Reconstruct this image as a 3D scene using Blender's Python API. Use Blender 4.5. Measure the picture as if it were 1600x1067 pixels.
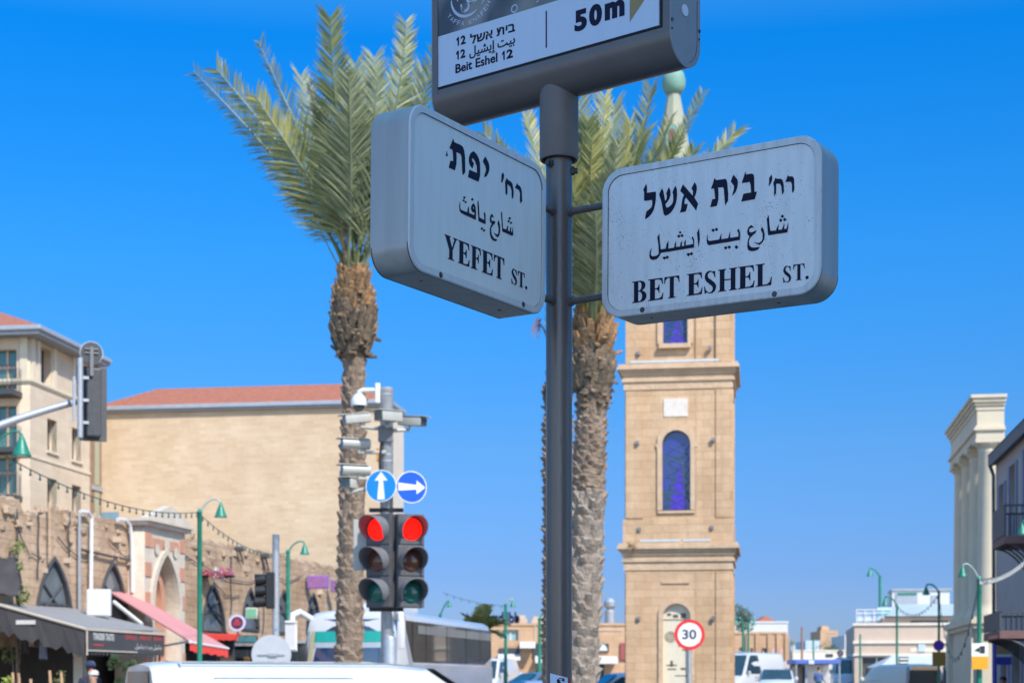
import bpy, bmesh, math, random
from mathutils import Vector, Matrix
from math import radians as RAD, sin, cos, pi, sqrt, atan2
random.seed(7)
for o in list(bpy.data.objects): bpy.data.objects.remove(o)
S = bpy.context.scene
COL = S.collection

# ------------------------------------------------------------------ camera, sky, sun
CZ = 1.4            # eye height
F = 2600.0          # focal length in photo pixels (36 mm sensor = 1600 px)
HY = 1064.0         # photo row of the horizon
cam = bpy.data.cameras.new('camera'); camo = bpy.data.objects.new('camera', cam); COL.objects.link(camo)
camo.location = (0, 0, CZ); camo.rotation_euler = (pi/2, 0, 0)
cam.sensor_width = 36; cam.lens = 36*F/1600
cam.shift_x = 0; cam.shift_y = (HY-533.5)/1600
cam.clip_start = 0.1; cam.clip_end = 6000
cam.dof.use_dof = True; cam.dof.focus_distance = 4.75; cam.dof.aperture_fstop = 7.5
S.camera = camo

SUN_AZ = RAD(34); SUN_EL = RAD(45)      # sun behind the camera, to its right
sun_dir = Vector((sin(SUN_AZ)*cos(SUN_EL), -cos(SUN_AZ)*cos(SUN_EL), sin(SUN_EL)))
sl = bpy.data.lights.new('sun', 'SUN'); sl.energy = 3.9; sl.angle = RAD(0.5); sl.color = (1.0, 0.93, 0.83)
so = bpy.data.objects.new('sun', sl); COL.objects.link(so)
so.rotation_euler = (-sun_dir).to_track_quat('-Z', 'Y').to_euler(); so.location = (20, -20, 40)
W = bpy.data.worlds.new('World'); S.world = W; W.use_nodes = True
wn = W.node_tree; wn.nodes.clear()
sky = wn.nodes.new('ShaderNodeTexSky'); sky.sky_type = 'NISHITA'; sky.sun_disc = False
sky.sun_elevation = SUN_EL; sky.sun_rotation = pi-SUN_AZ
sky.altitude = 0; sky.air_density = 1.0; sky.dust_density = 0.3; sky.ozone_density = 4.0
hsv = wn.nodes.new('ShaderNodeHueSaturation'); hsv.inputs['Saturation'].default_value = 1.3; hsv.inputs['Value'].default_value = 1.0
bg = wn.nodes.new('ShaderNodeBackground'); bg.inputs['Strength'].default_value = 0.15
out = wn.nodes.new('ShaderNodeOutputWorld')
# sky tint by height: deep blue low down, overhead boosted to lift the shade
wtc = wn.nodes.new('ShaderNodeTexCoord'); wsx = wn.nodes.new('ShaderNodeSeparateXYZ'); wrp = wn.nodes.new('ShaderNodeValToRGB'); wmx = wn.nodes.new('ShaderNodeMix')
wmx.data_type = 'RGBA'; wmx.blend_type = 'MULTIPLY'; wmx.inputs['Factor'].default_value = 1.0
wn.links.new(wtc.outputs['Generated'], wsx.inputs[0]); wn.links.new(wsx.outputs['Z'], wrp.inputs[0])
SKY = [(0.0, (.24, .30, .56)), (.063, (.24, .32, .58)), (.139, (.31, .46, .65)), (.247, (.22, .64, .86)), (.36, (.04, .70, 1.0)), (.5, (1.9, 1.7, 1.4)), (.8, (5.0, 3.1, 2.0))]
while len(wrp.color_ramp.elements) < len(SKY): wrp.color_ramp.elements.new(.5)
for e, (p, c) in zip(wrp.color_ramp.elements, SKY): e.position = p; e.color = (*c, 1)
# sky behind the camera tinted brighter and paler, added to lift the shaded signs
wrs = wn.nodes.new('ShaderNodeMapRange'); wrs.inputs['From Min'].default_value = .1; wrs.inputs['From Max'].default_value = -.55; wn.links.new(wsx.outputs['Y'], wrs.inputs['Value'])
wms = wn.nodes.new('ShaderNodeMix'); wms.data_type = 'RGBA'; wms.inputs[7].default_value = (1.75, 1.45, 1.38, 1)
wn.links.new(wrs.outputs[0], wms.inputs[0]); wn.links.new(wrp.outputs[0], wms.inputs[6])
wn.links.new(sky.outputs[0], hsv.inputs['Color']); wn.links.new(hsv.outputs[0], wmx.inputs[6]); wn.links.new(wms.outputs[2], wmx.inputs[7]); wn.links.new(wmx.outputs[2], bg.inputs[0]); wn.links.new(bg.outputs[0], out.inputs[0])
S.view_settings.view_transform = 'Standard'; S.view_settings.look = 'None'
S.view_settings.exposure = 0.5; S.view_settings.gamma = 1.0
S.render.engine = 'CYCLES'
S.cycles.use_denoising = True
S.cycles.max_bounces = 6; S.cycles.diffuse_bounces = 3; S.cycles.glossy_bounces = 3; S.cycles.transmission_bounces = 4

STREET = RAD(-8.7)   # the street runs a little to the right of the view axis

def gz(d):           # the road climbs very gently beyond the square
    return max(0.0, min((d-55)*0.010, 4.0))
def at(px, py, d):   # a point of the photograph at depth d, in metres
    return Vector(((px-800)/F*d, d, CZ-(py-HY)/F*d))
def zat(py, d): return CZ-(py-HY)/F*d
def xat(px, d): return (px-800)/F*d

# ------------------------------------------------------------------ materials
MATS = {}
def mat(name, c, rough=0.6, metal=0.0, var=0.12, scale=5.0, bump=0.0, bscale=40.0, c2=None, emit=0.0, spec=0.5, coat=0.0, stretch=None):
    if name in MATS: return MATS[name]
    m = bpy.data.materials.new(name); m.use_nodes = True
    nt = m.node_tree; b = nt.nodes['Principled BSDF']
    tc = nt.nodes.new('ShaderNodeTexCoord'); mp = nt.nodes.new('ShaderNodeMapping')
    nt.links.new(tc.outputs['Object'], mp.inputs[0])
    if stretch: mp.inputs['Scale'].default_value = stretch
    n = nt.nodes.new('ShaderNodeTexNoise'); n.inputs['Scale'].default_value = scale; n.inputs['Detail'].default_value = 6; n.inputs['Roughness'].default_value = 0.65
    nt.links.new(mp.outputs[0], n.inputs['Vector'])
    r = nt.nodes.new('ShaderNodeValToRGB')
    lo = tuple(x*(1-var) for x in c) if c2 is None else tuple(c2)
    hi = tuple(min(1, x*(1+var)) for x in c) if c2 is None else tuple(c)
    r.color_ramp.elements[0].position = 0.3; r.color_ramp.elements[1].position = 0.7
    r.color_ramp.elements[0].color = (*lo, 1); r.color_ramp.elements[1].color = (*hi, 1)
    nt.links.new(n.outputs['Fac'], r.inputs[0]); nt.links.new(r.outputs[0], b.inputs['Base Color'])
    b.inputs['Roughness'].default_value = rough; b.inputs['Metallic'].default_value = metal
    b.inputs['Specular IOR Level'].default_value = spec; b.inputs['Coat Weight'].default_value = coat
    if emit:
        nt.links.new(r.outputs[0], b.inputs['Emission Color']); b.inputs['Emission Strength'].default_value = emit
    if bump:
        n2 = nt.nodes.new('ShaderNodeTexNoise'); n2.inputs['Scale'].default_value = bscale; n2.inputs['Detail'].default_value = 5
        nt.links.new(mp.outputs[0], n2.inputs['Vector'])
        bp = nt.nodes.new('ShaderNodeBump'); bp.inputs['Strength'].default_value = bump; bp.inputs['Distance'].default_value = 0.05
        nt.links.new(n2.outputs['Fac'], bp.inputs['Height']); nt.links.new(bp.outputs[0], b.inputs['Normal'])
    MATS[name] = m
    return m

def stone(name, c, c2, mortar, bw=0.6, bh=0.28, msize=0.012, rough=0.9, var=0.35, bump=0.4, squash=1.0, patch=None, streak=None):
    sk = var if streak is None else streak
    if name in MATS: return MATS[name]
    m = bpy.data.materials.new(name); m.use_nodes = True
    nt = m.node_tree; b = nt.nodes['Principled BSDF']; L = nt.links.new
    tc = nt.nodes.new('ShaderNodeTexCoord'); sx = nt.nodes.new('ShaderNodeSeparateXYZ'); L(tc.outputs['Object'], sx.inputs[0])
    ad = nt.nodes.new('ShaderNodeMath'); ad.operation = 'ADD'; L(sx.outputs['X'], ad.inputs[0]); L(sx.outputs['Y'], ad.inputs[1])
    cb = nt.nodes.new('ShaderNodeCombineXYZ'); L(ad.outputs[0], cb.inputs['X']); L(sx.outputs['Z'], cb.inputs['Y'])
    br = nt.nodes.new('ShaderNodeTexBrick'); L(cb.outputs[0], br.inputs['Vector'])
    br.inputs['Scale'].default_value = 1.0; br.inputs['Brick Width'].default_value = bw; br.inputs['Row Height'].default_value = bh
    br.inputs['Mortar Size'].default_value = msize; br.inputs['Mortar Smooth'].default_value = 0.3; br.inputs['Bias'].default_value = 0.0
    br.inputs['Color1'].default_value = (*c, 1); br.inputs['Color2'].default_value = (*c2, 1); br.inputs['Mortar'].default_value = (*mortar, 1)
    n = nt.nodes.new('ShaderNodeTexNoise'); n.inputs['Scale'].default_value = 0.55; n.inputs['Detail'].default_value = 8; n.inputs['Roughness'].default_value = 0.7
    L(tc.outputs['Object'], n.inputs['Vector'])
    r = nt.nodes.new('ShaderNodeValToRGB'); r.color_ramp.elements[0].position = 0.32; r.color_ramp.elements[1].position = 0.68
    p = patch or (1-var*0.6, 1-var*0.8, 1-var)
    r.color_ramp.elements[0].color = (*p, 1); r.color_ramp.elements[1].color = (1+var*0.15, 1+var*0.15, 1+var*0.2, 1)
    L(n.outputs['Fac'], r.inputs[0])
    mx = nt.nodes.new('ShaderNodeMix'); mx.data_type = 'RGBA'; mx.blend_type = 'MULTIPLY'; mx.inputs['Factor'].default_value = 1.0
    L(br.outputs['Color'], mx.inputs[6]); L(r.outputs[0], mx.inputs[7])
    ms = nt.nodes.new('ShaderNodeMapping'); ms.inputs['Scale'].default_value = (1.6, 1.6, .16); L(tc.outputs['Object'], ms.inputs[0])
    ns = nt.nodes.new('ShaderNodeTexNoise'); ns.inputs['Scale'].default_value = 1.4; ns.inputs['Detail'].default_value = 7; ns.inputs['Roughness'].default_value = .7; L(ms.outputs[0], ns.inputs['Vector'])
    rs_ = nt.nodes.new('ShaderNodeValToRGB'); rs_.color_ramp.elements[0].position = .33; rs_.color_ramp.elements[1].position = .56; L(ns.outputs['Fac'], rs_.inputs[0])
    rs_.color_ramp.elements[0].color = (1-sk*.55, 1-sk*.62, 1-sk*.66, 1); rs_.color_ramp.elements[1].color = (1, 1, 1, 1)
    m3 = nt.nodes.new('ShaderNodeMix'); m3.data_type = 'RGBA'; m3.blend_type = 'MULTIPLY'; m3.inputs['Factor'].default_value = 1.0
    L(mx.outputs[2], m3.inputs[6]); L(rs_.outputs[0], m3.inputs[7]); L(m3.outputs[2], b.inputs['Base Color'])
    b.inputs['Roughness'].default_value = rough; b.inputs['Specular IOR Level'].default_value = 0.2
    n2 = nt.nodes.new('ShaderNodeTexNoise'); n2.inputs['Scale'].default_value = 7; n2.inputs['Detail'].default_value = 7; L(tc.outputs['Object'], n2.inputs['Vector'])
    sb = nt.nodes.new('ShaderNodeMath'); sb.operation = 'SUBTRACT'; L(n2.outputs['Fac'], sb.inputs[0]); L(br.outputs['Fac'], sb.inputs[1])
    bp = nt.nodes.new('ShaderNodeBump'); bp.inputs['Strength'].default_value = bump; bp.inputs['Distance'].default_value = 0.03
    L(sb.outputs[0], bp.inputs['Height']); L(bp.outputs[0], b.inputs['Normal'])
    MATS[name] = m
    return m

def weathered(name, c, speck, rough=0.45, dens=0.62, streak=0.10):
    """painted or plastic sign face with fine dirt specks and faint vertical streaks"""
    if name in MATS: return MATS[name]
    m = bpy.data.materials.new(name); m.use_nodes = True
    nt = m.node_tree; b = nt.nodes['Principled BSDF']; L = nt.links.new
    tc = nt.nodes.new('ShaderNodeTexCoord')
    mp = nt.nodes.new('ShaderNodeMapping'); mp.inputs['Scale'].default_value = (1, 1, 0.12); L(tc.outputs['Object'], mp.inputs[0])
    n = nt.nodes.new('ShaderNodeTexNoise'); n.inputs['Scale'].default_value = 45; n.inputs['Detail'].default_value = 4; L(mp.outputs[0], n.inputs['Vector'])
    r = nt.nodes.new('ShaderNodeValToRGB'); r.color_ramp.elements[0].position = 0.3; r.color_ramp.elements[1].position = 0.65
    r.color_ramp.elements[0].color = (*[x*(1-streak) for x in c], 1); r.color_ramp.elements[1].color = (*c, 1); L(n.outputs['Fac'], r.inputs[0])
    mp2 = nt.nodes.new('ShaderNodeMapping'); mp2.inputs['Scale'].default_value = (1, 1, 0.55); L(tc.outputs['Object'], mp2.inputs[0])
    n2 = nt.nodes.new('ShaderNodeTexNoise'); n2.inputs['Scale'].default_value = 380; n2.inputs['Detail'].default_value = 2; L(mp2.outputs[0], n2.inputs['Vector'])
    n3 = nt.nodes.new('ShaderNodeTexNoise'); n3.inputs['Scale'].default_value = 9; n3.inputs['Detail'].default_value = 3; L(tc.outputs['Object'], n3.inputs['Vector'])
    mu = nt.nodes.new('ShaderNodeMath'); mu.operation = 'MULTIPLY_ADD'; L(n3.outputs['Fac'], mu.inputs[0]); mu.inputs[1].default_value = 0.25; L(n2.outputs['Fac'], mu.inputs[2])
    r2 = nt.nodes.new('ShaderNodeValToRGB'); r2.color_ramp.elements[0].position = dens+0.16; r2.color_ramp.elements[1].position = dens+0.22
    r2.color_ramp.elements[0].color = (0, 0, 0, 1); r2.color_ramp.elements[1].color = (1, 1, 1, 1); L(mu.outputs[0], r2.inputs[0])
    mx = nt.nodes.new('ShaderNodeMix'); mx.data_type = 'RGBA'; L(r2.outputs[0], mx.inputs[0]); L(r.outputs[0], mx.inputs[6]); mx.inputs[7].default_value = (*speck, 1)
    L(mx.outputs[2], b.inputs['Base Color']); b.inputs['Roughness'].default_value = rough
    MATS[name] = m
    return m

# ------------------------------------------------------------------ mesh building
class MB:
    def __init__(s): s.v = []; s.f = []
    def add(s, vs, fs):
        o = len(s.v); s.v += [tuple(x) for x in vs]; s.f += [[i+o for i in f] for f in fs]; return s
    def box(s, x0, x1, y0, y1, z0, z1, bev=0.0, M=None):
        if bev:
            bm = bmesh.new(); bmesh.ops.create_cube(bm, size=1)
            for v in bm.verts: v.co = Vector((x0+(v.co.x+.5)*(x1-x0), y0+(v.co.y+.5)*(y1-y0), z0+(v.co.z+.5)*(z1-z0)))
            bmesh.ops.bevel(bm, geom=list(bm.edges), offset=bev, segments=2, profile=.6, affect='EDGES')
            bm.verts.index_update(); vs = [v.co.copy() for v in bm.verts]; fs = [[v.index for v in f.verts] for f in bm.faces]; bm.free()
        else:
            vs = [Vector((x, y, z)) for x in (x0, x1) for y in (y0, y1) for z in (z0, z1)]
            fs = [[0, 1, 3, 2], [4, 6, 7, 5], [0, 4, 5, 1], [2, 3, 7, 6], [0, 2, 6, 4], [1, 5, 7, 3]]
        if M: vs = [M @ v for v in vs]
        return s.add(vs, fs)
    def quad(s, *p): return s.add(p, [list(range(len(p)))])
    def tube(s, pts, rad, n=10, cap=True):
        pts = [Vector(p) for p in pts]; k = len(pts)
        if not hasattr(rad, '__len__'): rad = [rad]*k
        vs = []; ref = None
        for i, p in enumerate(pts):
            t = (pts[min(i+1, k-1)]-pts[max(i-1, 0)]).normalized()
            if ref is None:
                ref = t.orthogonal().normalized()
            a = (ref - t*ref.dot(t)); a = a.normalized() if a.length > 1e-6 else t.orthogonal().normalized(); ref = a
            b = t.cross(a)
            vs += [p+(a*cos(2*pi*j/n)+b*sin(2*pi*j/n))*rad[i] for j in range(n)]
        fs = [[i*n+j, i*n+(j+1) % n, (i+1)*n+(j+1) % n, (i+1)*n+j] for i in range(k-1) for j in range(n)]
        if cap: fs += [list(range(n))[::-1], [(k-1)*n+j for j in range(n)]]
        return s.add(vs, fs)
    def cyl(s, p0, p1, r, r1=None, n=16): return s.tube([p0, p1], [r, r if r1 is None else r1], n)
    def lathe(s, prof, n=24, c=(0, 0, 0)):
        c = Vector(c); vs = [c+Vector((r*cos(2*pi*j/n), r*sin(2*pi*j/n), z)) for r, z in prof for j in range(n)]
        k = len(prof); fs = [[i*n+j, i*n+(j+1) % n, (i+1)*n+(j+1) % n, (i+1)*n+j] for i in range(k-1) for j in range(n)]
        if prof[0][0] > 1e-6: fs.append(list(range(n))[::-1])
        if prof[-1][0] > 1e-6: fs.append([(k-1)*n+j for j in range(n)])
        return s.add(vs, fs)
    def prism(s, poly, fn, a, b):
        """poly of 2-d points, fn(p, t) -> 3-d point, extruded from t=a to t=b"""
        k = len(poly); vs = [fn(p, a) for p in poly]+[fn(p, b) for p in poly]
        fs = [list(range(k))[::-1], [k+i for i in range(k)]]+[[i, (i+1) % k, k+(i+1) % k, k+i] for i in range(k)]
        return s.add(vs, fs)
    def ball(s, c, r, n=12, m=8, sx=1, sy=1, sz=1):
        c = Vector(c); vs = []
        for i in range(m+1):
            th = pi*i/m
            for j in range(n):
                vs.append(c+Vector((r*sx*sin(th)*cos(2*pi*j/n), r*sy*sin(th)*sin(2*pi*j/n), r*sz*cos(th))))
        fs = [[i*n+j, (i+1)*n+j, (i+1)*n+(j+1) % n, i*n+(j+1) % n] for i in range(m) for j in range(n)]
        return s.add(vs, fs)
    def build(s, name, m, parent=None, smooth=None, label=None, loc=None, rz=None, kind=None):
        me = bpy.data.meshes.new(name); me.from_pydata([tuple(v) for v in s.v], [], s.f); me.update()
        bm = bmesh.new(); bm.from_mesh(me); bmesh.ops.remove_doubles(bm, verts=bm.verts, dist=1e-5) if len(bm.verts) < 60000 else None
        bmesh.ops.recalc_face_normals(bm, faces=bm.faces); bm.to_mesh(me); bm.free()
        if smooth is not None:
            me.shade_smooth(); me.set_sharp_from_angle(angle=RAD(smooth))
        me.materials.append(m)
        o = bpy.data.objects.new(name, me); COL.objects.link(o)
        if parent: o.parent = parent
        if label: o['label'] = label
        if loc is not None: o.location = loc
        if rz is not None: o.rotation_euler = (0, 0, rz)
        if kind: o['kind'] = kind
        return o

def thing(name, label, cat, loc=(0, 0, 0), rz=0.0, group=None):
    o = bpy.data.objects.new(name, None); COL.objects.link(o); o.empty_display_size = 0.2
    o.location = loc; o.rotation_euler = (0, 0, rz); o['label'] = label; o['category'] = cat
    if group: o['group'] = group
    return o
def tag(o, label, cat, group=None):
    o['label'] = label; o['category'] = cat
    if group: o['group'] = group
    return o
def local(root, p):      # world point -> the root's frame
    M = Matrix.Translation(root.location) @ root.rotation_euler.to_matrix().to_4x4()
    return M.inverted() @ Vector(p)
def dup(root, loc, rz=None, label=None, group=None):
    r = root.copy(); COL.objects.link(r); r.location = loc
    if rz is not None: r.rotation_euler = (0, 0, rz)
    if label: r['label'] = label
    if group: r['group'] = group
    for ch in list(root.children):
        c = ch.copy(); COL.objects.link(c); c.parent = r
        for g in ch.children:
            d = g.copy(); COL.objects.link(d); d.parent = c
    return r

def polys_mesh(name, polys, m, parent, to3, ext=0.0006):
    """filled 2-d outlines (even-odd, so holes work) laid on a plane: to3(u, v, t)"""
    cu = bpy.data.curves.new(name, 'CURVE'); cu.dimensions = '2D'; cu.fill_mode = 'BOTH'; cu.extrude = ext
    for p in polys:
        sp = cu.splines.new('POLY'); sp.points.add(len(p)-1); sp.use_cyclic_u = True
        for i, q in enumerate(p): sp.points[i].co = (q[0], q[1], 0, 1)
    tmp = bpy.data.objects.new(name, cu); COL.objects.link(tmp); bpy.context.view_layer.update()
    me = bpy.data.meshes.new_from_object(tmp); bpy.data.objects.remove(tmp); bpy.data.curves.remove(cu)
    for v in me.vertices: v.co = to3(v.co.x, v.co.y, v.co.z)
    me.materials.clear(); me.materials.append(m); me.update()
    o = bpy.data.objects.new(name, me); COL.objects.link(o); o.parent = parent
    return o
def text_mesh(name, s, m, parent, to3, u0, u1, v0, v1, ext=0.0006, bold=0.0):
    """built-in font lettering fitted into the box u0..u1, v0..v1"""
    cu = bpy.data.curves.new(name, 'FONT'); cu.body = s; cu.extrude = 0.01; cu.offset = bold; cu.resolution_u = 4
    tmp = bpy.data.objects.new(name, cu); COL.objects.link(tmp); bpy.context.view_layer.update()
    me = bpy.data.meshes.new_from_object(tmp); bpy.data.objects.remove(tmp); bpy.data.curves.remove(cu)
    xs = [v.co.x for v in me.vertices]; ys = [v.co.y for v in me.vertices]
    a, b, c, d = min(xs), max(xs), min(ys), max(ys)
    for v in me.vertices:
        v.co = to3(u0+(v.co.x-a)/(b-a)*(u1-u0), v0+(v.co.y-c)/(d-c)*(v1-v0), v.co.z/0.01*ext)
    me.materials.clear(); me.materials.append(m); me.update()
    o = bpy.data.objects.new(name, me); COL.objects.link(o); o.parent = parent
    return o
def rrect(w, h, r, n=8):
    pts = []
    for cx, cy, a in ((w/2-r, h/2-r, 0), (-w/2+r, h/2-r, 90), (-w/2+r, -h/2+r, 180), (w/2-r, -h/2+r, 270)):
        for i in range(n+1):
            t = RAD(a+90*i/n); pts.append((cx+r*cos(t), cy+r*sin(t)))
    return pts

# ------------------------------------------------------------------ common materials
M_black = mat('black_plastic', (0.012, 0.013, 0.015), 0.5, var=0.3)
M_dark = mat('dark_grey_metal', (0.05, 0.055, 0.06), 0.5, 0.0, var=0.2, scale=12)
M_galv = mat('galvanised_steel', (0.42, 0.44, 0.46), 0.45, 0.5, var=0.12, scale=14)
M_white = mat('white_paint', (0.66, 0.67, 0.66), 0.35, var=0.05)
M_cream = mat('cream_plaster', (0.72, 0.66, 0.54), 0.8, var=0.08, scale=1.5)
M_green = mat('green_lamp_paint', (0.012, 0.20, 0.13), 0.4, var=0.2, scale=8)
M_glass = mat('dark_window_glass', (0.03, 0.04, 0.05), 0.08, var=0.3, scale=0.8, spec=0.8)
M_rubber = mat('tyre_rubber', (0.02, 0.02, 0.02), 0.85, var=0.2)
M_wood = mat('brown_timber', (0.20, 0.10, 0.05), 0.7, var=0.25, scale=9)
M_tile = mat('terracotta_roof_tiles', (0.39, 0.145, 0.088), 0.9, c2=(0.27, 0.092, 0.058), scale=5, bump=0.8, bscale=14)
M_chrome = mat('bright_rim_metal', (0.55, 0.56, 0.58), 0.25, 0.9, var=0.05)
M_red = mat('red_lamp_plastic', (0.45, 0.02, 0.015), 0.3, var=0.1)
M_lens = mat('clear_lamp_lens', (0.7, 0.72, 0.72), 0.15, var=0.05)
M_asphalt = mat('asphalt', (0.055, 0.055, 0.058), 0.9, var=0.25, scale=3, bump=0.3, bscale=90)
M_pave = mat('paving_slabs', (0.28, 0.26, 0.23), 0.9, var=0.15, scale=2, bump=0.2, bscale=30)
# ------------------------------------------------------------------ ground, road, pavements
def strip(name, m, xs0, xs1, z, ds, kind='structure'):
    b = MB()
    for i in range(len(ds)-1):
        a, c = ds[i], ds[i+1]
        b.quad((xs0(a), a, gz(a)+z), (xs1(a), a, gz(a)+z), (xs1(c), c, gz(c)+z), (xs0(c), c, gz(c)+z))
    return b.build(name, m, kind=kind)
DS = [-60, -20, 0, 10, 20, 30, 40, 50, 55, 70, 90, 120, 200, 300, 455, 700, 1500, 4000]
M_ground = mat('dusty_ground', (0.24, 0.21, 0.17), 0.95, var=0.15, scale=0.4)
strip('ground', M_ground, lambda d: -3000, lambda d: 3000, -0.16, DS)
axis = lambda d: d*0.153
strip('road', M_asphalt, lambda d: -7.2+axis(d)*1.15 if d > 8 else -40, lambda d: 8.2+axis(d) if d > 8 else 40, -0.13, DS[:-3])
def pavement(name, f0, f1, d0, d1):
    b = MB(); ds = [d for d in DS if d0 < d < d1]; ds = [d0]+ds+[d1]
    for i in range(len(ds)-1):
        a, c = ds[i], ds[i+1]
        p = [(f0(a), a), (f1(a), a), (f1(c), c), (f0(c), c)]
        top = [(x, y, gz(y)) for x, y in p]; bot = [(x, y, gz(y)-0.2) for x, y in p]
        b.add(top+bot, [[0, 1, 2, 3], [4, 7, 6, 5], [0, 4, 5, 1], [1, 5, 6, 2], [2, 6, 7, 3], [3, 7, 4, 0]])
    o = b.build(name, M_pave, kind='structure'); return o
pavement('pavement_by_the_arches', lambda d: -30, lambda d: -6.6+(d-24)*0.13, 24, 130)
pavement('pavement_by_the_colonnade', lambda d: 7.6+axis(d), lambda d: 40+axis(d), 24, 130)
pavement('pavement_under_the_signs', lambda d: -3.5, lambda d: 14, -12, 6.5)
pavement('palm_island', lambda d: -4.2, lambda d: 3.4, 22.8, 40)
pavement('tower_square', lambda d: 0.5, lambda d: 13, 55, 76)
mk = MB()
for i in range(26):
    d = 9+i*5.0
    if 22 < d < 42 or 54 < d < 77: continue
    x = axis(d)+0.6
    mk.quad((x, d, gz(d)-0.126), (x+.15, d, gz(d)-0.126), (x+.15+.33, d+2.2, gz(d+2.2)-0.126), (x+.33, d+2.2, gz(d+2.2)-0.126))
mk.build('road_markings', M_white, kind='structure')

# ------------------------------------------------------------------ street sign post
PX, PY = 0.1413, 5.0
M_pole = mat('dark_grey_pole_paint', (0.17, 0.135, 0.118), 0.28, 0.15, c2=(0.125, 0.10, 0.09), scale=7, bump=0.05, bscale=120, stretch=(1, 1, 0.15))
M_sleeve = mat('grey_sleeve_paint', (0.165, 0.14, 0.13), 0.5, 0.0, var=0.12, scale=9, bump=0.05, bscale=150)
post = thing('street_sign_post', 'slim dark grey round post carrying the street name signs and the lit direction box', 'post', (PX, PY, 0))
b = MB(); b.lathe([(0.0395, 0), (0.0395, 3.2)], 40); b.lathe([(0.11, 0), (0.11, 0.012), (0.05, 0.02), (0.0395, 0.02)], 24)
b.build('pole', M_pole, post, smooth=40)
Z = lambda z: z-0.2      # the post was measured for an eye height of 1.6 m
b = MB(); b.lathe([(0.041, Z(3.40)), (0.0425, Z(3.185)), (0.052, Z(3.163)), (0.0560, Z(3.163)), (0.0585, Z(3.168)), (0.0585, Z(3.42))], 44)
b.build('sleeve', M_sleeve, post, smooth=40)
for a, z in ((-2.3, 3.145), (-0.15, 3.13), (1.6, 3.145)):
    dx, dy = cos(a), sin(a); b = MB()
    b.cyl((dx*.035, dy*.035, Z(z)), (dx*.056, dy*.056, Z(z)), .0085, n=6); b.cyl((dx*.038, dy*.038, Z(z)), (dx*.047, dy*.047, Z(z)), .013, n=6)
    b.build('set_screw', M_dark, post)
YR, YL, YU = -0.565, 0.9948, -0.6508
for yaw, sg in ((YR, 1), (YL, -1)):
    for zz in (3.003, 2.735):
        b = MB(); ux, uy = cos(yaw)*sg, sin(yaw)*sg
        b.cyl((ux*.034, uy*.034, Z(zz)), (ux*.176, uy*.176, Z(zz)+.002*sg), .0105, n=16)
        b.lathe([(0.0, 0)], 3) if False else None
        b.cyl((ux*.034, uy*.034, Z(zz)), (ux*.046, uy*.046, Z(zz)), .0145, n=16)
        b.build('bracket_arm', M_pole, post, smooth=40)
# sticker near the foot of the visible pole
def wrap(z0, z1, a0, a1, r, tilt=0.0, n=10):
    b = MB()
    for i in range(n):
        p, q = a0+(a1-a0)*i/n, a0+(a1-a0)*(i+1)/n
        t0, t1 = tilt*(i/n), tilt*((i+1)/n)
        b.quad((r*cos(p), r*sin(p), z0+t0), (r*cos(q), r*sin(q), z0+t1), (r*cos(q), r*sin(q), z1+t1), (r*cos(p), r*sin(p), z1+t0))
    return b
M_stk = mat('pale_sticker', (0.62, 0.70, 0.80), 0.4, var=0.04)
M_ink = mat('navy_ink', (0.009, 0.009, 0.03), 0.6, var=0.2, spec=.2)
M_stkr = mat('red_sticker_edge', (0.5, 0.02, 0.02), 0.4, var=0.05)
z1s = zat(1051, 4.96)
st = wrap(z1s-0.09, z1s, -pi/2-0.75, -pi/2+0.68, 0.0403, tilt=-0.014).build('sticker', M_stk, post, smooth=40)
wrap(z1s-0.105, z1s-0.016, -pi/2+0.69, -pi/2+1.0, 0.0403, tilt=-0.004).build('sticker_edge', M_stkr, st)
def on_pole(r):
    return lambda u, v, t: Vector(((r+t)*sin(u/r), -(r+t)*cos(u/r), v))
text_mesh('sticker_letters', 'S', M_ink, st, on_pole(0.0409), -0.008, 0.0165, z1s-0.052, z1s-0.014, ext=0.0003, bold=0.03)

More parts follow.
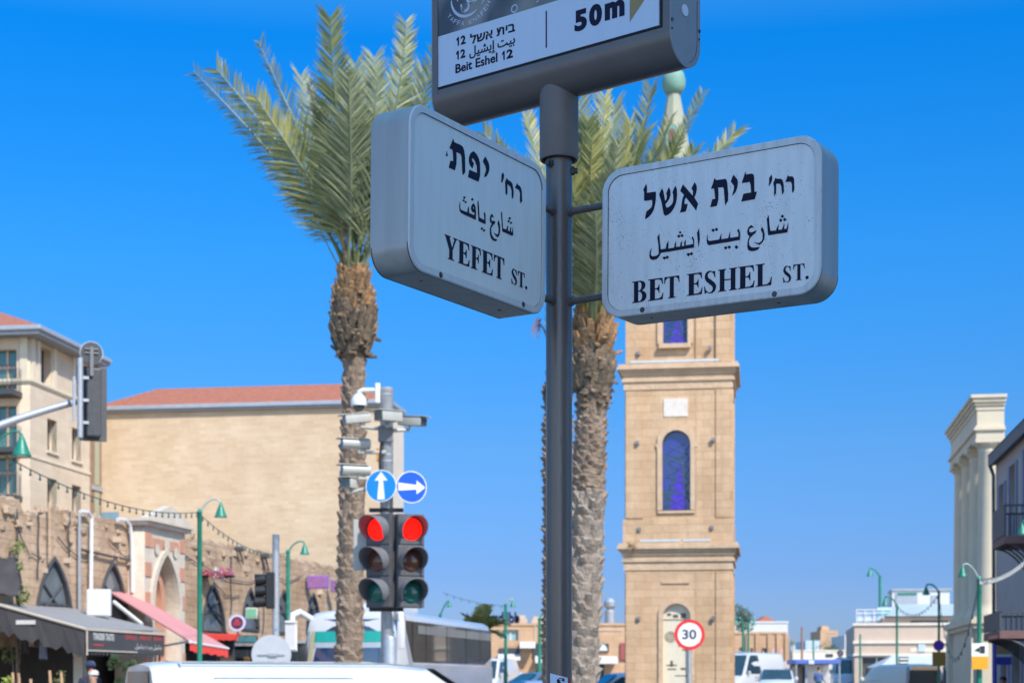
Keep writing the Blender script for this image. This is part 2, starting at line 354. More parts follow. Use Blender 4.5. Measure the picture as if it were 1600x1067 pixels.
# ------------------------------------------------------------------ street name signs
SERIF = {
 'E': [[(0,0),(0,.03),(.12,.06),(.12,.94),(0,.97),(0,1),(.93,1),(.97,.72),(.92,.72),(.86,.88),(.7,.945),(.44,.945),(.44,.54),(.56,.54),(.66,.6),(.70,.70),(.74,.70),(.74,.33),(.70,.33),(.66,.44),(.56,.49),(.44,.49),(.44,.06),(.72,.06),(.88,.13),(.96,.3),(1,.3),(.95,0)]],
 'F': [[(0,0),(0,.03),(.14,.06),(.14,.94),(0,.97),(0,1),(.95,1),(1,.70),(.95,.70),(.88,.87),(.72,.945),(.47,.945),(.47,.53),(.6,.53),(.7,.59),(.74,.70),(.78,.70),(.78,.31),(.74,.31),(.7,.43),(.6,.48),(.47,.48),(.47,.06),(.64,.03),(.64,0)]],
 'T': [[(.25,0),(.25,.03),(.37,.06),(.37,.945),(.22,.945),(.1,.87),(.04,.7),(0,.7),(.02,1),(.98,1),(1,.7),(.96,.7),(.9,.87),(.78,.945),(.63,.945),(.63,.06),(.75,.03),(.75,0)]],
 'Y': [[(.27,0),(.27,.03),(.38,.06),(.38,.42),(.08,.94),(0,.97),(0,1),(.48,1),(.48,.97),(.38,.94),(.60,.52),(.78,.93),(.68,.97),(.68,1),(1,1),(1,.97),(.9,.93),(.63,.42),(.63,.06),(.75,.03),(.75,0)]],
 'H': [[(0,0),(0,.03),(.09,.06),(.09,.94),(0,.97),(0,1),(.42,1),(.42,.97),(.33,.94),(.33,.53),(.67,.53),(.67,.94),(.58,.97),(.58,1),(1,1),(1,.97),(.91,.94),(.91,.06),(1,.03),(1,0),(.58,0),(.58,.03),(.67,.06),(.67,.48),(.33,.48),(.33,.06),(.42,.03),(.42,0)]],
 'L': [[(0,0),(0,.03),(.13,.06),(.13,.94),(0,.97),(0,1),(.55,1),(.55,.97),(.42,.94),(.42,.06),(.7,.06),(.87,.16),(.95,.36),(1,.36),(.95,0)]],
 'B': [[(0,0),(0,.03),(.13,.06),(.13,.94),(0,.97),(0,1),(.6,1),(.8,.95),(.9,.86),(.93,.76),(.88,.64),(.7,.53),(.88,.46),(.98,.36),(1,.27),(.96,.14),(.85,.05),(.62,0)],
       [(.42,.55),(.42,.945),(.55,.945),(.64,.87),(.66,.75),(.62,.62),(.53,.55)],[(.42,.06),(.42,.495),(.55,.49),(.66,.41),(.71,.28),(.67,.13),(.56,.06)]],
 'S': [[(.88,.98),(.92,.68),(.87,.68),(.78,.85),(.6,.955),(.45,.955),(.32,.90),(.28,.80),(.34,.70),(.6,.58),(.85,.45),(.97,.30),(.97,.2),(.88,.07),(.68,-.015),(.45,-.015),(.25,.03),(.16,.04),(.1,-.01),(.05,-.01),(0,.33),(.05,.33),(.16,.14),(.35,.035),(.52,.03),(.66,.08),(.72,.18),(.68,.28),(.5,.38),(.2,.53),(.06,.67),(.05,.8),(.12,.92),(.3,1.01),(.5,1.015),(.66,.98),(.76,.96),(.83,.985)]],
 '.': [[(.5+.5*cos(k*pi/6), .5+.5*sin(k*pi/6)) for k in range(12)]]}
def glyphs(s): return [[tuple(float(t)/1000 for t in q.split(',')) for q in p.split(' ')] for p in s.split(';')]
M_face = weathered('sign_face_plastic', (0.78, 0.77, 0.76), (0.2, 0.18, 0.19), dens=0.638)
M_face2 = weathered('clean_sign_face_plastic', (0.76, 0.77, 0.74), (0.34, 0.30, 0.31), dens=0.72, streak=0.06)
M_rim = weathered('sign_rim_paint', (0.66, 0.66, 0.66), (0.20, 0.19, 0.18), rough=0.4, dens=0.625, streak=.2)
M_rim2 = weathered('clean_sign_rim_paint', (0.66, 0.66, 0.66), (0.22, 0.21, 0.20), rough=0.4, dens=0.665)
M_sides = mat('brushed_case_sides', (.46, .44, .42), .38, .25, c2=(.34, .325, .31), scale=14, stretch=(1, 1, .06), bump=.04, bscale=160)
M_gaskshade = mat('black_gasket_and_shade', (0.01, 0.01, 0.011), 0.7, var=0.1)  # also colours the painted shade in the sign grooves and panel gap
M_screw = mat('steel_screw', (0.09, 0.085, 0.08), 0.5, 0.6, var=0.2, scale=60)
def sign_box(label, O, yaw, roll, W_, H_, D_, face, latin, glyphtxt, split, screws):
    r = thing('street_name_sign', label, 'street sign', O)
    u = Vector((cos(yaw), sin(yaw), 0)); n = Vector((-sin(yaw), cos(yaw), 0)); v = Vector((0, 0, 1))
    u2 = u*cos(roll)+v*sin(roll); v2 = v*cos(roll)-u*sin(roll)
    r.rotation_euler = Matrix((u2, n, v2)).transposed().to_euler()
    outer = rrect(W_, H_, .066, 12); mid = rrect(W_-.006, H_-.006, .064, 12); inner = rrect(W_-.040, H_-.040, .048, 12)
    b = MB(); k = len(outer)
    rings = [[(p[0], .003, p[1]) for p in inner], [(p[0], 0, p[1]) for p in inner], [(p[0], 0, p[1]) for p in mid], [(p[0], .0035, p[1]) for p in outer],
             [(p[0], D_-.003, p[1]) for p in outer], [(p[0], D_, p[1]) for p in mid], [(p[0], D_, p[1]) for p in inner]]
    vs = [q for ring in rings for q in ring]
    fs = [[i*k+j, i*k+(j+1) % k, (i+1)*k+(j+1) % k, (i+1)*k+j] for i in range(len(rings)-1) for j in range(k)]
    b.add(vs, [f for f in fs if f[0] < 3*k]); b.build('rim', M_rim if face is M_face else M_rim2, r, smooth=35)
    b = MB(); b.add(vs, [f for f in fs if f[0] >= 3*k]); b.build('case', M_sides, r, smooth=35)
    for yy, nm, mm in ((.0036, 'face', face), (D_-.003, 'rear_face', face)):
        f = rrect(W_-.042, H_-.042, .047, 12)
        b = MB(); b.prism(f, lambda p, t: Vector((p[0], t, p[1])), yy, yy+.002); b.build(nm, mm, r)
    gi = rrect(W_-.0425, H_-.0425, .047, 12); b = MB(); vs = [(p[0], .0012, p[1]) for p in inner]+[(p[0], .0030, p[1]) for p in gi]
    b.add(vs, [[j, (j+1) % k, k+(j+1) % k, k+j] for j in range(k) if inner[j][1] > -H_*.30]); b.build('groove_shade', M_gaskshade, r)  # dark ring paints the groove's shade along top and sides
    g = rrect(W_+.0012, H_+.0012, .0662, 12); b = MB()
    for y0 in (.0045, D_-.007):
        vs = [(p[0], y0, p[1]) for p in g]+[(p[0], y0+.0022, p[1]) for p in g]
        low = [j for j in range(k) if g[j][1] < H_*-.22 and g[(j+1) % k][1] < H_*-.22]
        b.add(vs, [[j, (j+1) % k, k+(j+1) % k, k+j] for j in low])
    b.build('gasket', M_gaskshade, r)
    to3 = lambda a, c, t: Vector((a, .0030-t, c))
    G = glyphs(glyphtxt)
    polys_mesh('hebrew_lettering', G[:split[0]], M_ink, r, to3); polys_mesh('arabic_lettering', G[split[0]:], M_ink, r, to3)
    P = []
    for ch, x0, x1, z0, hh in latin:
        for poly in SERIF[ch]: P.append([(x0+(x1-x0)*a, z0+hh*c) for a, c in poly])
    polys_mesh('latin_lettering', [[(a/1000, c/1000) for a, c in p] for p in P], M_ink, r, to3)
    for sx, sz in screws:
        b = MB(); b.cyl((sx/1000, -.0022, sz/1000), (sx/1000, .001, sz/1000), .0056, n=14); b.cyl((sx/1000, -.0003, sz/1000), (sx/1000, .001, sz/1000), .008, n=14)
        b.build('screw', M_screw, r)
    b = MB(); b.cyl((W_*.28, D_*.5, -H_/2-.001), (W_*.28, D_*.5, -H_/2+.002), .006, n=10); b.cyl((-W_*.3, D_*.45, -H_/2-.001), (-W_*.3, D_*.45, -H_/2+.002), .004, n=10)
    b.build('drain_plug', M_screw, r)
    return r
LR = [(c, a, e, -179, 61.5) for c, a, e in (('B', -239, -192.6), ('E', -186.8, -138.3), ('T', -135.6, -87.3), ('E', -63.5, -14.8), ('S', -10, 27.8), ('H', 33.3, 90.8), ('E', 94.4, 143.5), ('L', 147.1, 195.3))]
LR += [('S', 227.8, 252.3, -177, 44), ('T', 257.6, 290.7, -175.5, 43.5), ('.', 293.4, 302.6, -176, 9.5)]
LL = [(c, a, e, -156, 61.5) for c, a, e in (('Y', -171.3, -112.1), ('E', -107.9, -53.9), ('F', -46.7, .6), ('E', 6.5, 59.8), ('T', 64.9, 117.3))]
LL += [('S', 154.8, 183.4, -155.5, 43), ('T', 187.5, 223.1, -155.5, 42.5), ('.', 226.3, 237, -156.5, 10)]
GLYPHS_R = '-196,157.1 -192.9,150.4 -192.8,131.6 -165.2,130.8 -163.8,128.3 -164.2,109.8 -166.2,94.8 -170.2,81.5 -176.2,71.5 -183.1,64.8 -191.8,59.1 -198.8,57 -196.2,69.8 -193.6,78.7 -183.2,84.1 -178,88 -175.8,94.6 -175.5,103.8 -176.4,109.3 -200.7,109.4 -202,112.4 -202.1,137.1 -205.2,140.7 -200.9,148.5;-144.4,136.9 -140.1,128.5 -134,99.2 -129.7,104.7 -128.5,113 -131.1,120.3 -126.3,130.3 -122.1,137.3 -117.7,125.9 -117.4,113.6 -121.1,103.4 -127.9,95.3 -133.1,91.4 -132.2,85.1 -128.7,79.3 -121,81.2 -114.2,85.6 -109.9,91.1 -108.2,98.5 -108.8,115.4 -110.9,120.3 -105.8,131.8 -101.5,137.5 -97.2,127.4 -96.3,112 -98,96.9 -101.3,85.2 -106.4,75.3 -114.1,65.7 -122.7,60 -133,57.3 -137.3,61.3 -139.9,69.4 -142.5,82 -144.3,93.1 -148.6,107.5 -153.4,120.5 -150.4,127.8;-78,138.2 -47.1,101.6 -46.3,109 -46.3,115.1 -51,122.7 -45.5,131.7 -41.3,138.9 -35.4,128.6 -34.5,117.9 -37,106.1 -42,95.5 -30.2,77 -36.5,57.8 -39.4,62.4 -68.2,100.1 -72.4,93.2 -73.2,84.1 -71.5,81.3 -63.1,81.1 -64.7,72.2 -68.9,60.3 -86.8,59.9 -83.4,70.4 -80.9,89.8 -78.4,100.1 -74.2,107.9 -86.1,120.4 -83.6,126.9;20.2,141.1 25.1,134.2 52.6,133.6 57.5,129.6 59.5,120.4 62.5,91.5 62.2,72 53.8,59.3 52.4,68.1 48.8,107.8 45.8,111.4 31.5,112.6 32.7,95.9 32.2,78.2 27.4,61.9 7.7,61.2 13.5,82.4 22.4,82.3 21.3,95.9 18.9,112.3 9.4,112.3 15.3,125.4;78.8,140.8 90.5,125.4 91.9,115.4 89.7,103.3 84.9,91.7 74.6,82.9 76.1,89.4 79.6,99.5 79.9,110.1 70.2,123.2 74,133.2;113.7,143.9 116.6,135.5 133.9,135.8 138.7,132 140.6,123.8 141.4,84 149,83.4 145.6,71.9 142.8,63.5 102.4,62.8 106.2,76 109.1,83.6 131.8,83.7 130.5,104.2 127.2,113.5 103.2,114 107.9,125.3 111.8,137.1;192,123.7 194.5,116.3 193.4,106.8 189.3,98.7 184,92.5 185.5,104.5 185.4,115.1;204.7,113.5 207.2,109.9 219.4,108 224.1,104.7 227,96.4 228.9,85.6 229,70.8 223.7,63.7 223,72.6 221.4,86.8 217.6,94.7 206.3,96.4 206,69.9 200.4,62.8 200.3,86.5 197.8,100 201.5,107.3;240.6,114.8 243.8,110.3 252.2,109.5 256.5,106.6 258.8,100.2 259.4,70.5 254.2,63.5 252.9,69.8 252.5,87.2 249.4,95.5 233,96.9 236.3,103.7;242.4,-14.8 242.5,-26.2 239.7,-41.5 227.5,-41.2 184.2,-41.7 182.6,-35.4 179.2,4.6 184.9,13.4 186.9,-11.4 189.8,-30.2 205.9,-31.6 214.3,-15.2 213.4,-30.9 223.8,-31.4 231.2,-15.9 230.3,-30.6 237.8,-30.8;165.1,-15.4 170.8,-26.7 173.1,-39.3 171.8,-49.7 167.1,-57.8 158.6,-64.6 150,-60.8 140.8,-55.2 155.7,-58.9 163.3,-55.6 167.1,-49 167,-35 161.3,-22.7;132.5,-5.9 141.7,-14.2 132.5,-13.5 126.8,-17.1 126.8,-24.1 134.5,-27 148.9,-22.8 145.1,-30.2 135.5,-35.9 128.8,-42.1 126,-50.5 127,-60.4 132.8,-67.3 142.4,-70 159.6,-70 151.9,-76.9 140.5,-79.3 130.9,-78 124.1,-74.1 121.2,-65.8 121.6,-53.5 124,-43.2 127.8,-37.5 122,-30.5 120.7,-21.5 123.9,-12.3;0,-13.8 0.1,-26.3 3.1,-32.1 11,-33.2 35.6,-33 42.4,-16 41.9,-32.9 63,-33.1 68.8,-15.2 68.8,-33 94.1,-32.9 94.4,-23.2 90.1,-15.5 94.9,-10.9 99.4,-22.1 98.9,-42.4 63,-43.8 49.3,-43.7 4.1,-44.8 -0.8,-40.6 -2.9,-31.3 -2.3,-20.6;225.1,9.4 230.2,4 225.1,-0 220,5.4;220.2,-0.7 225.5,-6.4 220.3,-10.5 215,-4.9;232.1,-0.3 237.3,-5.9 232.1,-10.1 226.8,-4.4;16.8,0.5 22.3,-5.2 16.8,-9.5 11.3,-3.7;27.2,1.4 32.7,-4.4 27.2,-8.6 21.7,-2.8;55.6,-53.8 61.1,-59.6 55.7,-63.8 50.2,-58.1;66.6,-53.5 72,-59.2 66.6,-63.5 61.1,-57.8;88.3,-55.5 94.4,-61.8 88.4,-66.5 82.3,-60.2;-26.8,7.6 -25,-10.8 -24.1,-24.6 -28.3,-46.5 -30,-29.9 -32.9,-5.2;-152,8.9 -150.5,-13.6 -147.5,-36.3 -131.1,-36.2 -128.6,-22.7 -122.6,-16.6 -123.4,-37.2 -104.6,-36.6 -102.9,-26.2 -98.6,-19.1 -99.4,-35.8 -85.8,-36.1 -84.1,-27.2 -79.9,-20.9 -80.7,-36 -73,-36.3 -72.7,-25.6 -68.4,-19.4 -68.3,-35.4 -45.1,-34.7 -45.2,-24.8 -49.8,-18.1 -46.9,-12.4 -41.8,-22.2 -42.1,-45 -84.9,-45.4 -119.1,-46.2 -146.6,-46.1 -151.8,-55 -160.4,-62.3 -172.5,-63.8 -181.2,-58.9 -183.9,-49.3 -182.2,-37.1 -175.8,-27.5 -178.7,-39.1 -179.5,-46.7 -175.2,-51.9 -167.3,-53.3 -158.7,-51.8 -153.5,-47.1 -154.5,-25.4 -158.5,-0.2;-86,7.6 -81.5,3 -85.9,-0.4 -90.4,4.2;-90.2,-1.8 -84.9,-7.2 -90.1,-11.2 -95.4,-5.8;-80,-1.3 -74.7,-6.8 -79.9,-10.8 -85.2,-5.3;-59.7,-57.2 -54,-63.2 -59.7,-67.6 -65.5,-61.7;-50.1,-56.2 -44.4,-62.1 -50.1,-66.6 -55.8,-60.6;-135.9,-57.2 -130,-63.2 -135.8,-67.6 -141.7,-61.7;-126.8,-56.1 -120.9,-62.1 -126.7,-66.5 -132.6,-60.5'
GLYPHS_L = '-135.2,168.7 -130.3,161.2 -96.6,162 -88.1,158.7 -82.9,150.5 -79.2,134.5 -77.9,94.3 -88.5,84.1 -90.9,94 -94.8,131.7 -100.6,138.2 -120.8,137.7 -118.6,123.5 -119.3,105.6 -126,86.9 -153.5,86.7 -146.3,107 -133.3,109 -134,122.5 -137,138.5 -151.5,139.2 -144.1,151.7;-38.6,162.9 -23.5,158.1 -13.2,149.5 -8.1,139.4 -6.1,120.3 -6.7,103.6 -13.8,86.2 -63.5,85.5 -58,107 -20.5,107.8 -21.6,125.9 -30.5,138.2 -40.7,143.5 -46.4,139.5 -44.9,134.2 -36.2,130.1 -43.2,114.3 -54.8,120.1 -60,128.4 -59.3,141.6 -52.3,153.3;18.9,163.7 33.9,152.6 39,142.4 38,130.6 32.8,120.9 25.5,111.5 13.8,105.5 19.5,118.9 23.8,128.4 20.7,137.4 7.3,147.8 13.1,156.8;107.7,144.1 112.9,137.4 110.9,128.5 105,116.8 98.3,113.1 100.3,125.6 100.2,135.7;-164.6,127.5 -160.3,119.9 -158.9,115.5 -168.5,114.5 -165.8,120;127.1,134.1 130.9,130.4 148.1,128.9 155.6,124.8 159.5,114.3 162.1,105.5 161.1,88.9 155,82.6 153.7,87 152.2,105.6 147.1,113.7 129.8,118.6 130.1,91.7 124.1,84.8 121.6,89.5 119.2,121.2 122.3,126.1;180.4,134 183.5,130.1 195.6,128.5 201.2,123.8 204.6,115.2 206.7,89.1 197.2,81.2 196.1,89.8 196.4,108.9 190.7,117 169.4,117.6 175.6,125.3;160.3,3.9 161.1,-18.8 156.4,-21.4 130,-20.9 106.6,-21.2 99.1,29.8 103.2,33 106.2,10.4 109.3,-11.5 127.1,-11 130.3,-1.9 135.3,2.4 134.1,-11.6 145.2,-11.9 146.4,-1 150.5,2.3 150.7,-11.4 156.3,-10.8;87.2,5.7 93.6,-4.7 94.9,-21 91.8,-33.8 83.7,-43.2 74.2,-41 63.3,-34.6 78.2,-36.3 86.3,-32.1 88.3,-18.1 81.8,-3.1;53.2,15 62.7,8 53.3,7.1 49.4,2.4 52.1,-4.4 69.6,-0.8 68.4,-7.9 59,-14.7 51.1,-24.1 49.9,-34.8 54,-44.3 64.9,-50.7 81.1,-49.8 74.4,-55.9 59.6,-57.2 50.1,-52.7 44.6,-42.1 44.4,-28.7 48.3,-18.8 53.6,-13 44.1,-7.8 44,2.6 47.4,9.4;17.2,11.5 21.8,4.5 22.1,-20.7 16.3,-21.3 -11.4,-20.7 -14.3,1.4 -17.3,30.2 -14.2,34.7 -10.6,17.2 -7.6,-10.2 16.2,-11.7 16,0.1 13.3,5.4;-100.9,9.6 -99.4,-8.2 -95.5,-11.5 -66.1,-10.7 -63.7,0.8 -59.1,7.8 -58.4,-9.6 -33.8,-10.8 -30,-2.5 -41.6,-3.9 -47.4,2 -47,10.9 -40.7,19.1 -34.2,20.8 -27.6,14.3 -24.8,1.8 -25.8,-20.9 -54.4,-20.3 -69.8,-20.4 -95.4,-19.5 -101.8,-14.6 -103.8,-3.5;-39.8,10.5 -36.1,12.5 -32.7,9.4 -34,6.1 -37.9,5.9;143.2,28.6 150.2,26.5 143.3,21 136.4,23.1;137.8,18.9 144.2,17 137.9,12 131.5,13.9;150.3,17.1 156.8,15.2 150.4,10.2 144,12.1;4.6,-33.8 11.2,-35.9 4.7,-41.2 -2,-39.1;15.2,-36.2 21.9,-38.3 15.3,-43.6 8.6,-41.4;-80.8,28.9 -74.6,27 -80.7,21.9 -86.8,23.9;-83.7,20 -78.3,18.3 -83.6,13.9 -89,15.6;-74.2,18 -68.8,16.4 -74.1,11.9 -79.5,13.6;-42.9,34.1 -36.1,32 -42.8,26.5 -49.6,28.6'

sign_box('white box sign reading BET ESHEL ST. with dirt specks, on the right of the post', (0.5476, 4.668, 2.667), YR, -.0062, .6787, .4314, .128, M_face, LR, GLYPHS_R, (9, 0), [(-204.5, -202.6), (204, -205.6)])
sign_box('white box sign reading YEFET ST., seen from its end, on the left of the post', (-.0821, 4.5487, 2.6753), YL, -.0128, .665, .4347, .128, M_face2, LL, GLYPHS_L, (7, 0), [(-190.8, -207.5), (213.1, -203.5)])

# ------------------------------------------------------------------ lit direction box on top of the post
M_case = mat('grey_aluminium_case', (0.165, 0.14, 0.132), 0.36, 0.2, var=0.08, scale=6)
M_cap = mat('grey_end_cap', (0.27, 0.265, 0.275), 0.5, 0.1, var=0.08, scale=9)
M_trim = mat('dark_trim', (0.10, 0.10, 0.115), 0.45, 0.3, var=0.1)
M_info = weathered('pale_blue_panel', (0.56, 0.64, 0.76), (0.2, 0.2, 0.2), dens=0.80, streak=0.03)
M_gold = mat('gold_print', (0.30, 0.22, 0.09), 0.5, var=0.06)
M_logo = mat('silver_print', (0.50, 0.55, 0.66), 0.4, var=0.05)
def poster_mat():
    m = bpy.data.materials.new('poster_print'); m.use_nodes = True; nt = m.node_tree; b_ = nt.nodes['Principled BSDF']; L = nt.links.new
    tc = nt.nodes.new('ShaderNodeTexCoord'); w = nt.nodes.new('ShaderNodeTexWave'); w.inputs['Scale'].default_value = 1.6; w.inputs['Distortion'].default_value = 9; w.inputs['Detail'].default_value = 3
    L(tc.outputs['Object'], w.inputs['Vector']); r = nt.nodes.new('ShaderNodeValToRGB')
    e = r.color_ramp.elements; e[0].position = .15; e[0].color = (.075, .075, .085, 1); e[1].position = .9; e[1].color = (.27, .25, .22, 1)
    x = r.color_ramp.elements.new(.5); x.color = (.15, .145, .155, 1)
    L(w.outputs['Fac'], r.inputs[0])
    gr = nt.nodes.new('ShaderNodeSeparateXYZ'); L(tc.outputs['Object'], gr.inputs[0])
    n = nt.nodes.new('ShaderNodeTexNoise'); n.inputs['Scale'].default_value = 7; n.inputs['Detail'].default_value = 5; L(tc.outputs['Object'], n.inputs['Vector'])
    md = nt.nodes.new('ShaderNodeMath'); md.operation = 'MULTIPLY_ADD'; L(n.outputs['Fac'], md.inputs[0]); md.inputs[1].default_value = .5; L(gr.outputs['X'], md.inputs[2])
    r2 = nt.nodes.new('ShaderNodeValToRGB'); r2.color_ramp.elements[0].position = .0; r2.color_ramp.elements[1].position = .28; L(md.outputs[0], r2.inputs[0])
    r2.color_ramp.elements[0].color = (0, 0, 0, 1); r2.color_ramp.elements[1].color = (1, 1, 1, 1)
    mx = nt.nodes.new('ShaderNodeMix'); mx.data_type = 'RGBA'; L(r2.outputs[0], mx.inputs[0]); L(r.outputs[0], mx.inputs[6]); mx.inputs[7].default_value = (.21, .20, .16, 1)
    L(mx.outputs[2], b_.inputs['Base Color']); b_.inputs['Roughness'].default_value = .25
    return m
dbx = thing('direction_light_box', 'grey light box on the post top, its pale panel reading Beit Eshel 12 and 50m', 'light box', (0.097, 4.936, 3.3884), YU)
Hs, Dd, HW, TOP = -.1615, .1607, .434, .62
prof = [(.012, TOP), (.012, Hs)]+[(Dd/2-Dd/2*cos(pi*i/20), Hs-Dd/2*sin(pi*i/20)) for i in range(21)]+[(Dd, TOP)]
b = MB(); b.prism(prof, lambda p, t: Vector((t, p[0], p[1])), -HW, HW); b.build('case', M_case, dbx, smooth=30)
capp = [(0, TOP), (0, Hs)]+[(Dd/2-Dd/2*cos(pi*i/24), Hs-Dd/2*sin(pi*i/24)) for i in range(1, 25)]+[(Dd, TOP)]
for sg in (-1, 1):
    b = MB(); b.prism(capp, lambda p, t: Vector((t, p[0], p[1])), sg*(HW+.0005), sg*(HW+.004)); cp = b.build('end_cap', M_cap, dbx)
    r_ = [(Dd/2-.058*cos(pi*i/20)+.002, Hs-.006-.058*sin(pi*i/20)) for i in range(21)]
    b = MB(); b.tube([Vector((sg*(HW+.0042), Dd-.018, TOP-.01)), Vector((sg*(HW+.0042), Dd-.018, Hs))]+[Vector((sg*(HW+.0042), p[0], p[1])) for p in r_[::-1][:9]], .0012, 6)
    b.build('cap_seam', M_trim, cp)
    b = MB(); b.cyl((sg*(HW+.004), Dd*.47, -.083), (sg*(HW+.006), Dd*.47, -.083), .0165, n=24); b.build('cap_hole', M_lens, cp)
    b = MB()
    for yy, zz, rr in ((.006, -.130, .005), (.006, -.155, .003), (Dd-.006, -.118, .005), (Dd-.008, -.142, .003)):
        b.cyl((sg*(HW+.003), yy, zz), (sg*(HW+.007), yy, zz), rr, n=10)
    b.build('cap_screw', M_screw, cp)
b = MB(); b.box(-HW, -.414, .0, .0118, Hs, TOP); b.box(.412, HW, .0, .0118, Hs, TOP); b.box(-.4138, .4118, .001, .0118, Hs, -.148)
b.build('front_trim', M_case, dbx)
b = MB(); b.tube([Vector((-HW, .0148, Hs-.010)), Vector((HW, .0148, Hs-.010))], .0011, 6); b.build('case_seam', M_gaskshade, dbx)
b = MB(); b.box(-.4138, .4118, .0085, .0116, -.1478, TOP-.001); b.build('gap_shade', M_gaskshade, dbx)  # black sheet paints the shade in the gap around the panel
b = MB(); b.box(-.4138, .397, .0035, .008, -.1375, .0195); b.build('info_panel', M_info, dbx)
b = MB(); b.box(-.4138, .397, .0035, .008, .0198, TOP-.002); pst = b.build('poster', poster_mat(), dbx)
u3 = lambda a, c, t: Vector((a, .0030-t, c))
he = 'תיב'; 
text_mesh('hebrew_lettering', 'לשא תיב', M_ink, dbx, u3, -.286, -.113, -.034, -.003, bold=.018)
text_mesh('arabic_lettering', '\uFEDE\uFEF4\uFEB8\uFEF3\uFE87 \uFE96\uFEF4\uFE91', M_ink, dbx, u3, -.289, -.113, -.082, -.042, bold=.016)
text_mesh('latin_lettering', 'Beit Eshel', M_ink, dbx, u3, -.344, -.180, -.111, -.083, bold=.02)
for u_, v_ in ((-.342, -.027), (-.343, -.069), (-.164, -.111)):
    polys_mesh('numeral', [[(u_+.0016+a*.0165, v_+c*.0265) for a, c in ((0, .74), (.34, 1), (.62, 1), (.62, 0), (.33, 0), (.33, .70), (.09, .58))]], M_ink, dbx, u3)
    text_mesh('numeral', '2', M_ink, dbx, u3, u_+.019, u_+.038+(.005 if u_ > -.2 else 0), v_, v_+.0268, bold=.03)
text_mesh('distance_lettering', '5', M_ink, dbx, u3, .106, .150, -.090, -.028, bold=.05)
text_mesh('distance_lettering', '0', M_ink, dbx, u3, .158, .203, -.088, -.025, bold=.06)
text_mesh('distance_lettering', 'm', M_ink, dbx, u3, .213, .281, -.082, -.033, bold=.055)
polys_mesh('divider_bar', [[(.0015, -.111), (.0055, -.111), (.0055, -.002), (.0015, -.002)]], M_ink, dbx, u3)
polys_mesh('arrow', [[(.299, -.105), (.299, .0185), (.345, .0185), (.362, -.040)]], M_gold, dbx, u3)
# round emblem on the poster: two arcs, calligraphic strokes, name on an arc below
def arc_poly(cx, cy, r0, r1, a0, a1, n=28, taper=True):
    o = []; i_ = []
    for k in range(n+1):
        a = RAD(a0+(a1-a0)*k/n); w = (r1-r0)*(sin(pi*k/n)**.5 if taper else 1)
        o.append((cx+(r0+w)*cos(a), cy+(r0+w)*sin(a))); i_.append((cx+r0*cos(a), cy+r0*sin(a)))
    return o+i_[::-1]
ex, ey = -.292, .128
def stroke(pts, w):
    L_ = []; R_ = []
    for k, p in enumerate(pts):
        a = pts[max(k-1, 0)]; c = pts[min(k+1, len(pts)-1)]; dx, dy = c[0]-a[0], c[1]-a[1]; l = sqrt(dx*dx+dy*dy) or 1
        ww = w*(.35+.65*sin(pi*(k+.5)/len(pts)))
        L_.append((p[0]-dy/l*ww, p[1]+dx/l*ww)); R_.append((p[0]+dy/l*ww, p[1]-dx/l*ww))
    return L_+R_[::-1]
E_ = [arc_poly(ex, ey, .068, .077, 185, 300), arc_poly(ex, ey, .070, .076, 312, 420)]
def curl(cx, cy, r, a0, a1, w, n=14): return stroke([(ex+cx+r*cos(RAD(a0+(a1-a0)*k/n)), ey+cy+r*sin(RAD(a0+(a1-a0)*k/n))) for k in range(n+1)], w)
E_ += [curl(-.028, -.012, .016, 200, -60, .0042), curl(-.012, -.042, .013, 160, 400, .0045), curl(.012, -.014, .020, 180, 380, .0045), curl(.030, .014, .016, 170, 380, .004), curl(-.010, .016, .018, 20, 250, .004),
       stroke([(ex-.030, ey-.03), (ex-.026, ey-.045), (ex-.016, ey-.055)], .004)]
for dx, dy in ((.034, -.030), (.040, -.020), (.026, -.038), (-.006, .004)):
    E_.append([(ex+dx+.0045*cos(k*pi/4), ey+dy+.0045*sin(k*pi/4)) for k in range(8)])
polys_mesh('emblem', E_, M_logo, pst, u3)
nm = 'YAFFA KNAFEH'
for i, ch in enumerate(nm):
    if ch == ' ': continue
    a = RAD(216+i*9.9); R_ = .094
    wdt = .012 if ch not in 'KNH' else .0135
    def arc3(u, v, t, a=a): 
        # u along the tangent, v away from the centre is down the letter
        px = ex+(R_-v)*cos(a)-u*sin(a); pz = ey+(R_-v)*sin(a)+u*cos(a)
        return Vector((px, .0030-t, pz))
    text_mesh('emblem_letter', ch, M_logo, pst, arc3, -wdt/2, wdt/2, -.007, .0075, ext=.0004)
polys_mesh('poster_small_print', [arc_poly(-.115, .034, .009, .0125, 0, 360, taper=False)]+[[(.0+i*.017, .0395+.004*i), (.010+i*.017, .0415+.004*i), (.010+i*.017, .0445+.004*i), (i*.017, .0425+.004*i)] for i in range(-2, 3)], M_logo, pst, u3)
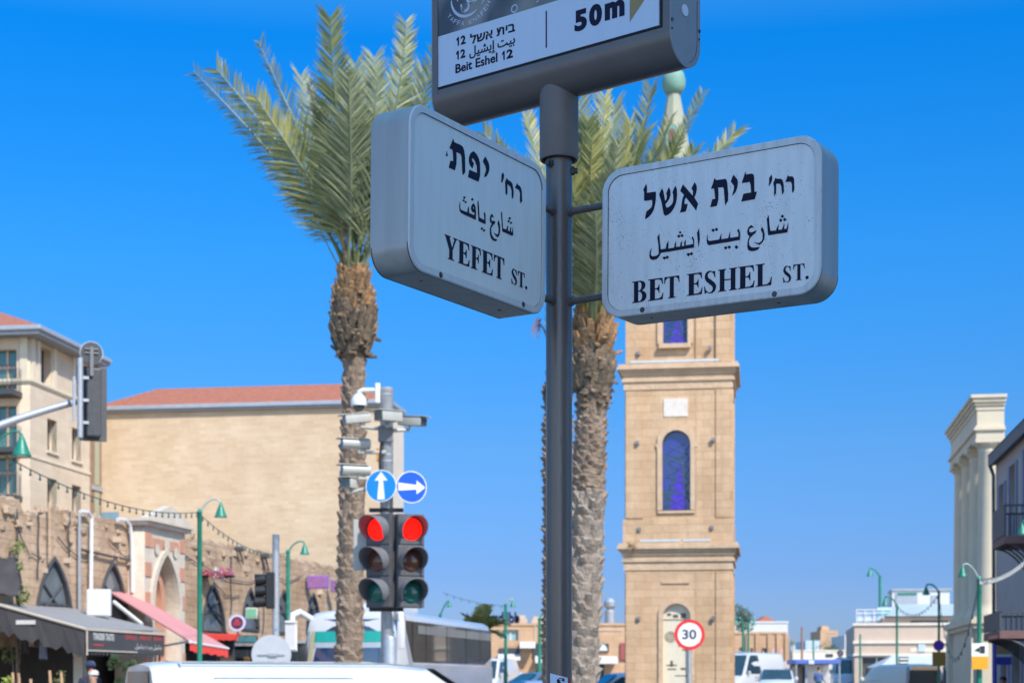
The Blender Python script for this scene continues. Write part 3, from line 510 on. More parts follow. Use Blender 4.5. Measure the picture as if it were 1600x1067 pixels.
# ------------------------------------------------------------------ palms
M_frond = mat('palm_leaf_green', (0.26, 0.31, 0.13), 0.45, c2=(0.125, 0.17, 0.07), scale=1.6)
M_frondy = mat('palm_leaf_yellow_green', (0.47, 0.46, 0.18), 0.45, c2=(0.25, 0.285, 0.10), scale=1.4)
M_frondg = mat('palm_leaf_grey_green', (0.37, 0.42, 0.26), 0.5, c2=(0.20, 0.25, 0.14), scale=1.6)
M_dead = mat('palm_leaf_dead', (0.30, 0.21, 0.12), 0.8, var=0.3, scale=3)
M_orange = mat('palm_fruit_stalk', (0.55, 0.22, 0.035), 0.6, var=0.25, scale=5)
M_bark = mat('palm_bark', (0.33, 0.255, 0.185), 0.95, c2=(0.15, 0.105, 0.075), scale=9, bump=0.6, bscale=25)
M_bark2 = mat('palm_bark_grey', (0.36, 0.31, 0.25), 0.95, c2=(0.19, 0.15, 0.12), scale=7, bump=0.6, bscale=22)
M_bootg = mat('palm_leaf_base_grey', (0.28, 0.22, 0.165), 0.95, c2=(0.075, 0.058, 0.042), scale=7, bump=0.5, bscale=20)
M_boot = mat('palm_leaf_base', (0.44, 0.28, 0.15), 0.95, c2=(0.17, 0.105, 0.06), scale=6, bump=0.5, bscale=20)
for m_ in (M_frond, M_frondy, M_frondg, M_dead, M_boot, M_bootg):      # every leaflet or leaf stub has a tone of its own
    nt_ = m_.node_tree; bs_ = nt_.nodes['Principled BSDF']; src = bs_.inputs['Base Color'].links[0].from_socket
    ge = nt_.nodes.new('ShaderNodeNewGeometry'); rr_ = nt_.nodes.new('ShaderNodeValToRGB'); mm_ = nt_.nodes.new('ShaderNodeMix'); mm_.data_type = 'RGBA'; mm_.blend_type = 'MULTIPLY'; mm_.inputs['Factor'].default_value = 1
    rr_.color_ramp.elements[0].color = (.58, .62, .62, 1); rr_.color_ramp.elements[1].color = (1.35, 1.25, 1.1, 1)
    nt_.links.new(ge.outputs['Random Per Island'], rr_.inputs[0]); nt_.links.new(src, mm_.inputs[6]); nt_.links.new(rr_.outputs[0], mm_.inputs[7]); nt_.links.new(mm_.outputs[2], bs_.inputs['Base Color'])
    if m_ in (M_frond, M_frondy, M_frondg):      # sunlight glowing through the leaflets
        tr_ = nt_.nodes.new('ShaderNodeBsdfTranslucent'); sh_ = nt_.nodes.new('ShaderNodeMixShader'); sh_.inputs[0].default_value = .28; ou_ = nt_.nodes['Material Output']
        nt_.links.new(mm_.outputs[2], tr_.inputs[0]); nt_.links.new(bs_.outputs[0], sh_.inputs[1]); nt_.links.new(tr_.outputs[0], sh_.inputs[2]); nt_.links.new(sh_.outputs[0], ou_.inputs[0])
def bez(ps, t):
    ps = [Vector(p) for p in ps]
    while len(ps) > 1: ps = [ps[i].lerp(ps[i+1], t) for i in range(len(ps)-1)]
    return ps[0]
def frond(root, ctrl, m, nleaf=46, leaf=0.5, twist=0.0, droop=0.25, bare=0.28, rng=random, vee=0.35, w=0.026, axis=None, name='frond', fwd=0.75):
    """a feather leaf: arched midrib with leaflets on both sides"""
    P = [local(root, p) for p in ctrl]; N = 26; nleaf = int(nleaf*1.95); w *= .50; leaf *= 1.72; droop *= .35; fwd *= 1.25; vee *= 1.3; fwd *= .82
    pts = [bez(P, i/N) for i in range(N+1)]
    b = MB(); b.tube(pts, [0.030*(1-i/N)**.8+0.004 for i in range(N+1)], 5)
    ax = axis or Vector((0, 0, 1))
    for i in range(nleaf):
        t = bare+(1-bare)*(i+.5)/nleaf
        p = bez(P, t); tg = (bez(P, min(t+.02, 1))-bez(P, t-.02)).normalized()
        out_ = Vector((p.x, p.y, 0)); out_ = out_.normalized() if out_.length > .05 else Vector((0, -1, 0))
        up = (ax*1.0-out_*0.6); up = up-tg*up.dot(tg)
        if up.length < .05: up = tg.orthogonal()
        up.normalize(); up = Matrix.Rotation(twist, 3, tg) @ up
        side = tg.cross(up)
        s_ = (t-bare)/(1-bare); prof_ = (0.50+0.50*sin(pi*min(1, s_*1.0+.22)))*(1-.22*s_**3)
        for sg in (-1, 1):
            if rng.random() < .05: continue
            L_ = leaf*prof_*rng.uniform(.8, 1.12); fw = fwd*rng.uniform(.75, 1.25)+.5*s_
            d = (side*sg+tg*fw+up*vee*rng.uniform(.3, 1.4)).normalized()
            q = p+d*L_*.5; e_ = p+d*L_+Vector((0, 0, -1))*droop*L_*rng.uniform(.2, 1.1)
            nrm = d.cross(up).normalized(); hw = w*rng.uniform(.7, 1.2)
            wd = (nrm*.8+up*.35*rng.uniform(-1, 1)).normalized()*hw
            b.add([p-wd*.5, p+wd*.5, q+wd, q-wd, e_], [[0, 1, 2, 3], [3, 2, 4]])
    return b.build(name, m, root)
def palm_trunk(root, path, radii, m, nring=60, per=13, rough=.06, bulge=None, name='trunk', tip=.9, seed=1):
    """path: local points up the trunk; covered with spiralling leaf scars"""
    rg = random.Random(seed)
    b = MB(); b.tube(path, radii, 18)
    seg = [(Vector(path[i+1])-Vector(path[i])).length for i in range(len(path)-1)]; T = sum(seg)
    def along(s):
        i = 0
        while i < len(seg)-1 and s > seg[i]: s -= seg[i]; i += 1
        f = min(1, s/seg[i]); return Vector(path[i]).lerp(Vector(path[i+1]), f), radii[i]+(radii[i+1]-radii[i])*f
    dz = T/nring
    for k in range(nring):
        for j in range(per):
            a = 2*pi*(j+.5*(k % 2)+rg.uniform(-.25, .25))/per+k*.05
            c, r = along((k+rg.uniform(0, .6))*dz); o = Vector((cos(a), sin(a), 0)); t = Vector((-sin(a), cos(a), 0))
            hw = pi*r/per*1.05*rg.uniform(.6, 1.25); pr = rough*rg.uniform(.35, 1.6)
            p0 = c+o*r*.96
            A = p0-t*hw; B_ = p0+t*hw; C_ = p0+Vector((0, 0, dz*1.05))-t*hw*.6; D_ = p0+Vector((0, 0, dz*1.05))+t*hw*.6
            E_ = p0+o*pr+Vector((0, 0, dz*tip*rg.uniform(.6, 1.1)))
            E1 = E_-t*hw*.35; E2 = E_+t*hw*.35
            low = p0+Vector((0, 0, -dz*.45))
            b.add([A, low, B_, D_, C_, E1, E2], [[0, 1, 5], [1, 2, 6], [1, 6, 5], [2, 3, 6], [0, 5, 4], [3, 4, 5, 6]])
    return b.build(name, m, root)
def boots(root, z0, z1, r0, r1, n, m, seed=3, ln=.28, name='leaf_bases', lean=(0, 0, 0)):
    """the shaggy head of cut leaf bases below the crown"""
    rg = random.Random(seed); b = MB()
    b.lathe([(r0*.5, z0), (max(r0, r1)*.60, z0+(z1-z0)*.35), (r1*.55, z1-.12), (r1*.25, z1)], 16)
    for i in range(n):
        f = (i+.5)/n; a = i*2.399963+rg.uniform(-.2, .2); z = z0+(z1-z0)*min(1, max(0, f+rg.uniform(-.07, .07)))
        env = (r0+(r1-r0)*f)*(.80+.34*sin(pi*min(1, f*1.1)))
        o = Vector((cos(a), sin(a), 0)); t = Vector((-sin(a), cos(a), 0)); up = Vector((0, 0, 1))
        L_ = ln*rg.uniform(.7, 1.25); dr = (o*rg.uniform(.30, .55)+up*rg.uniform(.75, 1.0)).normalized()
        p = o*env*.62+up*z; e_ = p+dr*L_; hw = .055*rg.uniform(.7, 1.4); th = .035
        if rg.random() < .55*(1-f)**3: dr = (o*.8+up*rg.uniform(-.8, .7)).normalized(); e_ = p+dr*L_*rg.uniform(.35, .85)
        nn = dr.cross(t)
        b.add([p-t*hw-nn*th, p+t*hw-nn*th, p+t*hw+nn*th, p-t*hw+nn*th, e_-t*hw*.55-nn*th*.4, e_+t*hw*.55-nn*th*.4, e_+t*hw*.5+nn*th*.5, e_-t*hw*.5+nn*th*.5],
              [[0, 1, 5, 4], [1, 2, 6, 5], [2, 3, 7, 6], [3, 0, 4, 7], [4, 5, 6, 7]])
    return b.build(name, m, root)

# left palm: slender trunk, tall cropped crown
D1 = 28.0
p1 = thing('palm_tree', 'tall date palm with cropped upright crown, on the left beside the traffic lights', 'palm tree', (xat(545, D1), D1, gz(D1)))
def P1(px, py, dy=0): return at(px, py, D1+dy)
loc1 = lambda px, py: local(p1, at(px, py, D1))
path = [loc1(545, 1165), loc1(545, 1060), loc1(548, 900), loc1(551, 760), loc1(553, 660), loc1(554, 590), loc1(553, 540)]
path[0].z = 0
k1 = D1/F
palm_trunk(p1, path, [21*k1, 20.5*k1, 19*k1, 18.5*k1, 17*k1, 15.5*k1, 17*k1], M_bark, nring=50, per=7, rough=.052, seed=4)
for bo in (boots(p1, zat(558, D1), zat(478, D1), .40, .50, 260, M_bootg, seed=5, ln=.22, name='old_leaf_bases'), boots(p1, zat(502, D1), zat(430, D1), .46, .30, 170, M_boot, seed=7, ln=.22)): bo.location = (loc1(552, 500).x, 0, 0)
bx, by = 549, 438
R1 = random.Random(11)
def f1(mid, tip, m, dy=0, leaf=.5, tw=0., n=46, bare=.26, base=None, droop=.25, vee=.35, name='frond', fwd=.75, w=.03, mdy=None):
    b0 = base or (bx+R1.uniform(-9, 9), by+R1.uniform(-8, 10))
    frond(p1, [P1(b0[0], b0[1], dy*.06), P1(*mid[0], (dy*.35 if mdy is None else mdy)), P1(*mid[1], dy*.75), P1(*tip, dy)], m, nleaf=n, leaf=leaf, twist=tw, bare=bare, droop=droop, vee=vee, rng=R1, name=name, fwd=fwd, w=w)
# backmost first
f1([(560, 330), (575, 200)], (585, 90), M_frondg, dy=1.9, leaf=.55)
f1([(535, 330), (495, 210)], (470, 120), M_frondg, dy=1.5, leaf=.5)
f1([(566, 340), (615, 220)], (640, 60), M_frondg, dy=.8, leaf=.50, tw=.5)
f1([(570, 340), (630, 190)], (634, 34), M_frond, dy=-.3, leaf=.46, tw=-.9)
f1([(578, 350), (640, 240)], (680, 88), M_frond, dy=.4, leaf=.52, tw=1.1)
f1([(575, 340), (625, 230)], (660, 110), M_frondg, dy=1.0, leaf=.5, tw=.9)
f1([(556, 340), (560, 220)], (555, 100), M_frondg, dy=1.2, leaf=.5)
f1([(545, 350), (520, 260)], (500, 170), M_frondg, dy=-.7, leaf=.45, tw=.4)
f1([(570, 360), (600, 270)], (615, 170), M_frondg, dy=-.9, leaf=.45, tw=.5)
f1([(585, 360), (650, 270)], (712, 150), M_frondy, dy=-.4, leaf=.5, tw=.6)
f1([(580, 370), (640, 300)], (700, 250), M_frondg, dy=.6, leaf=.45, tw=.5)
f1([(562, 350), (585, 230)], (590, 110), M_frondg, dy=-1.0, leaf=.52)
f1([(540, 330), (480, 240)], (404, 66), M_frondg, dy=.8, leaf=.42, tw=1.25)
f1([(535, 340), (450, 240)], (338, 108), M_frondy, dy=.2, leaf=.55, tw=1.2, n=54)
f1([(538, 350), (470, 260)], (400, 150), M_frondy, dy=-.6, leaf=.52, tw=1.0, n=50)
f1([(525, 350), (420, 230)], (303, 112), M_frond, dy=-.2, leaf=.36, tw=1.15, n=46, bare=.2, droop=.6, w=.022)
f1([(540, 340), (515, 240)], (482, 130), M_dead, dy=-.9, leaf=.3, droop=.8, n=34, w=.02)
f1([(548, 320), (520, 190)], (516, 28), M_frond, dy=-1.3, leaf=.56, tw=0, n=64, bare=.2, vee=.15, w=.034)
f1([(553, 330), (548, 220)], (545, 120), M_frondg, dy=-1.6, leaf=.5, n=52)
f1([(535, 400), (500, 330)], (440, 290), M_frond, dy=.3, leaf=.30, droop=1.0, n=28, w=.016, tw=.3)
f1([(575, 400), (600, 350)], (640, 310), M_frondg, dy=-.2, leaf=.4, n=30)
for q, e_, m in (((585, 425), (602, 385), M_frondy), ((530, 420), (500, 360), M_frondy)):
    b = MB(); A = loc1(556 if q[0] > 550 else 545, 445); b.tube([bez([A, loc1(*q), loc1(*e_)], i/8) for i in range(9)], [.02-.0015*i for i in range(9)], 6); b.build('stalk', m, p1)

# middle palm: thick shaggy trunk behind the post
D2 = 26.0
p2 = thing('palm_tree', 'thick shaggy date palm with grey lower trunk, right behind the sign post', 'palm tree', (xat(905, D2), D2, gz(D2)))
def P2(px, py, dy=0): return at(px, py, D2+dy)
loc2 = lambda px, py: local(p2, at(px, py, D2))
k2 = D2/F
path = [loc2(903, 1165), loc2(905, 1060), loc2(908, 960), loc2(914, 860), loc2(918, 770)]; path[0].z = 0
palm_trunk(p2, path, [30*k2, 28*k2, 27*k2, 27*k2, 27*k2], M_bark2, nring=30, per=9, rough=.07, seed=8, tip=1.0, name='lower_trunk')
palm_trunk(p2, [loc2(920, 775), loc2(922, 700), loc2(925, 640), loc2(926, 605)], [25*k2, 24*k2, 22*k2, 24*k2], M_bark, nring=22, per=10, rough=.045, seed=9)
for bo in (boots(p2, zat(634, D2), zat(545, D2), .33, .47, 300, M_bootg, seed=6, ln=.17, name='old_leaf_bases'), boots(p2, zat(560, D2), zat(498, D2), .42, .30, 120, M_boot, seed=16, ln=.26)): bo.location = (loc2(926, 560).x, 0, 0)
R2 = random.Random(23); bx2, by2 = 925, 515
def f2(mid, tip, m, dy=0, leaf=.5, tw=0., n=46, bare=.22, droop=.25, vee=.3, w=.03, name='frond'):
    b0 = (bx2+R2.uniform(-14, 14), by2+R2.uniform(-6, 12))
    frond(p2, [P2(*b0, dy*.06), P2(*mid[0], dy*.35), P2(*mid[1], dy*.75), P2(*tip, dy)], m, nleaf=n, leaf=leaf, twist=tw, bare=bare, droop=droop, vee=vee, rng=R2, w=w, name=name)
f2([(915, 400), (890, 280)], (870, 160), M_frondg, dy=1.5)
f2([(925, 400), (915, 280)], (905, 158), M_frondg, dy=.9)
f2([(935, 400), (950, 280)], (960, 165), M_frondg, dy=1.6)
f2([(930, 400), (940, 290)], (945, 150), M_frondy, dy=-.5, leaf=.5)
f2([(930, 410), (930, 310)], (915, 200), M_frond, dy=-1.2, leaf=.55, n=54)
f2([(940, 400), (985, 290)], (1018, 138), M_frondy, dy=.2, leaf=.5, tw=.5, n=54)
f2([(935, 400), (975, 300)], (985, 190), M_frondy, dy=-.8, leaf=.5, tw=.3)
f2([(945, 420), (1020, 300)], (1098, 145), M_frond, dy=.3, leaf=.26, tw=1.2, n=44)
f2([(950, 430), (1060, 310)], (1150, 205), M_frondy, dy=-.3, leaf=.42, tw=1.1, n=46)
f2([(950, 440), (1070, 340)], (1120, 270), M_frondy, dy=-.6, leaf=.4, tw=.4)
for i in range(22):
    a = R2.uniform(-1, 1); tx = 945+a*70; ty = 215+R2.uniform(-40, 130)+abs(a)*35; dy_ = R2.uniform(-1.7, 1.2)
    f2([(925+a*14, 430), (930+a*38, (430+ty)/2)], (tx, ty), [M_frondg, M_frondy, M_frond][i % 3], dy=dy_, leaf=R2.uniform(.38, .5), tw=a*.7, n=44)
f2([(905, 420), (850, 300)], (822, 178), M_frondy, dy=.3, leaf=.4, tw=-.6)
f2([(900, 420), (840, 300)], (755, 207), M_frondy, dy=-.2, leaf=.42, tw=.9)
f2([(905, 430), (860, 340)], (800, 260), M_frondg, dy=-.5, leaf=.42, tw=.6)
f2([(920, 430), (905, 340)], (885, 250), M_frondy, dy=-1.5, leaf=.5, n=50)
f2([(928, 440), (945, 350)], (965, 270), M_frondg, dy=-1.7, leaf=.5, n=50)
f2([(920, 450), (918, 390)], (912, 320), M_frondy, dy=-1.4, leaf=.42, n=40)
f2([(932, 450), (935, 400)], (930, 330), M_frondg, dy=-1.5, leaf=.42, n=40)
f2([(905, 470), (898, 430)], (893, 380), M_frond, dy=-.9, leaf=.36, n=34)
f2([(945, 470), (958, 420)], (985, 370), M_frondy, dy=-.8, leaf=.38, n=34)
f2([(912, 430), (885, 360)], (868, 290), M_frondg, dy=-1.0, leaf=.44, n=40)
for q_ in ((1045, 190), (1062, 215), (1030, 230), (1085, 235), (1010, 205)):
    f2([(945, 430), (q_[0]-55, 330)], q_, M_frondy, dy=R2.uniform(-1, .6), leaf=.42, tw=.7, n=46)
for i in range(9):
    x = 905+i*5.5; b = MB(); A = loc2(925+(x-925)*.5, 520); A.y = -.15
    Bq = loc2(x, 440+R2.uniform(-20, 20)); Bq.y = -.35-R2.uniform(0, .2); Cq = loc2(x+R2.uniform(-10, 10), 370+R2.uniform(-30, 40)); Cq.y = -.6
    b.tube([bez([A, Bq, Cq], k/8) for k in range(9)], [.028-.002*k for k in range(9)], 6); b.build('stalk', [M_orange, M_frondy, M_dead][i % 3], p2)

# third palm, farther off, almost hidden by the sign post
D3 = 33.0
p3 = thing('palm_tree', 'farther date palm almost hidden behind the sign post', 'palm tree', (xat(872, D3), D3, gz(D3)))
loc3 = lambda px, py: local(p3, at(px, py, D3)); k3 = D3/F
path = [loc3(872, 1150), loc3(872, 900), loc3(872, 655)]; path[0].z = 0
palm_trunk(p3, path, [23*k3, 22*k3, 21*k3], M_bark, nring=60, per=10, rough=.07, seed=14)
bo = boots(p3, zat(660, D3), zat(585, D3), .33, .30, 130, M_bootg, seed=15, ln=.18)
R3 = random.Random(5)
for i, (mx, tx, ty, dy) in enumerate(((870, 862, 440, .2), (875, 880, 430, .6), (873, 870, 420, -.5), (866, 858, 455, -.2), (878, 884, 470, .1), (872, 874, 400, 1.2))):
    frond(p3, [at(872, 592, D3), at(mx, 540, D3+dy*.4), at((mx+tx)/2, 490, D3+dy*.8), at(tx, ty, D3+dy)], M_frondg, nleaf=34, leaf=.3, bare=.25, rng=R3, fwd=1.6)
b = MB(); b.tube([bez([loc3(870, 590), loc3(856, 520), loc3(844, 495), loc3(838, 510)], k/10) for k in range(11)], [.022-.0015*k for k in range(11)], 6)
for k in range(14): b.tube([loc3(842+R3.uniform(-4, 4), 500+R3.uniform(-5, 8)), loc3(836+R3.uniform(-9, 9), 522+R3.uniform(-10, 8))], [.009, .004], 5)
b.build('fruit_stalk', mat('dry_red_stalk', (.30, .13, .08), .8, var=.25, scale=5), p3)

# ------------------------------------------------------------------ traffic signals on the left
D4 = 23.5; K4 = D4/F
M_lred = mat('lit_red_lens', (0.85, 0.008, 0.004), 0.6, emit=1.2, spec=.15, var=0.15, scale=60, stretch=(.15, .15, 4))
M_lamb = mat('unlit_amber_lens', (0.11, 0.045, 0.03), 0.12, var=0.3, scale=30)
M_lgrn = mat('unlit_green_lens', (0.012, 0.12, 0.10), 0.12, var=0.3, scale=30)
M_head = mat('signal_head_plastic', (0.075, 0.078, 0.085), 0.5, var=0.15, scale=12)
M_visor = mat('signal_visor_plastic', (0.16, 0.165, 0.175), 0.45, var=0.12, scale=12)
tp = thing('signal_pole', 'grey traffic light pole carrying two red signals, two blue signs and cameras', 'pole', (xat(604, D4), D4, gz(D4)))
b = MB(); b.lathe([(.14, 0), (.14, .02), (.085, .03), (.08, zat(950, D4)-.0), (.092, zat(948, D4)), (.092, zat(612, D4)), (.097, zat(611, D4)), (.097, zat(606, D4)), (.0, zat(605, D4))], 24)
b.build('pole', M_galv, tp, smooth=35)
b = MB(); b.lathe([(.10, 0), (.10, zat(1000, D4)), (.085, zat(994, D4))], 24, (.045, -.03, 0)); b.build('base_sleeve', M_galv, tp, smooth=35)
b = MB()
for z in (zat(618, D4), zat(690, D4), zat(712, D4), zat(722, D4)): b.lathe([(.094, z), (.098, z), (.098, z+.02), (.094, z+.02)], 24)
b.build('clamp_band', M_galv, tp)
b = MB(); b.box(-.11, .10, -.13, -.093, zat(692, D4), zat(667, D4), bev=.01); b.build('junction_box', M_visor, tp)
b = MB(); b.tube([Vector((-.06, -.11, zat(690, D4))), Vector((-.085, -.12, zat(720, D4))), Vector((-.075, -.11, zat(760, D4)))], .02, 8); b.build('cable', M_black, tp)
b = MB(); b.box(-.135, -.10, -.12, -.09, zat(722, D4), zat(702, D4), bev=.006); b.build('cable_tag', M_orange, tp)
for z in (zat(800, D4), zat(955, D4)):
    b = MB(); b.box(-.24, .24, -.10, .02, z, z+.05, bev=.008); b.build('signal_bracket', M_black, tp)
def signal_head(label, px, yaw, lit=True):
    r = thing('traffic_light', label, 'traffic light', (xat(px, D4), D4-.22, zat(877.5, D4)), yaw, 'red traffic lights on the pole')
    Hh = 145*K4; pitch = 48.5*K4
    b = MB(); b.box(-.20, .20, -.02, .17, -Hh/2, Hh/2, bev=.025)
    b.build('housing', M_head, r)
    for i, (nm, m) in enumerate((('red_lens', M_lred), ('amber_lens', M_lamb), ('green_lens', M_lgrn))):
        z = pitch*(1-i)
        b = MB(); b.box(-.19, .19, -.035, -.02, z-pitch*.48, z+pitch*.48, bev=.006); dr = b.build('lamp_door', M_head, r)
        b = MB(); N = 20; vs = []; fs = []
        for q in range(5):
            rr = .158*cos(q/4*pi/2*.98); yy = -.036-.045*sin(q/4*pi/2)
            vs += [Vector((rr*cos(2*pi*j/N), yy, z+rr*sin(2*pi*j/N))) for j in range(N)]
        for q in range(4): fs += [[q*N+j, q*N+(j+1) % N, (q+1)*N+(j+1) % N, (q+1)*N+j] for j in range(N)]
        fs.append([4*N+j for j in range(N)]); b.add(vs, fs); b.build(nm, m, r, smooth=60)
        # open-bottomed tunnel visor
        b = MB(); ro, ri = .187, .178; M_ = 26; A0, A1 = RAD(-38), RAD(218); vs = []
        for rr in (ro, ri):
            for j in range(M_+1):
                a = A0+(A1-A0)*j/M_; f = .10+.20*max(0, (sin(a)+.62)/1.62)**.8
                vs += [Vector((rr*cos(a), -.03, z+rr*sin(a))), Vector((rr*cos(a), -.03-f, z+rr*sin(a)-.02*f))]
        k = (M_+1)*2; fs = []
        for j in range(M_):
            fs += [[2*j, 2*j+1, 2*j+3, 2*j+2], [k+2*j, k+2*j+2, k+2*j+3, k+2*j+1], [2*j+1, k+2*j+1, k+2*j+3, 2*j+3]]
        fs += [[0, 1, k+1, k], [2*M_, k+2*M_, k+2*M_+1, 2*M_+1]]
        b.add(vs, fs); b.build('visor', M_visor, r, smooth=40)
    return r
signal_head('traffic light showing red, turned to the left, on the pole beside the palm', 594, RAD(-27))
signal_head('traffic light showing red, turned to the right, with its amber lens catching the sun', 643, RAD(21))
# round mandatory signs
M_blue = mat('sign_blue', (0.0, 0.22, 0.60), 0.35, var=0.04)
M_blued = mat('sign_deep_blue', (0.0, 0.085, 0.50), 0.35, var=0.04)
M_ret = mat('reflective_white', (0.78, 0.78, 0.74), 0.35, var=0.03)
def disc(b, r, y0, y1, n=40, cx=0, cz=0):
    b.prism([(cx+r*cos(2*pi*i/n), cz+r*sin(2*pi*i/n)) for i in range(n)], lambda p, t: Vector((p[0], t, p[1])), y0, y1)
ARROW = [(-.055, -.19), (.055, -.19), (.030, .075), (.095, .075), (0, .20), (-.095, .075), (-.030, .075)]
def round_sign(label, px, py, yaw, ang, m, dy, R=.212):
    r = thing('mandatory_sign', label, 'road sign', (xat(px, D4), D4-dy, zat(py, D4)), yaw)
    b = MB(); disc(b, R+.012, 0, .012); b.build('rim', M_ret, r)
    b = MB(); disc(b, R, -.003, .001); b.build('blue_disc', m, r)
    b = MB(); c, s_ = cos(ang), sin(ang)
    b.prism([(x*c-y*s_, x*s_+y*c) for x, y in ARROW], lambda p, t: Vector((p[0], t, p[1])), -.005, -.002); b.build('arrow', M_ret, r)
    b = MB(); b.box(-.03, .03, .012, .12, -.02, .02); b.build('clamp', M_galv, r)
    return r
round_sign('round blue sign with a white arrow pointing straight up', 597.5, 762, RAD(-12), 0, M_blue, .24)
round_sign('round blue sign with a white arrow pointing right', 644, 763, RAD(20), -pi/2, M_blued, .18)
# cameras
M_cam = mat('camera_housing_white', (0.43, 0.43, 0.385), 0.4, var=0.06, scale=8)
def bullet(label, px, py, d, yaw, pitch, L_=.38, w=.075, round_=False, arm=None):
    r = thing('security_camera', label, 'camera', (xat(px, d), d, zat(py, d)), yaw, 'security cameras on the signal pole')
    r.rotation_euler = (pitch, 0, yaw)      # the camera looks along its local -Y
    b = MB()
    if round_: b.cyl((0, -L_/2, 0), (0, L_/2, 0), w, n=20)
    else: b.box(-w, w, -L_/2, L_/2, -w*.85, w*.75, bev=.018)
    b.build('housing', M_cam, r, smooth=35)
    b = MB(); b.box(-w*1.12, w*1.12, -L_/2-.07, L_/2-.03, w*.78, w*.95, bev=.008); b.build('sun_shield', M_cam, r)
    b = MB()
    if round_: disc(b, w*.92, -L_/2-.004, -L_/2)
    else: b.box(-w*.86, w*.86, -L_/2-.006, -L_/2, -w*.7, w*.6)
    b.build('front_glass', M_glass, r)
    if arm:
        q = (Matrix.Translation(r.location) @ r.rotation_euler.to_matrix().to_4x4()).inverted() @ Vector(arm)
        b = MB(); b.tube([Vector((0, L_*.1, -w*.8)), Vector((0, L_*.1, -w*.8-.06)), q], [.025, .025, .03], 8); b.build('bracket', M_cam, r)
    return r
X4 = xat(604, D4)
bullet('white box camera aimed left above the pole bracket', 558, 654, D4-.12, RAD(-68), RAD(8), arm=(X4, D4-.09, zat(672, D4)))
bullet('white box camera with its dark front towards the street, in the middle of the pole', 607, 650, D4-.32, RAD(-38), RAD(4), L_=.42, w=.085, arm=(X4, D4-.09, zat(668, D4)))
bullet('white box camera aimed right with a dark front', 644, 658, D4-.05, RAD(58), RAD(6), L_=.40, w=.078, arm=(X4, D4-.08, zat(674, D4)))
bullet('upper of two white tube cameras aimed left over the palm trunk', 556, 693, D4-.15, RAD(-70), 0, L_=.40, w=.075, round_=True, arm=(X4, D4-.09, zat(708, D4)))
bullet('lower of two white tube cameras aimed left over the palm trunk', 556, 734, D4-.15, RAD(-70), 0, L_=.40, w=.075, round_=True, arm=(X4, D4-.09, zat(750, D4)))
bullet('small dark fronted camera below the tube cameras', 546, 755, D4-.14, RAD(-25), 0, L_=.22, w=.085, arm=(X4, D4-.09, zat(756, D4)))
r = thing('dome_camera', 'white dome camera hanging from the arm at the pole top', 'camera', (xat(561, D4), D4-.05, zat(631, D4)), 0, 'security cameras on the signal pole')
b = MB(); b.lathe([(.02, .13), (.06, .125), (.105, .06), (.115, -.01), (.112, -.035), (.07, -.04)], 24); b.build('housing', M_white, r, smooth=40)
b = MB(); b.lathe([(.0, -.115), (.045, -.105), (.075, -.075), (.086, -.04)], 20); b.build('dome', M_glass, r, smooth=60)
b = MB(); b.tube([Vector((0, 0, .11)), Vector((.01, 0, .165)), Vector((.06, 0, .185)), Vector((.24, 0, .185))], .035, 10); b.box(.235, .305, -.05, .05, .0, .28, bev=.01); b.build('bracket', M_white, r, smooth=40)
# pale cabinet on the trunk side of the pole
cab = MB(); cab.box(-.095, .095, -.05, .05, -.36, .36, bev=.012)
r = thing('signal_cabinet', 'narrow pale grey box beside the left traffic light', 'cabinet', (xat(562, D4), D4+.1, zat(850, D4)))
cab.build('box', M_cam, r)
b = MB(); b.tube([Vector((.05, -.06, -.36)), Vector((.02, -.08, -.29)), Vector((.09, -.09, -.16))], .012, 6); b.box(.09, xat(600, D4)-xat(562, D4), -.02, .02, .0, .04); b.build('bracket', M_galv, r)

# overhead signal on its mast arm, seen from behind, far left
D5 = 30.0
ma = thing('signal_mast', 'grey mast arm reaching in from the left edge towards the overhead signal', 'mast', (xat(-95, D5), D5-2.5, gz(D5)))
b = MB(); b.lathe([(.2, 0), (.2, .03), (.11, .05), (.085, 5.0)], 20); b.build('pole', M_galv, ma, smooth=35)
b = MB(); A = Vector((0, 0, 4.85)); Bq = local(ma, at(-10, 660, D5-1.0)); Cq = local(ma, at(118, 628, D5))
b.tube([bez([A, Bq, Cq], i/12) for i in range(13)], [.085-.002*i for i in range(13)], 14); b.build('arm', M_galv, ma, smooth=35)
os_ = thing('overhead_signal', 'black overhead traffic signal seen from behind at the mast arm tip', 'traffic light', at(145, 631, D5), RAD(22))
h5 = 116*D5/F
b = MB(); b.box(-.24, .25, .0, .03, -h5/2, h5/2, bev=.008); b.build('backboard', M_head, os_)
b = MB(); b.box(-.13, .13, -.19, .0, -h5/2+.06, h5/2-.05, bev=.03); b.build('housing', M_dark, os_)
b = MB()
for i in range(3):
    z = (1-i)*.38; b.tube([Vector((0, .02, z)), Vector((0, .24, z-.01))], [.16, .17], 16, cap=False)
b.build('visor', M_black, os_)
b = MB(); b.cyl((-.25, -.22, -h5/2+.02), (-.25, -.22, h5/2+.10), .052, n=14); b.cyl((-.36, -.22, -.35), (-.36, -.22, .43), .03, n=10)
for z in (-.4, .0, .4): b.box(-.25, -.1, -.23, -.19, z, z+.05)
b.build('hanger', M_galv, os_, smooth=35)
rs = thing('round_sign_back', 'round sign seen from behind above the overhead signal', 'road sign', at(143, 551, D5-.2), RAD(20))
b = MB(); disc(b, .19, 0, .02); b.build('plate', M_dark, rs); b = MB(); disc(b, .205, .021, .05); b.build('rim', M_galv, rs)
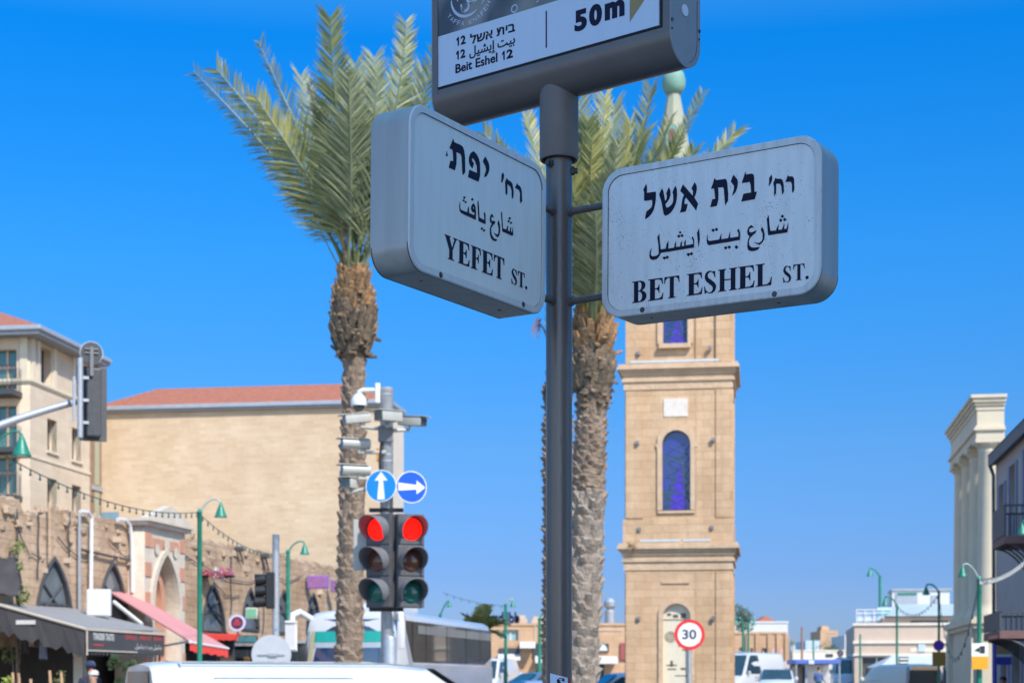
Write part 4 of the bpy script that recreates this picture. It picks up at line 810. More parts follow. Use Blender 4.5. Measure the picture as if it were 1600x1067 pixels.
b = MB(); b.box(-.12, .12, -.03, -.001, .05, .08); b.box(-.12, .12, -.03, -.001, -.02, .01); b.box(-.03, .03, -.05, -.003, -.42, .1); b.build('clamp', M_visor, rs)

# bare pole with side signal and the back of a round sign
D6 = 33.0
bp_ = thing('signal_pole', 'plain galvanised pole with a black side signal, left of the palm', 'pole', (xat(431, D6), D6, gz(D6)))
b = MB(); b.lathe([(.12, 0), (.12, .02), (.075, .03), (.07, zat(835, D6)), (.0, zat(834, D6))], 20); b.build('pole', M_galv, bp_, smooth=35)
b = MB(); disc(b, .018, -.085, -.078); ss = b.build('small_label', M_blue, bp_); ss.location = (.01, 0, zat(983, D6))
sg = thing('side_signal', 'black traffic signal seen side on, with visors to the left, on the bare pole', 'traffic light', at(420, 922, D6), RAD(-86))
b = MB(); b.box(-.14, .14, -.05, .12, -.36, .36, bev=.02); b.build('housing', M_black, sg)
for z in (.22, 0.0, -.22):
    b = MB(); b.tube([Vector((0, -.05, z)), Vector((0, -.27, z-.015))], [.105, .115], 16, cap=False); b.build('visor', M_black, sg)
b = MB(); b.box(-.03, .03, .05, .22, .30, .33); b.box(-.03, .03, .05, .22, -.33, -.30); b.build('bracket', M_black, sg)
rb = thing('round_sign_back', 'large pale round sign seen from behind, low on the bare pole', 'road sign', at(424, 1022, D6-.12), RAD(3))
b = MB(); disc(b, .39, 0, .012); b.build('plate', mat('sign_back_metal', (.50, .52, .54), .4, .3, var=.06), rb)
b = MB(); b.box(-.27, .27, -.03, -.001, -.015, .012); b.box(-.05, .12, -.05, -.002, -.03, .03); b.build('clamp', M_galv, rb)

# 30 speed limit sign in front of the tower
D7 = 31.0
sp = thing('speed_limit_sign', 'round white 30 sign with red border on a thin post before the tower', 'road sign', (xat(1077.5, D7), D7, gz(D7)))
z7 = zat(991, D7)
b = MB(); b.cyl((0, .045, 0), (0, .045, z7+.2), .036, n=12); b.build('post', M_galv, sp, smooth=35)
b = MB(); disc(b, .285, 0, .012, cz=z7); b.build('border', mat('sign_red', (.70, .03, .03), .35, var=.05), sp)
b = MB(); disc(b, .222, -.004, .001, cz=z7); b.build('face', mat('sign_white_face', (.70, .72, .74), .35, var=.03), sp)
text_mesh('numerals', '30', mat('sign_black_print', (.02, .03, .035), .4, var=.1), sp, lambda u, v, t: Vector((u, -.006-t, z7+v)), -.135, .125, -.085, .095, ext=.001, bold=.02)
b = MB(); disc(b, .022, -.008, -.004, cx=.17, cz=z7-.13); b.build('rivet', M_white, sp)
# ------------------------------------------------------------------ clock tower
M_tower = stone('tower_sandstone', (.645, .465, .295), (.555, .39, .24), (.46, .325, .20), bw=.62, bh=.29, msize=.009, var=.32, streak=.16, bump=.5)
M_towert = mat('tower_trim_stone', (.62, .455, .30), .9, c2=(.48, .34, .215), scale=2.2, bump=.5, bscale=9)
M_stain = mat('blue_stained_glass', (.022, .02, .30), .12, c2=(.015, .045, .085), scale=2.6, spec=.7)
M_marble = mat('marble_plaque', (.75, .70, .62), .5, c2=(.60, .53, .44), scale=3)
M_copper = mat('green_copper', (.20, .36, .28), .7, c2=(.13, .27, .21), scale=2)
DT = 60.0; KT = DT/F
TZ = lambda py: zat(py, DT)
tw = thing('clock_tower', 'tall square sandstone clock tower with blue stained glass windows', 'tower', (xat(976.5, DT), DT, gz(DT)), RAD(-8.5))
TW = 3.82
def tbox(b, g, z0, z1, x0=0, x1=TW, bev=0.0): b.box(x0-g, x1+g, -g, TW+g, z0, z1, bev)
M_joint = mat('shadow_joint', (.44, .32, .21), .95, var=.1)
def arch_outline(cx, w, z0, zt, n=14, pointed=False):
    h = w/2
    if pointed:
        R = w*1.05; zc = zt-sqrt(max(R*R-(R-h)**2, 0)); pts = [(cx-h, z0), (cx+h, z0)]
        for i in range(n+1):
            a = math.acos((R-h)/R)*i/n; pts.append((cx+h-R+R*cos(a), zc+R*sin(a)))
        for i in range(n-1, -1, -1):
            a = math.acos((R-h)/R)*i/n; pts.append((cx-h+R-R*cos(a), zc+R*sin(a)))
        return pts
    zc = zt-h
    return [(cx-h, z0), (cx+h, z0)]+[(cx+h*cos(pi*i/n), zc+h*sin(pi*i/n)) for i in range(n+1)]
XZ = lambda y: (lambda p, t: Vector((p[0], t, p[1])))
def band(outline, grow):   # thicken an outline outward about its centre line (keeps foot level)
    xs = [p[0] for p in outline]; cx = (min(xs)+max(xs))/2; z0 = min(p[1] for p in outline); z1 = max(p[1] for p in outline); w = max(xs)-min(xs)
    return [(cx+(p[0]-cx)*(w+2*grow)/w, z0+(p[1]-z0)*(z1-z0+grow)/(z1-z0)) for p in outline]
def wall_with_holes(name, m, parent, outline, holes, y0, y1):
    return polys_mesh(name, [outline]+holes, m, parent, lambda u, v, t: Vector((u, (y0+y1)/2+t, v)), ext=abs(y1-y0)/2)
wx = lambda px: (px-976.5)*KT*1.012
# faces built as real walls with openings on front and right, solid behind
def stage(name, z0, z1, grow, win=None, rect=False):
    g = grow
    o = [(-g, z0), (TW+g, z0), (TW+g, z1), (-g, z1)]; holes = [win] if win else []
    wall_with_holes(name, M_tower, tw, o, holes, -g, -g+.30)
    b = MB(); b.box(-g, TW+g, -g+.302, TW+g, z0, z1); b.build(name+'_core', M_tower, tw)
GZ = gz(DT)
w1 = arch_outline(wx(1056), 43*KT, .0, TZ(945)); w2 = arch_outline(wx(1055.5), 44*KT, TZ(800), TZ(676))
w3 = [(wx(1035), TZ(541)), (wx(1072), TZ(541)), (wx(1072), TZ(470)), (wx(1035), TZ(470))]
stage('lower_stage', 0, TZ(893), 0, w1); stage('plinth_stage', TZ(852), TZ(814), .07); stage('middle_stage', TZ(814), TZ(612), 0, w2)
stage('upper_stage', TZ(573), TZ(385), -.05, w3)
for (za, zb, zc) in ((893, 880, 851), (612, 600, 573)):
    b = MB(); tbox(b, .04, TZ(za), TZ(zb)); tbox(b, .10, TZ(zb), TZ(zb-5)); tbox(b, .06, TZ(zb-5), TZ(zb-10))
    n_ = 4
    for i in range(n_):
        a = TZ(zb-10)+(TZ(zc)-TZ(zb-10))*i/n_; c = TZ(zb-10)+(TZ(zc)-TZ(zb-10))*(i+1)/n_
        tbox(b, (.12, .17, .27, .22)[i], a, c)
    b.build('cornice', M_towert, tw)
b = MB()
for z0, z1 in ((TZ(1075), TZ(896)), (TZ(812), TZ(614)), (TZ(571), TZ(390))):
    for x0, x1 in ((0.03, .66), (wx(1116), TW-.03)): b = MB(); b.box(x0, x1, -.045, .02, max(0, z0), z1); b.build('pilaster', M_tower, tw)
    for x0, x1 in ((.06, .62), (TW-.62, TW-.06)): b = MB(); b.box(TW-.02, TW+.045, x0, x1, max(0, z0), z1); b.build('pilaster', M_tower, tw)
b = MB()
for z0, z1 in ((TZ(1075), TZ(896)), (TZ(812), TZ(614)), (TZ(571), TZ(390))): b.box(wx(1085), wx(1086.2), -.008, .02, max(0, z0), z1)
b.build('panel_joint', M_joint, tw)
def frame_arch(win, grow, dep, name='window_surround'):
    o = band(win, grow)
    polys_mesh(name, [o, win], M_towert, tw, lambda u, v, t: Vector((u, -dep/2+.01+t, v)), ext=dep/2+.01)
frame_arch(w2, .17, .07); frame_arch(w1, .15, .07)
b = MB(); b.box(wx(1035)-.14, wx(1072)+.14, -.16, 0, TZ(549), TZ(542)); b.box(wx(1035)-.2, wx(1035)-.02, -.02, .06, TZ(541), TZ(470)); b.box(wx(1072)+.02, wx(1072)+.2, -.02, .06, TZ(541), TZ(470)); b.build('window_sill', M_towert, tw)
b = MB(); b.box(wx(1024), wx(1033.3), -.06, .0, TZ(702), TZ(697)); b.box(wx(1078), wx(1087), -.06, 0, TZ(702), TZ(697)); b.box(wx(1027), wx(1084), -.07, 0, TZ(805), TZ(801)); b.build('impost', M_towert, tw)
def stained(win, name='stained_glass'):
    b = MB(); b.prism(win, lambda p, t: Vector((p[0], t, p[1])), .17, .19); gl = b.build(name, M_stain, tw)
    xs = [p[0] for p in win]; zs = [p[1] for p in win]; b = MB()
    rg = random.Random(len(win)); x0, x1, z0, z1 = min(xs), max(xs), min(zs), max(zs)
    for k in range(9):
        pts = [Vector((x0+.05+(x1-x0-.1)*abs(sin(k*1.7+i*.55)), .163, z0+(z1-z0)*(.04+.82*((k*.107+i*.075) % 1.0)))) for i in range(5)]
        pts.sort(key=lambda q: q.z); b.tube(pts, .014, 5)
    b.box(x0, x1, .155, .168, z0+(z1-z0)*.21, z0+(z1-z0)*.215+.02)
    b.build('leading', mat('window_leading', (.03, .09, .09), .5, var=.2), gl)
    b = MB(); cx = (x0+x1)/2+.05
    b.prism([(cx-.28, z0+.05), (cx+.32, z0+.05), (cx+.22, z0+(z1-z0)*.30), (cx+.05, z0+(z1-z0)*.62), (cx-.12, z0+(z1-z0)*.30)], lambda p, t: Vector((p[0], t, p[1])), .164, .1695)
    b.build('bright_pane', mat('violet_pane', (.06, .02, .42), .2, var=.35, scale=6), gl)
stained(w2); stained(w3, 'stained_glass')
b = MB(); b.box(wx(1036), wx(1073), -.03, .02, TZ(655), TZ(627), bev=.012); b.build('plaque', M_marble, tw)
b = MB(); b.box(wx(1033), wx(1076), -.045, .0, TZ(914), TZ(910)); b.build('ledge', M_towert, tw)
M_door = mat('cream_door', (.68, .63, .48), .6, var=.05)
b = MB(); b.prism(w1, lambda p, t: Vector((p[0], t, p[1])), .14, .16); dr = b.build('door', M_door, tw)
b = MB(); cx = wx(1047)
def ring(b, cx, cz, r0, r1, y=.134, n=20):
    vs = []
    for j in range(n):
        a = 2*pi*j/n; vs += [Vector((cx+r0*cos(a), y, cz+r0*sin(a))), Vector((cx+r1*cos(a), y, cz+r1*sin(a)))]
    b.add(vs, [[2*j, 2*j+1, (2*j+3) % (2*n), (2*j+2) % (2*n)] for j in range(n)])
ring(b, wx(1046), TZ(997), .10, .14); ring(b, wx(1046), TZ(997), .17, .20); ring(b, wx(1046), TZ(997), .03, .06)
for x0, x1, y0, y1 in ((1041, 1047, 964, 960), (1050, 1058, 967, 962), (1062, 1070, 968, 960), (1042, 1055, 1048, 1046), (1062, 1070, 1048, 1045), (1053, 1074, 1058, 1056.5), (1046, 1050, 1043, 1034), (1040, 1056, 1042, 1040), (1058, 1062, 1012, 1008), (1064, 1074, 1018, 1016)):
    b.box(wx(x0), wx(x1), .132, .138, TZ(y0), TZ(y1))
b.box(wx(1035), wx(1077), .128, .138, TZ(971), TZ(969.5))
b.build('symbol', mat('dark_bronze_relief', (.12, .10, .07), .6, var=.2), dr)
b = MB()
b.box(wx(1034), wx(1077), .05, .13, 0, .15); b.build('threshold', M_towert, tw)
for px, py in ((999, 829), (1110, 828), (998, 968), (1112, 968), (996, 695), (1112, 692), (998, 555), (1107, 550)):
    b = MB(); b.box(wx(px)-.065, wx(px)+.065, -.15, -.05, TZ(py)-.075, TZ(py)+.075, bev=.02); b.box(wx(px)-.02, wx(px)+.02, -.06, .03, TZ(py)-.12, TZ(py)-.06)
    b.build('floodlight', mat('dull_lamp_case', (.22, .22, .22), .5, .2, var=.2), tw)
for x0, x1, z in ((1000, 1062, TZ(850)), (1066, 1108, TZ(850)), (985, 1120, TZ(572))): b = MB(); b.box(wx(x0), wx(x1), -.20, -.14, z, z+.09, bev=.015); b.build('light_strip', mat('pale_light_strip', (.55, .58, .58), .4, .2, var=.08), tw)
# belfry, concave roof and spire above the street signs
b = MB(); tbox(b, .05, TZ(385), TZ(378)); tbox(b, .18, TZ(378), TZ(372)); tbox(b, .28, TZ(372), TZ(366)); b.build('cornice', M_towert, tw)
b = MB(); b.lathe([(0, 0)], 3) if False else None
cx_, cy_ = TW/2-.26, TW/2; TZ0 = TZ; TZ = lambda py: zat(py, DT+2); prof = [(2.0, TZ(366)), (1.95, TZ(350)), (1.5, TZ(325)), (1.0, TZ(300)), (.78, TZ(280)), (.72, TZ(262)), (.62, TZ(248)), (.43, TZ(200)), (.21, TZ(152)), (.0, TZ(148))]
b.lathe(prof, 8, (cx_, cy_, 0)); b.build('roof', mat('spire_plaster', (.40, .35, .26), .85, c2=(.27, .33, .24), scale=1.2), tw)
b = MB(); b.prism(arch_outline(cx_-.02, .42, TZ(252), TZ(212)), lambda p, t: Vector((p[0], t, p[1])), cy_-.86, cy_-.3); dm = b.build('dormer', M_copper, tw)
b = MB(); b.prism(arch_outline(cx_-.02, .26, TZ(250), TZ(220)), lambda p, t: Vector((p[0], t, p[1])), cy_-.875, cy_-.87); b.build('dormer_opening', mat('dark_opening', (.16, .11, .08), .8, var=.2), dm)
b = MB(); b.lathe([(.22, TZ(156)), (.36, TZ(151)), (.43, TZ(143)), (.44, TZ(133)), (.37, TZ(123)), (.22, TZ(116)), (.08, TZ(112)), (.05, TZ(100)), (.0, TZ(99))], 20, (cx_, cy_, 0)); b.build('finial', M_copper, tw, smooth=50)
TZ = TZ0
rg = random.Random(3); b = MB(); c0 = Vector((wx(988), -.22, TZ(858)))
for i in range(60):
    d = Vector((rg.uniform(-1, 1), rg.uniform(-1, .2), rg.uniform(-.9, 1))).normalized(); L_ = rg.uniform(.15, .42); p = c0+d*L_
    t = d.orthogonal().normalized()*.02; b.add([c0+t, c0-t, p], [[0, 1, 2]])
tag(b.build('dry_shrub', M_dead), 'dry brown shrub growing out of the tower ledge', 'shrub'); o_ = bpy.data.objects['dry_shrub']; o_.location = tw.location; o_.rotation_euler = tw.rotation_euler

# ------------------------------------------------------------------ corner hotel, far left
M_hotel = stone('hotel_limestone', (.64, .535, .41), (.58, .48, .36), (.50, .41, .30), bw=.9, bh=.36, msize=.006, var=.16, streak=.08, bump=.15)
M_trimst = mat('pale_stone_trim', (.62, .54, .41), .85, var=.08, scale=2)
M_soffit = mat('grey_eaves', (.24, .26, .29), .6, var=.08)
M_gutter = mat('zinc_gutter', (.38, .41, .45), .45, .3, var=.08)
DH = 72.0
hx = thing('corner_building', 'pale limestone corner building with balconies and a red hipped roof, at the left edge', 'building', (xat(47, DH), DH, 0), STREET)
HZ = lambda py: zat(py, DH)
ze = HZ(527)
# local: x right (towards the street), y along the street. the street side is x = 0, the front side is y = 0 going to -x
LS = 7.6
def rect(a, b_, c, d): return [(a, c), (b_, c), (b_, d), (a, d)]
side_w = [rect(1.75, 2.75, HZ(695), HZ(643)), rect(4.4, 5.4, HZ(697), HZ(643)), rect(1.75, 2.75, HZ(797), HZ(738)), rect(4.4, 5.4, HZ(800), HZ(738)),
          rect(.95, 2.15, HZ(592), HZ(533)), rect(4.9, 6.1, HZ(592), HZ(533)), rect(1.75, 2.75, 3.0, 5.2), rect(4.4, 5.4, 3.0, 5.2)]
polys_mesh('street_wall', [rect(0, LS, 0, ze)]+side_w, M_hotel, hx, lambda u, v, t: Vector((-.25+t, u, v)), ext=.25)
front_w = [rect(-1.75, -.62, HZ(607), HZ(545)), rect(-1.75, -.62, HZ(700), HZ(633)), rect(-1.75, -.62, HZ(770), HZ(713)), rect(-5.5, -4, HZ(607), HZ(545)), rect(-5.5, -4, HZ(700), HZ(633))]
polys_mesh('front_wall', [rect(-10, -.502, 0, ze)]+front_w, M_hotel, hx, lambda u, v, t: Vector((u, .25+t, v)), ext=.25)
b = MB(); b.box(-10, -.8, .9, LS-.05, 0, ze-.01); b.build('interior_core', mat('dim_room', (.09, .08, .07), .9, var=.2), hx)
b = MB(); b.box(-10, -.51, LS-.3, LS, 0, ze); b.build('rear_wall', M_hotel, hx)
b = MB()
for z, g in ((HZ(592), .10), (HZ(595), .05), (HZ(710), .05)): b.box(-10, g, -g, LS+g*.5, z-.10, z+.02)
b.build('string_course', M_trimst, hx)
b = MB()
for w in side_w[:4]: b.box(0, .09, w[0][0]-.12, w[1][0]+.12, w[0][1]-.10, w[0][1]); b.box(-.25, .02, w[1][0], w[1][0]+.02, w[0][1], w[2][1])
b.build('window_sill', M_trimst, hx)
b = MB()
for y in (.12, .62, 2.3, 4.4, 6.25): b = MB(); b.box(0, .07, y, y+.32, HZ(591), ze); b.build('pilaster', M_trimst, hx)
for x in (-.45, -2.2): b = MB(); b.box(x, x+.35, -.07, 0, HZ(591), ze); b.build('pilaster', M_trimst, hx)
for w in side_w:
    b = MB(); b.box(-.40, -.36, w[0][0], w[1][0], w[0][1], w[2][1]); g = b.build('window', M_glass, hx)
    b = MB(); ym = (w[0][0]+w[1][0])/2; b.box(-.37, -.33, ym-.03, ym+.03, w[0][1], w[2][1]); b.build('frame', M_wood, g)
M_teal = mat('teal_glass', (.05, .16, .16), .1, var=.3, scale=1, spec=.7)
for w in front_w:
    b = MB(); b.box(w[0][0], w[1][0], .36, .40, w[0][1], w[2][1]); g = b.build('balcony_door', M_teal, hx)
    b = MB(); xm = (w[0][0]+w[1][0])/2; zz = w[0][1]+(w[2][1]-w[0][1])*.55
    for x in (w[0][0]+.05, xm, w[1][0]-.05): b.box(x-.05, x+.05, .31, .37, w[0][1], w[2][1])
    b.box(w[0][0], w[1][0], .30, .36, zz, zz+.09); b.build('frame', mat('pale_timber_frame', (.55, .38, .27), .6, var=.1), g)
for z in (HZ(613), HZ(702), HZ(775)):
    b = MB(); b.box(-3.2, -.35, -1.0, 0, z-.22, z); bl = b.build('balcony', M_dark, hx)
    b = MB()
    for i in range(15): b.cyl((-3.15+i*.196, -.96, z), (-3.15+i*.196, -.96, z+1.0), .014, n=5)
    b.box(-3.2, -.35, -.99, -.93, z+1.0, z+1.04)
    for i in range(5): b.cyl((-.38, -.9+i*.2, z), (-.38, -.9+i*.2, z+1.0), .014, n=5)
    b.build('railing', M_dark, bl)
b = MB(); b.box(-10.9, .75, -.75, LS-.6, ze, ze+.16); b.build('eaves', M_soffit, hx)
b = MB(); b.box(-11.0, .86, -.86, LS-.55, ze+.16, ze+.36, bev=.05); b.build('gutter', M_gutter, hx)
def hip(b, x0, x1, y0, y1, z, h, inset):
    vs = [(x0, y0, z), (x1, y0, z), (x1, y1, z), (x0, y1, z)]
    if x1-x0 > y1-y0: r = [(x0+inset, (y0+y1)/2, z+h), (x1-inset, (y0+y1)/2, z+h)]; fs = [[0, 1, 5, 4], [1, 2, 5], [2, 3, 4, 5], [3, 0, 4]]
    else: r = [((x0+x1)/2, y0+inset, z+h), ((x0+x1)/2, y1-inset, z+h)]; fs = [[0, 1, 4], [1, 2, 5, 4], [2, 3, 5], [3, 0, 4, 5]]
    b.add(vs+r, fs+[[3, 2, 1, 0]])
b = MB(); hip(b, -10.9, .75, -.75, LS-.6, ze+.362, 1.7, 4.2); b.build('roof', M_tile, hx)
# glazed stair strip where the two buildings meet
b = MB(); b.box(.0, .10, LS-1.15, LS-.02, 0, HZ(612)); stp = b.build('stair_strip', mat('brown_strip_frame', (.27, .17, .11), .6, var=.12), hx)
b = MB(); b.box(.10, .12, LS-.85, LS-.3, HZ(728), HZ(625)); b.box(.10, .12, LS-.85, LS-.3, HZ(850), HZ(740)); b.build('pane', mat('pale_green_pane', (.36, .38, .27), .3, var=.06), stp)
b = MB(); b.box(.10, .17, LS-1.2, LS-.0, HZ(738), HZ(730)); b.build('transom', M_gutter, stp)

# ------------------------------------------------------------------ big blank stone wall with red roof
M_ash = stone('blank_wall_limestone', (.66, .53, .37), (.60, .46, .305), (.63, .505, .36), bw=.62, bh=.17, msize=.012, var=.24, streak=.03, bump=.12)
M_ashp = mat('pale_side_stone', (.60, .52, .42), .9, var=.06, scale=1.5)
DB = 79.5
bw_ = thing('stone_building', 'large blank limestone building with a low red tiled roof, behind the palm', 'building', (xat(156, DB), DB, 0), STREET)
BZ = lambda py: zat(py, DB); zb = BZ(646); LB = 14.15; DBK = 3.0
b = MB(); b.box(0, LB, 0, DBK, 0, zb); b.build('wall', M_ash, bw_)
b = MB(); b.box(LB-.3, LB+.02, -.02, DBK+.02, 0, zb-.002); b.build('corner_band', M_ashp, bw_)  # paler tone over the whole side face and the front corner edge
b = MB(); b.box(-.15, LB+.06, -.22, DBK+.1, zb, zb+.10); b.build('eaves', M_soffit, bw_)
b = MB(); b.box(-.2, LB+.12, -.3, DBK+.15, zb+.10, zb+.30, bev=.04); b.build('gutter', M_gutter, bw_)
b = MB(); hip(b, -.15, LB+.08, -.24, DBK+.1, zb+.302, 1.06, 2.5); b.build('roof', M_tile, bw_)
b = MB(); b.box(.0, .95, -.03, .01, BZ(813), BZ(800)); b.build('window', mat('blue_shutter', (.18, .30, .38), .4, var=.1), bw_)

# ------------------------------------------------------------------ old arcade wall along the street
M_old = stone('old_sandstone', (.60, .44, .30), (.57, .415, .28), (.545, .40, .27), bw=.48, bh=.22, msize=.010, var=.42, streak=.25, bump=1.0, patch=(.50, .44, .38))
AR = atan2(5.5, 25.7); A0 = Vector((-12.3, 40.0, 0))
ad = Vector((sin(AR), cos(AR), 0))
def on_wall(px, out_=0.0):         # wall distance s (metres along) at a photo column
    k = (px-800)/F; x0 = A0.x+cos(AR)*out_; y0 = A0.y-sin(AR)*out_
    s = (k*y0-x0)/(ad.x-k*ad.y); return s, y0+ad.y*s
aw = thing('arcade_wall', 'long weathered sandstone wall of pointed shop arches, left side of the street', 'wall', A0, pi/2-AR)
# local: x along the street (away from the camera), y to the left (into the building)
def sz(px, py): s, d = on_wall(px); return s, zat(py, d)
rg = random.Random(2)
top = []
for px in range(-180, 560, 7):
    s, d = on_wall(px); py = 775+(890-775)*px/530+rg.uniform(-5, 4)+(16 if 36 < px < 75 else 0)
    top.append((s, min(zat(py, d), 7.2) if px > -100 else 6.1+rg.uniform(-.1, .1)))
smax = top[-1][0]+6
outline = [(top[0][0]-6, 0), (smax, 0), (smax, top[-1][1])]+top[::-1]+[(top[0][0]-6, top[0][1])]
def parch(pxl, pxr, pyb, pyt):
    s0, s1 = on_wall(pxl)[0], on_wall(pxr)[0]; sc, d = on_wall((pxl+pxr)/2)
    return arch_outline((s0+s1)/2, s1-s0, max(.0, zat(pyb, d)), zat(pyt, d), 10, True)
arches = [parch(54, 113, 1010, 869), parch(154, 197, 1000, 876), parch(313, 352, 985, 910), parch(377, 404, 985, 917), parch(433, 452, 990, 920), parch(478, 500, 990, 925), parch(-60, -8, 1010, 866)]
wall_with_holes('wall', M_old, aw, outline, arches, 0, .55)
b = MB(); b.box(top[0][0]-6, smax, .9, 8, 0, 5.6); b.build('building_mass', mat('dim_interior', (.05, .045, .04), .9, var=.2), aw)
M_archf = mat('dark_arch_frame', (.07, .07, .075), .5, var=.2)
M_archg = mat('arch_glass', (.17, .20, .21), .08, c2=(.08, .095, .11), scale=.7, spec=.8)
for a in arches:
    xs = [p[0] for p in a]; cx = (min(xs)+max(xs))/2
    b = MB(); b.prism(a, lambda p, t: Vector((p[0], t, p[1])), .07, .09); g = b.build('arch_window', M_archg, aw)
    ins = band(a, -.10); ins = [(x, z+(.0 if z > min(p[1] for p in a)+.01 else .08)) for x, z in ins]
    polys_mesh('frame', [a, ins], M_archf, g, lambda u, v, t: Vector((u, .0+t, v)), ext=.05)
    z0 = min(p[1] for p in a); z1 = max(p[1] for p in a); w = max(xs)-min(xs); b = MB()
    b.tube([Vector((cx-w*.45, .04, z0+(z1-z0)*.30)), Vector((cx-w*.2, .04, z0+(z1-z0)*.42)), Vector((cx+w*.25, .04, z0+(z1-z0)*.70))], .035, 6)
    b.tube([Vector((cx+w*.45, .04, z0+(z1-z0)*.30)), Vector((cx+w*.2, .04, z0+(z1-z0)*.42)), Vector((cx-w*.25, .04, z0+(z1-z0)*.70))], .035, 6)
    b.box(cx-w*.48, cx+w*.48, .02, .068, z0+(z1-z0)*.46, z0+(z1-z0)*.46+.06); b.build('glazing_bar', M_archf, g)
# crumbling top courses, loose stones and eroded hollows
b = MB(); rg = random.Random(12)
for i in range(280):
    f = rg.random(); k = int(f*(len(top)-1)); s = top[k][0]; zt = top[k][1]; q = rg.uniform(.06, .20)
    z = zt-abs(rg.gauss(0, .55)) if rg.random() < .6 else zt-rg.uniform(-.06, .1)
    M_ = Matrix.Translation((s+rg.uniform(-.2, .2), rg.uniform(-.03, .05) if z < zt-.15 else rg.uniform(0, .45), z)) @ Matrix.Rotation(rg.uniform(-.4, .4), 4, 'X') @ Matrix.Rotation(rg.uniform(-.5, .5), 4, 'Z')
    b.box(-q, q, -q*.35, q*.35, -q*.5, q*.5, bev=q*.15, M=M_)
b.build('rubble_course', mat('eroded_stone', (.50, .37, .25), .95, c2=(.38, .285, .20), scale=3, bump=.8, bscale=12), aw)
# drain pipes and white conduits on the wall
def wall_pt(px, py, o=.12): s, d = on_wall(px, o); return Vector((s, -o, zat(py, d)))
for px, y0, m, lab, w in ((124, 805, M_galv, 'pale straight drain pipe between the two left arches', .045), (77, 785, M_old, 'thin dusty pipe climbing the wall left of the first arch', .035)):
    b = MB(); b.tube([wall_pt(px, y0), wall_pt(px, 965 if px > 100 else 872)], w, 8); o = b.build('drain_pipe', m); o.location = A0; o.rotation_euler = aw.rotation_euler; tag(o, lab, 'pipe')
for p, lab in (([(142, 925), (143, 830), (143, 808), (138, 800), (125, 799)], 'white pipe with a bent top beside the drain pipe'), ([(207, 925), (206, 840), (203, 820), (196, 812), (184, 811)], 'white pipe with a bent top next to the stone gate')):
    b = MB(); b.tube([wall_pt(*q, .14) for q in p], .055, 8); o = b.build('bent_pipe', M_white, smooth=40); o.location = A0; o.rotation_euler = aw.rotation_euler; tag(o, lab, 'pipe')
b = MB(); b.tube([wall_pt(127, 858, .1), wall_pt(170, 868, .1), wall_pt(222, 878, .1)], .035, 6); o = b.build('cable_tray', M_archf); o.location = A0; o.rotation_euler = aw.rotation_euler; tag(o, 'dark cable tray running along the wall above the arches', 'cable tray')
for px, py, lab in ((378, 858, 'small dark flood lamp on a bent arm over the pink letter sign'), (283, 852, 'small dark flood lamp right beside the gate pediment'), (418, 868, 'small dark flood lamp just left of the bare pole top'), (537, 872, 'small dark flood lamp above the purple signs by the palm trunk')):
    p = A0+ad*on_wall(px, .1)[0]+Vector((cos(AR), -sin(AR), 0))*.1; p.z = zat(py+22, on_wall(px, .1)[1]); r = thing('flood_lamp', lab, 'lamp', p, -.3, 'flood lamps along the arcade wall')
    b = MB(); b.tube([Vector((0, .1, 0)), Vector((0, -.05, .25)), Vector((.05, -.3, .42))], .03, 6); b.build('arm', M_archf, r)
    b = MB(); b.box(-.14, .20, -.45, -.22, .38, .52, bev=.03); b.build('head', M_archf, r)
b = MB()
rg = random.Random(19)
for px0, px1, py0, py1 in ((20, 60, 800, 870), (90, 150, 838, 868), (170, 222, 842, 858), (290, 420, 868, 905), (330, 375, 900, 930), (410, 470, 884, 900)):
    A_1, B_1 = wall_pt(px0, py0, .06), wall_pt(px1, py1, .06); b.tube([A_1.lerp(B_1, i/8)+Vector((0, 0, -.35*sin(pi*i/8)*rg.uniform(.6, 1.1))) for i in range(9)], .016, 5)
for px, py0, py1 in ((28, 795, 925), (60, 800, 905), (108, 800, 880), (362, 868, 960), (412, 880, 990)):
    b.tube([wall_pt(px+rg.uniform(-1.5, 1.5), py0+(py1-py0)*i/6, .05) for i in range(7)], .02, 5)
b.build('wall_cables', M_archf, aw)
# carved gate
M_gate = mat('gate_limestone', (.62, .55, .45), .85, c2=(.48, .41, .32), scale=2.5, bump=.3, bscale=9)
M_pink = mat('gate_pink_stone', (.50, .26, .17), .85, var=.12, scale=3)
s0, dg = on_wall(226, .5); s1 = on_wall(289, .5)[0]; GK = lambda py: zat(py, dg+1.2)
gt = thing('stone_gate', 'carved stone gate with striped pink arch and triangular pediment, among the shop arches', 'gate', A0+ad*s0+Vector((cos(AR), -sin(AR), 0))*.5, pi/2-AR)
gw = s1-s0; ga = arch_outline(gw*.5, gw*.62, 0, GK(866), 12, True)
polys_mesh('wall', [[(0, 0), (gw, 0), (gw, GK(826)), (0, GK(826))], ga], M_gate, gt, lambda u, v, t: Vector((u, .45+t, v)), ext=.45)
polys_mesh('arch_ring', [band(ga, .20), band(ga, .01)], M_gate, gt, lambda u, v, t: Vector((u, -.03+t, v)), ext=.05)
for i in range(12):
    z = 1.0+i*.42; b = MB()
    if i % 2 == 0:
        if z+.42 > GK(832): break
        b.box(.02, gw*.15, -.03, .01, z, z+.40); b.build('pink_course', M_pink, gt); b = MB(); b.box(gw*.86, gw-.02, -.03, .01, z, z+.40); b.build('pink_course', M_pink, gt)
b = MB(); b.box(gw*.17, gw*.83, -.02, .01, GK(858), GK(843)); b.build('pink_course', M_pink, gt)
b = MB(); b.prism(ga, lambda p, t: Vector((p[0], t, p[1])), .62, .64); b.build('niche', mat('niche_shadow_stone', (.30, .24, .20), .9, var=.2), gt)
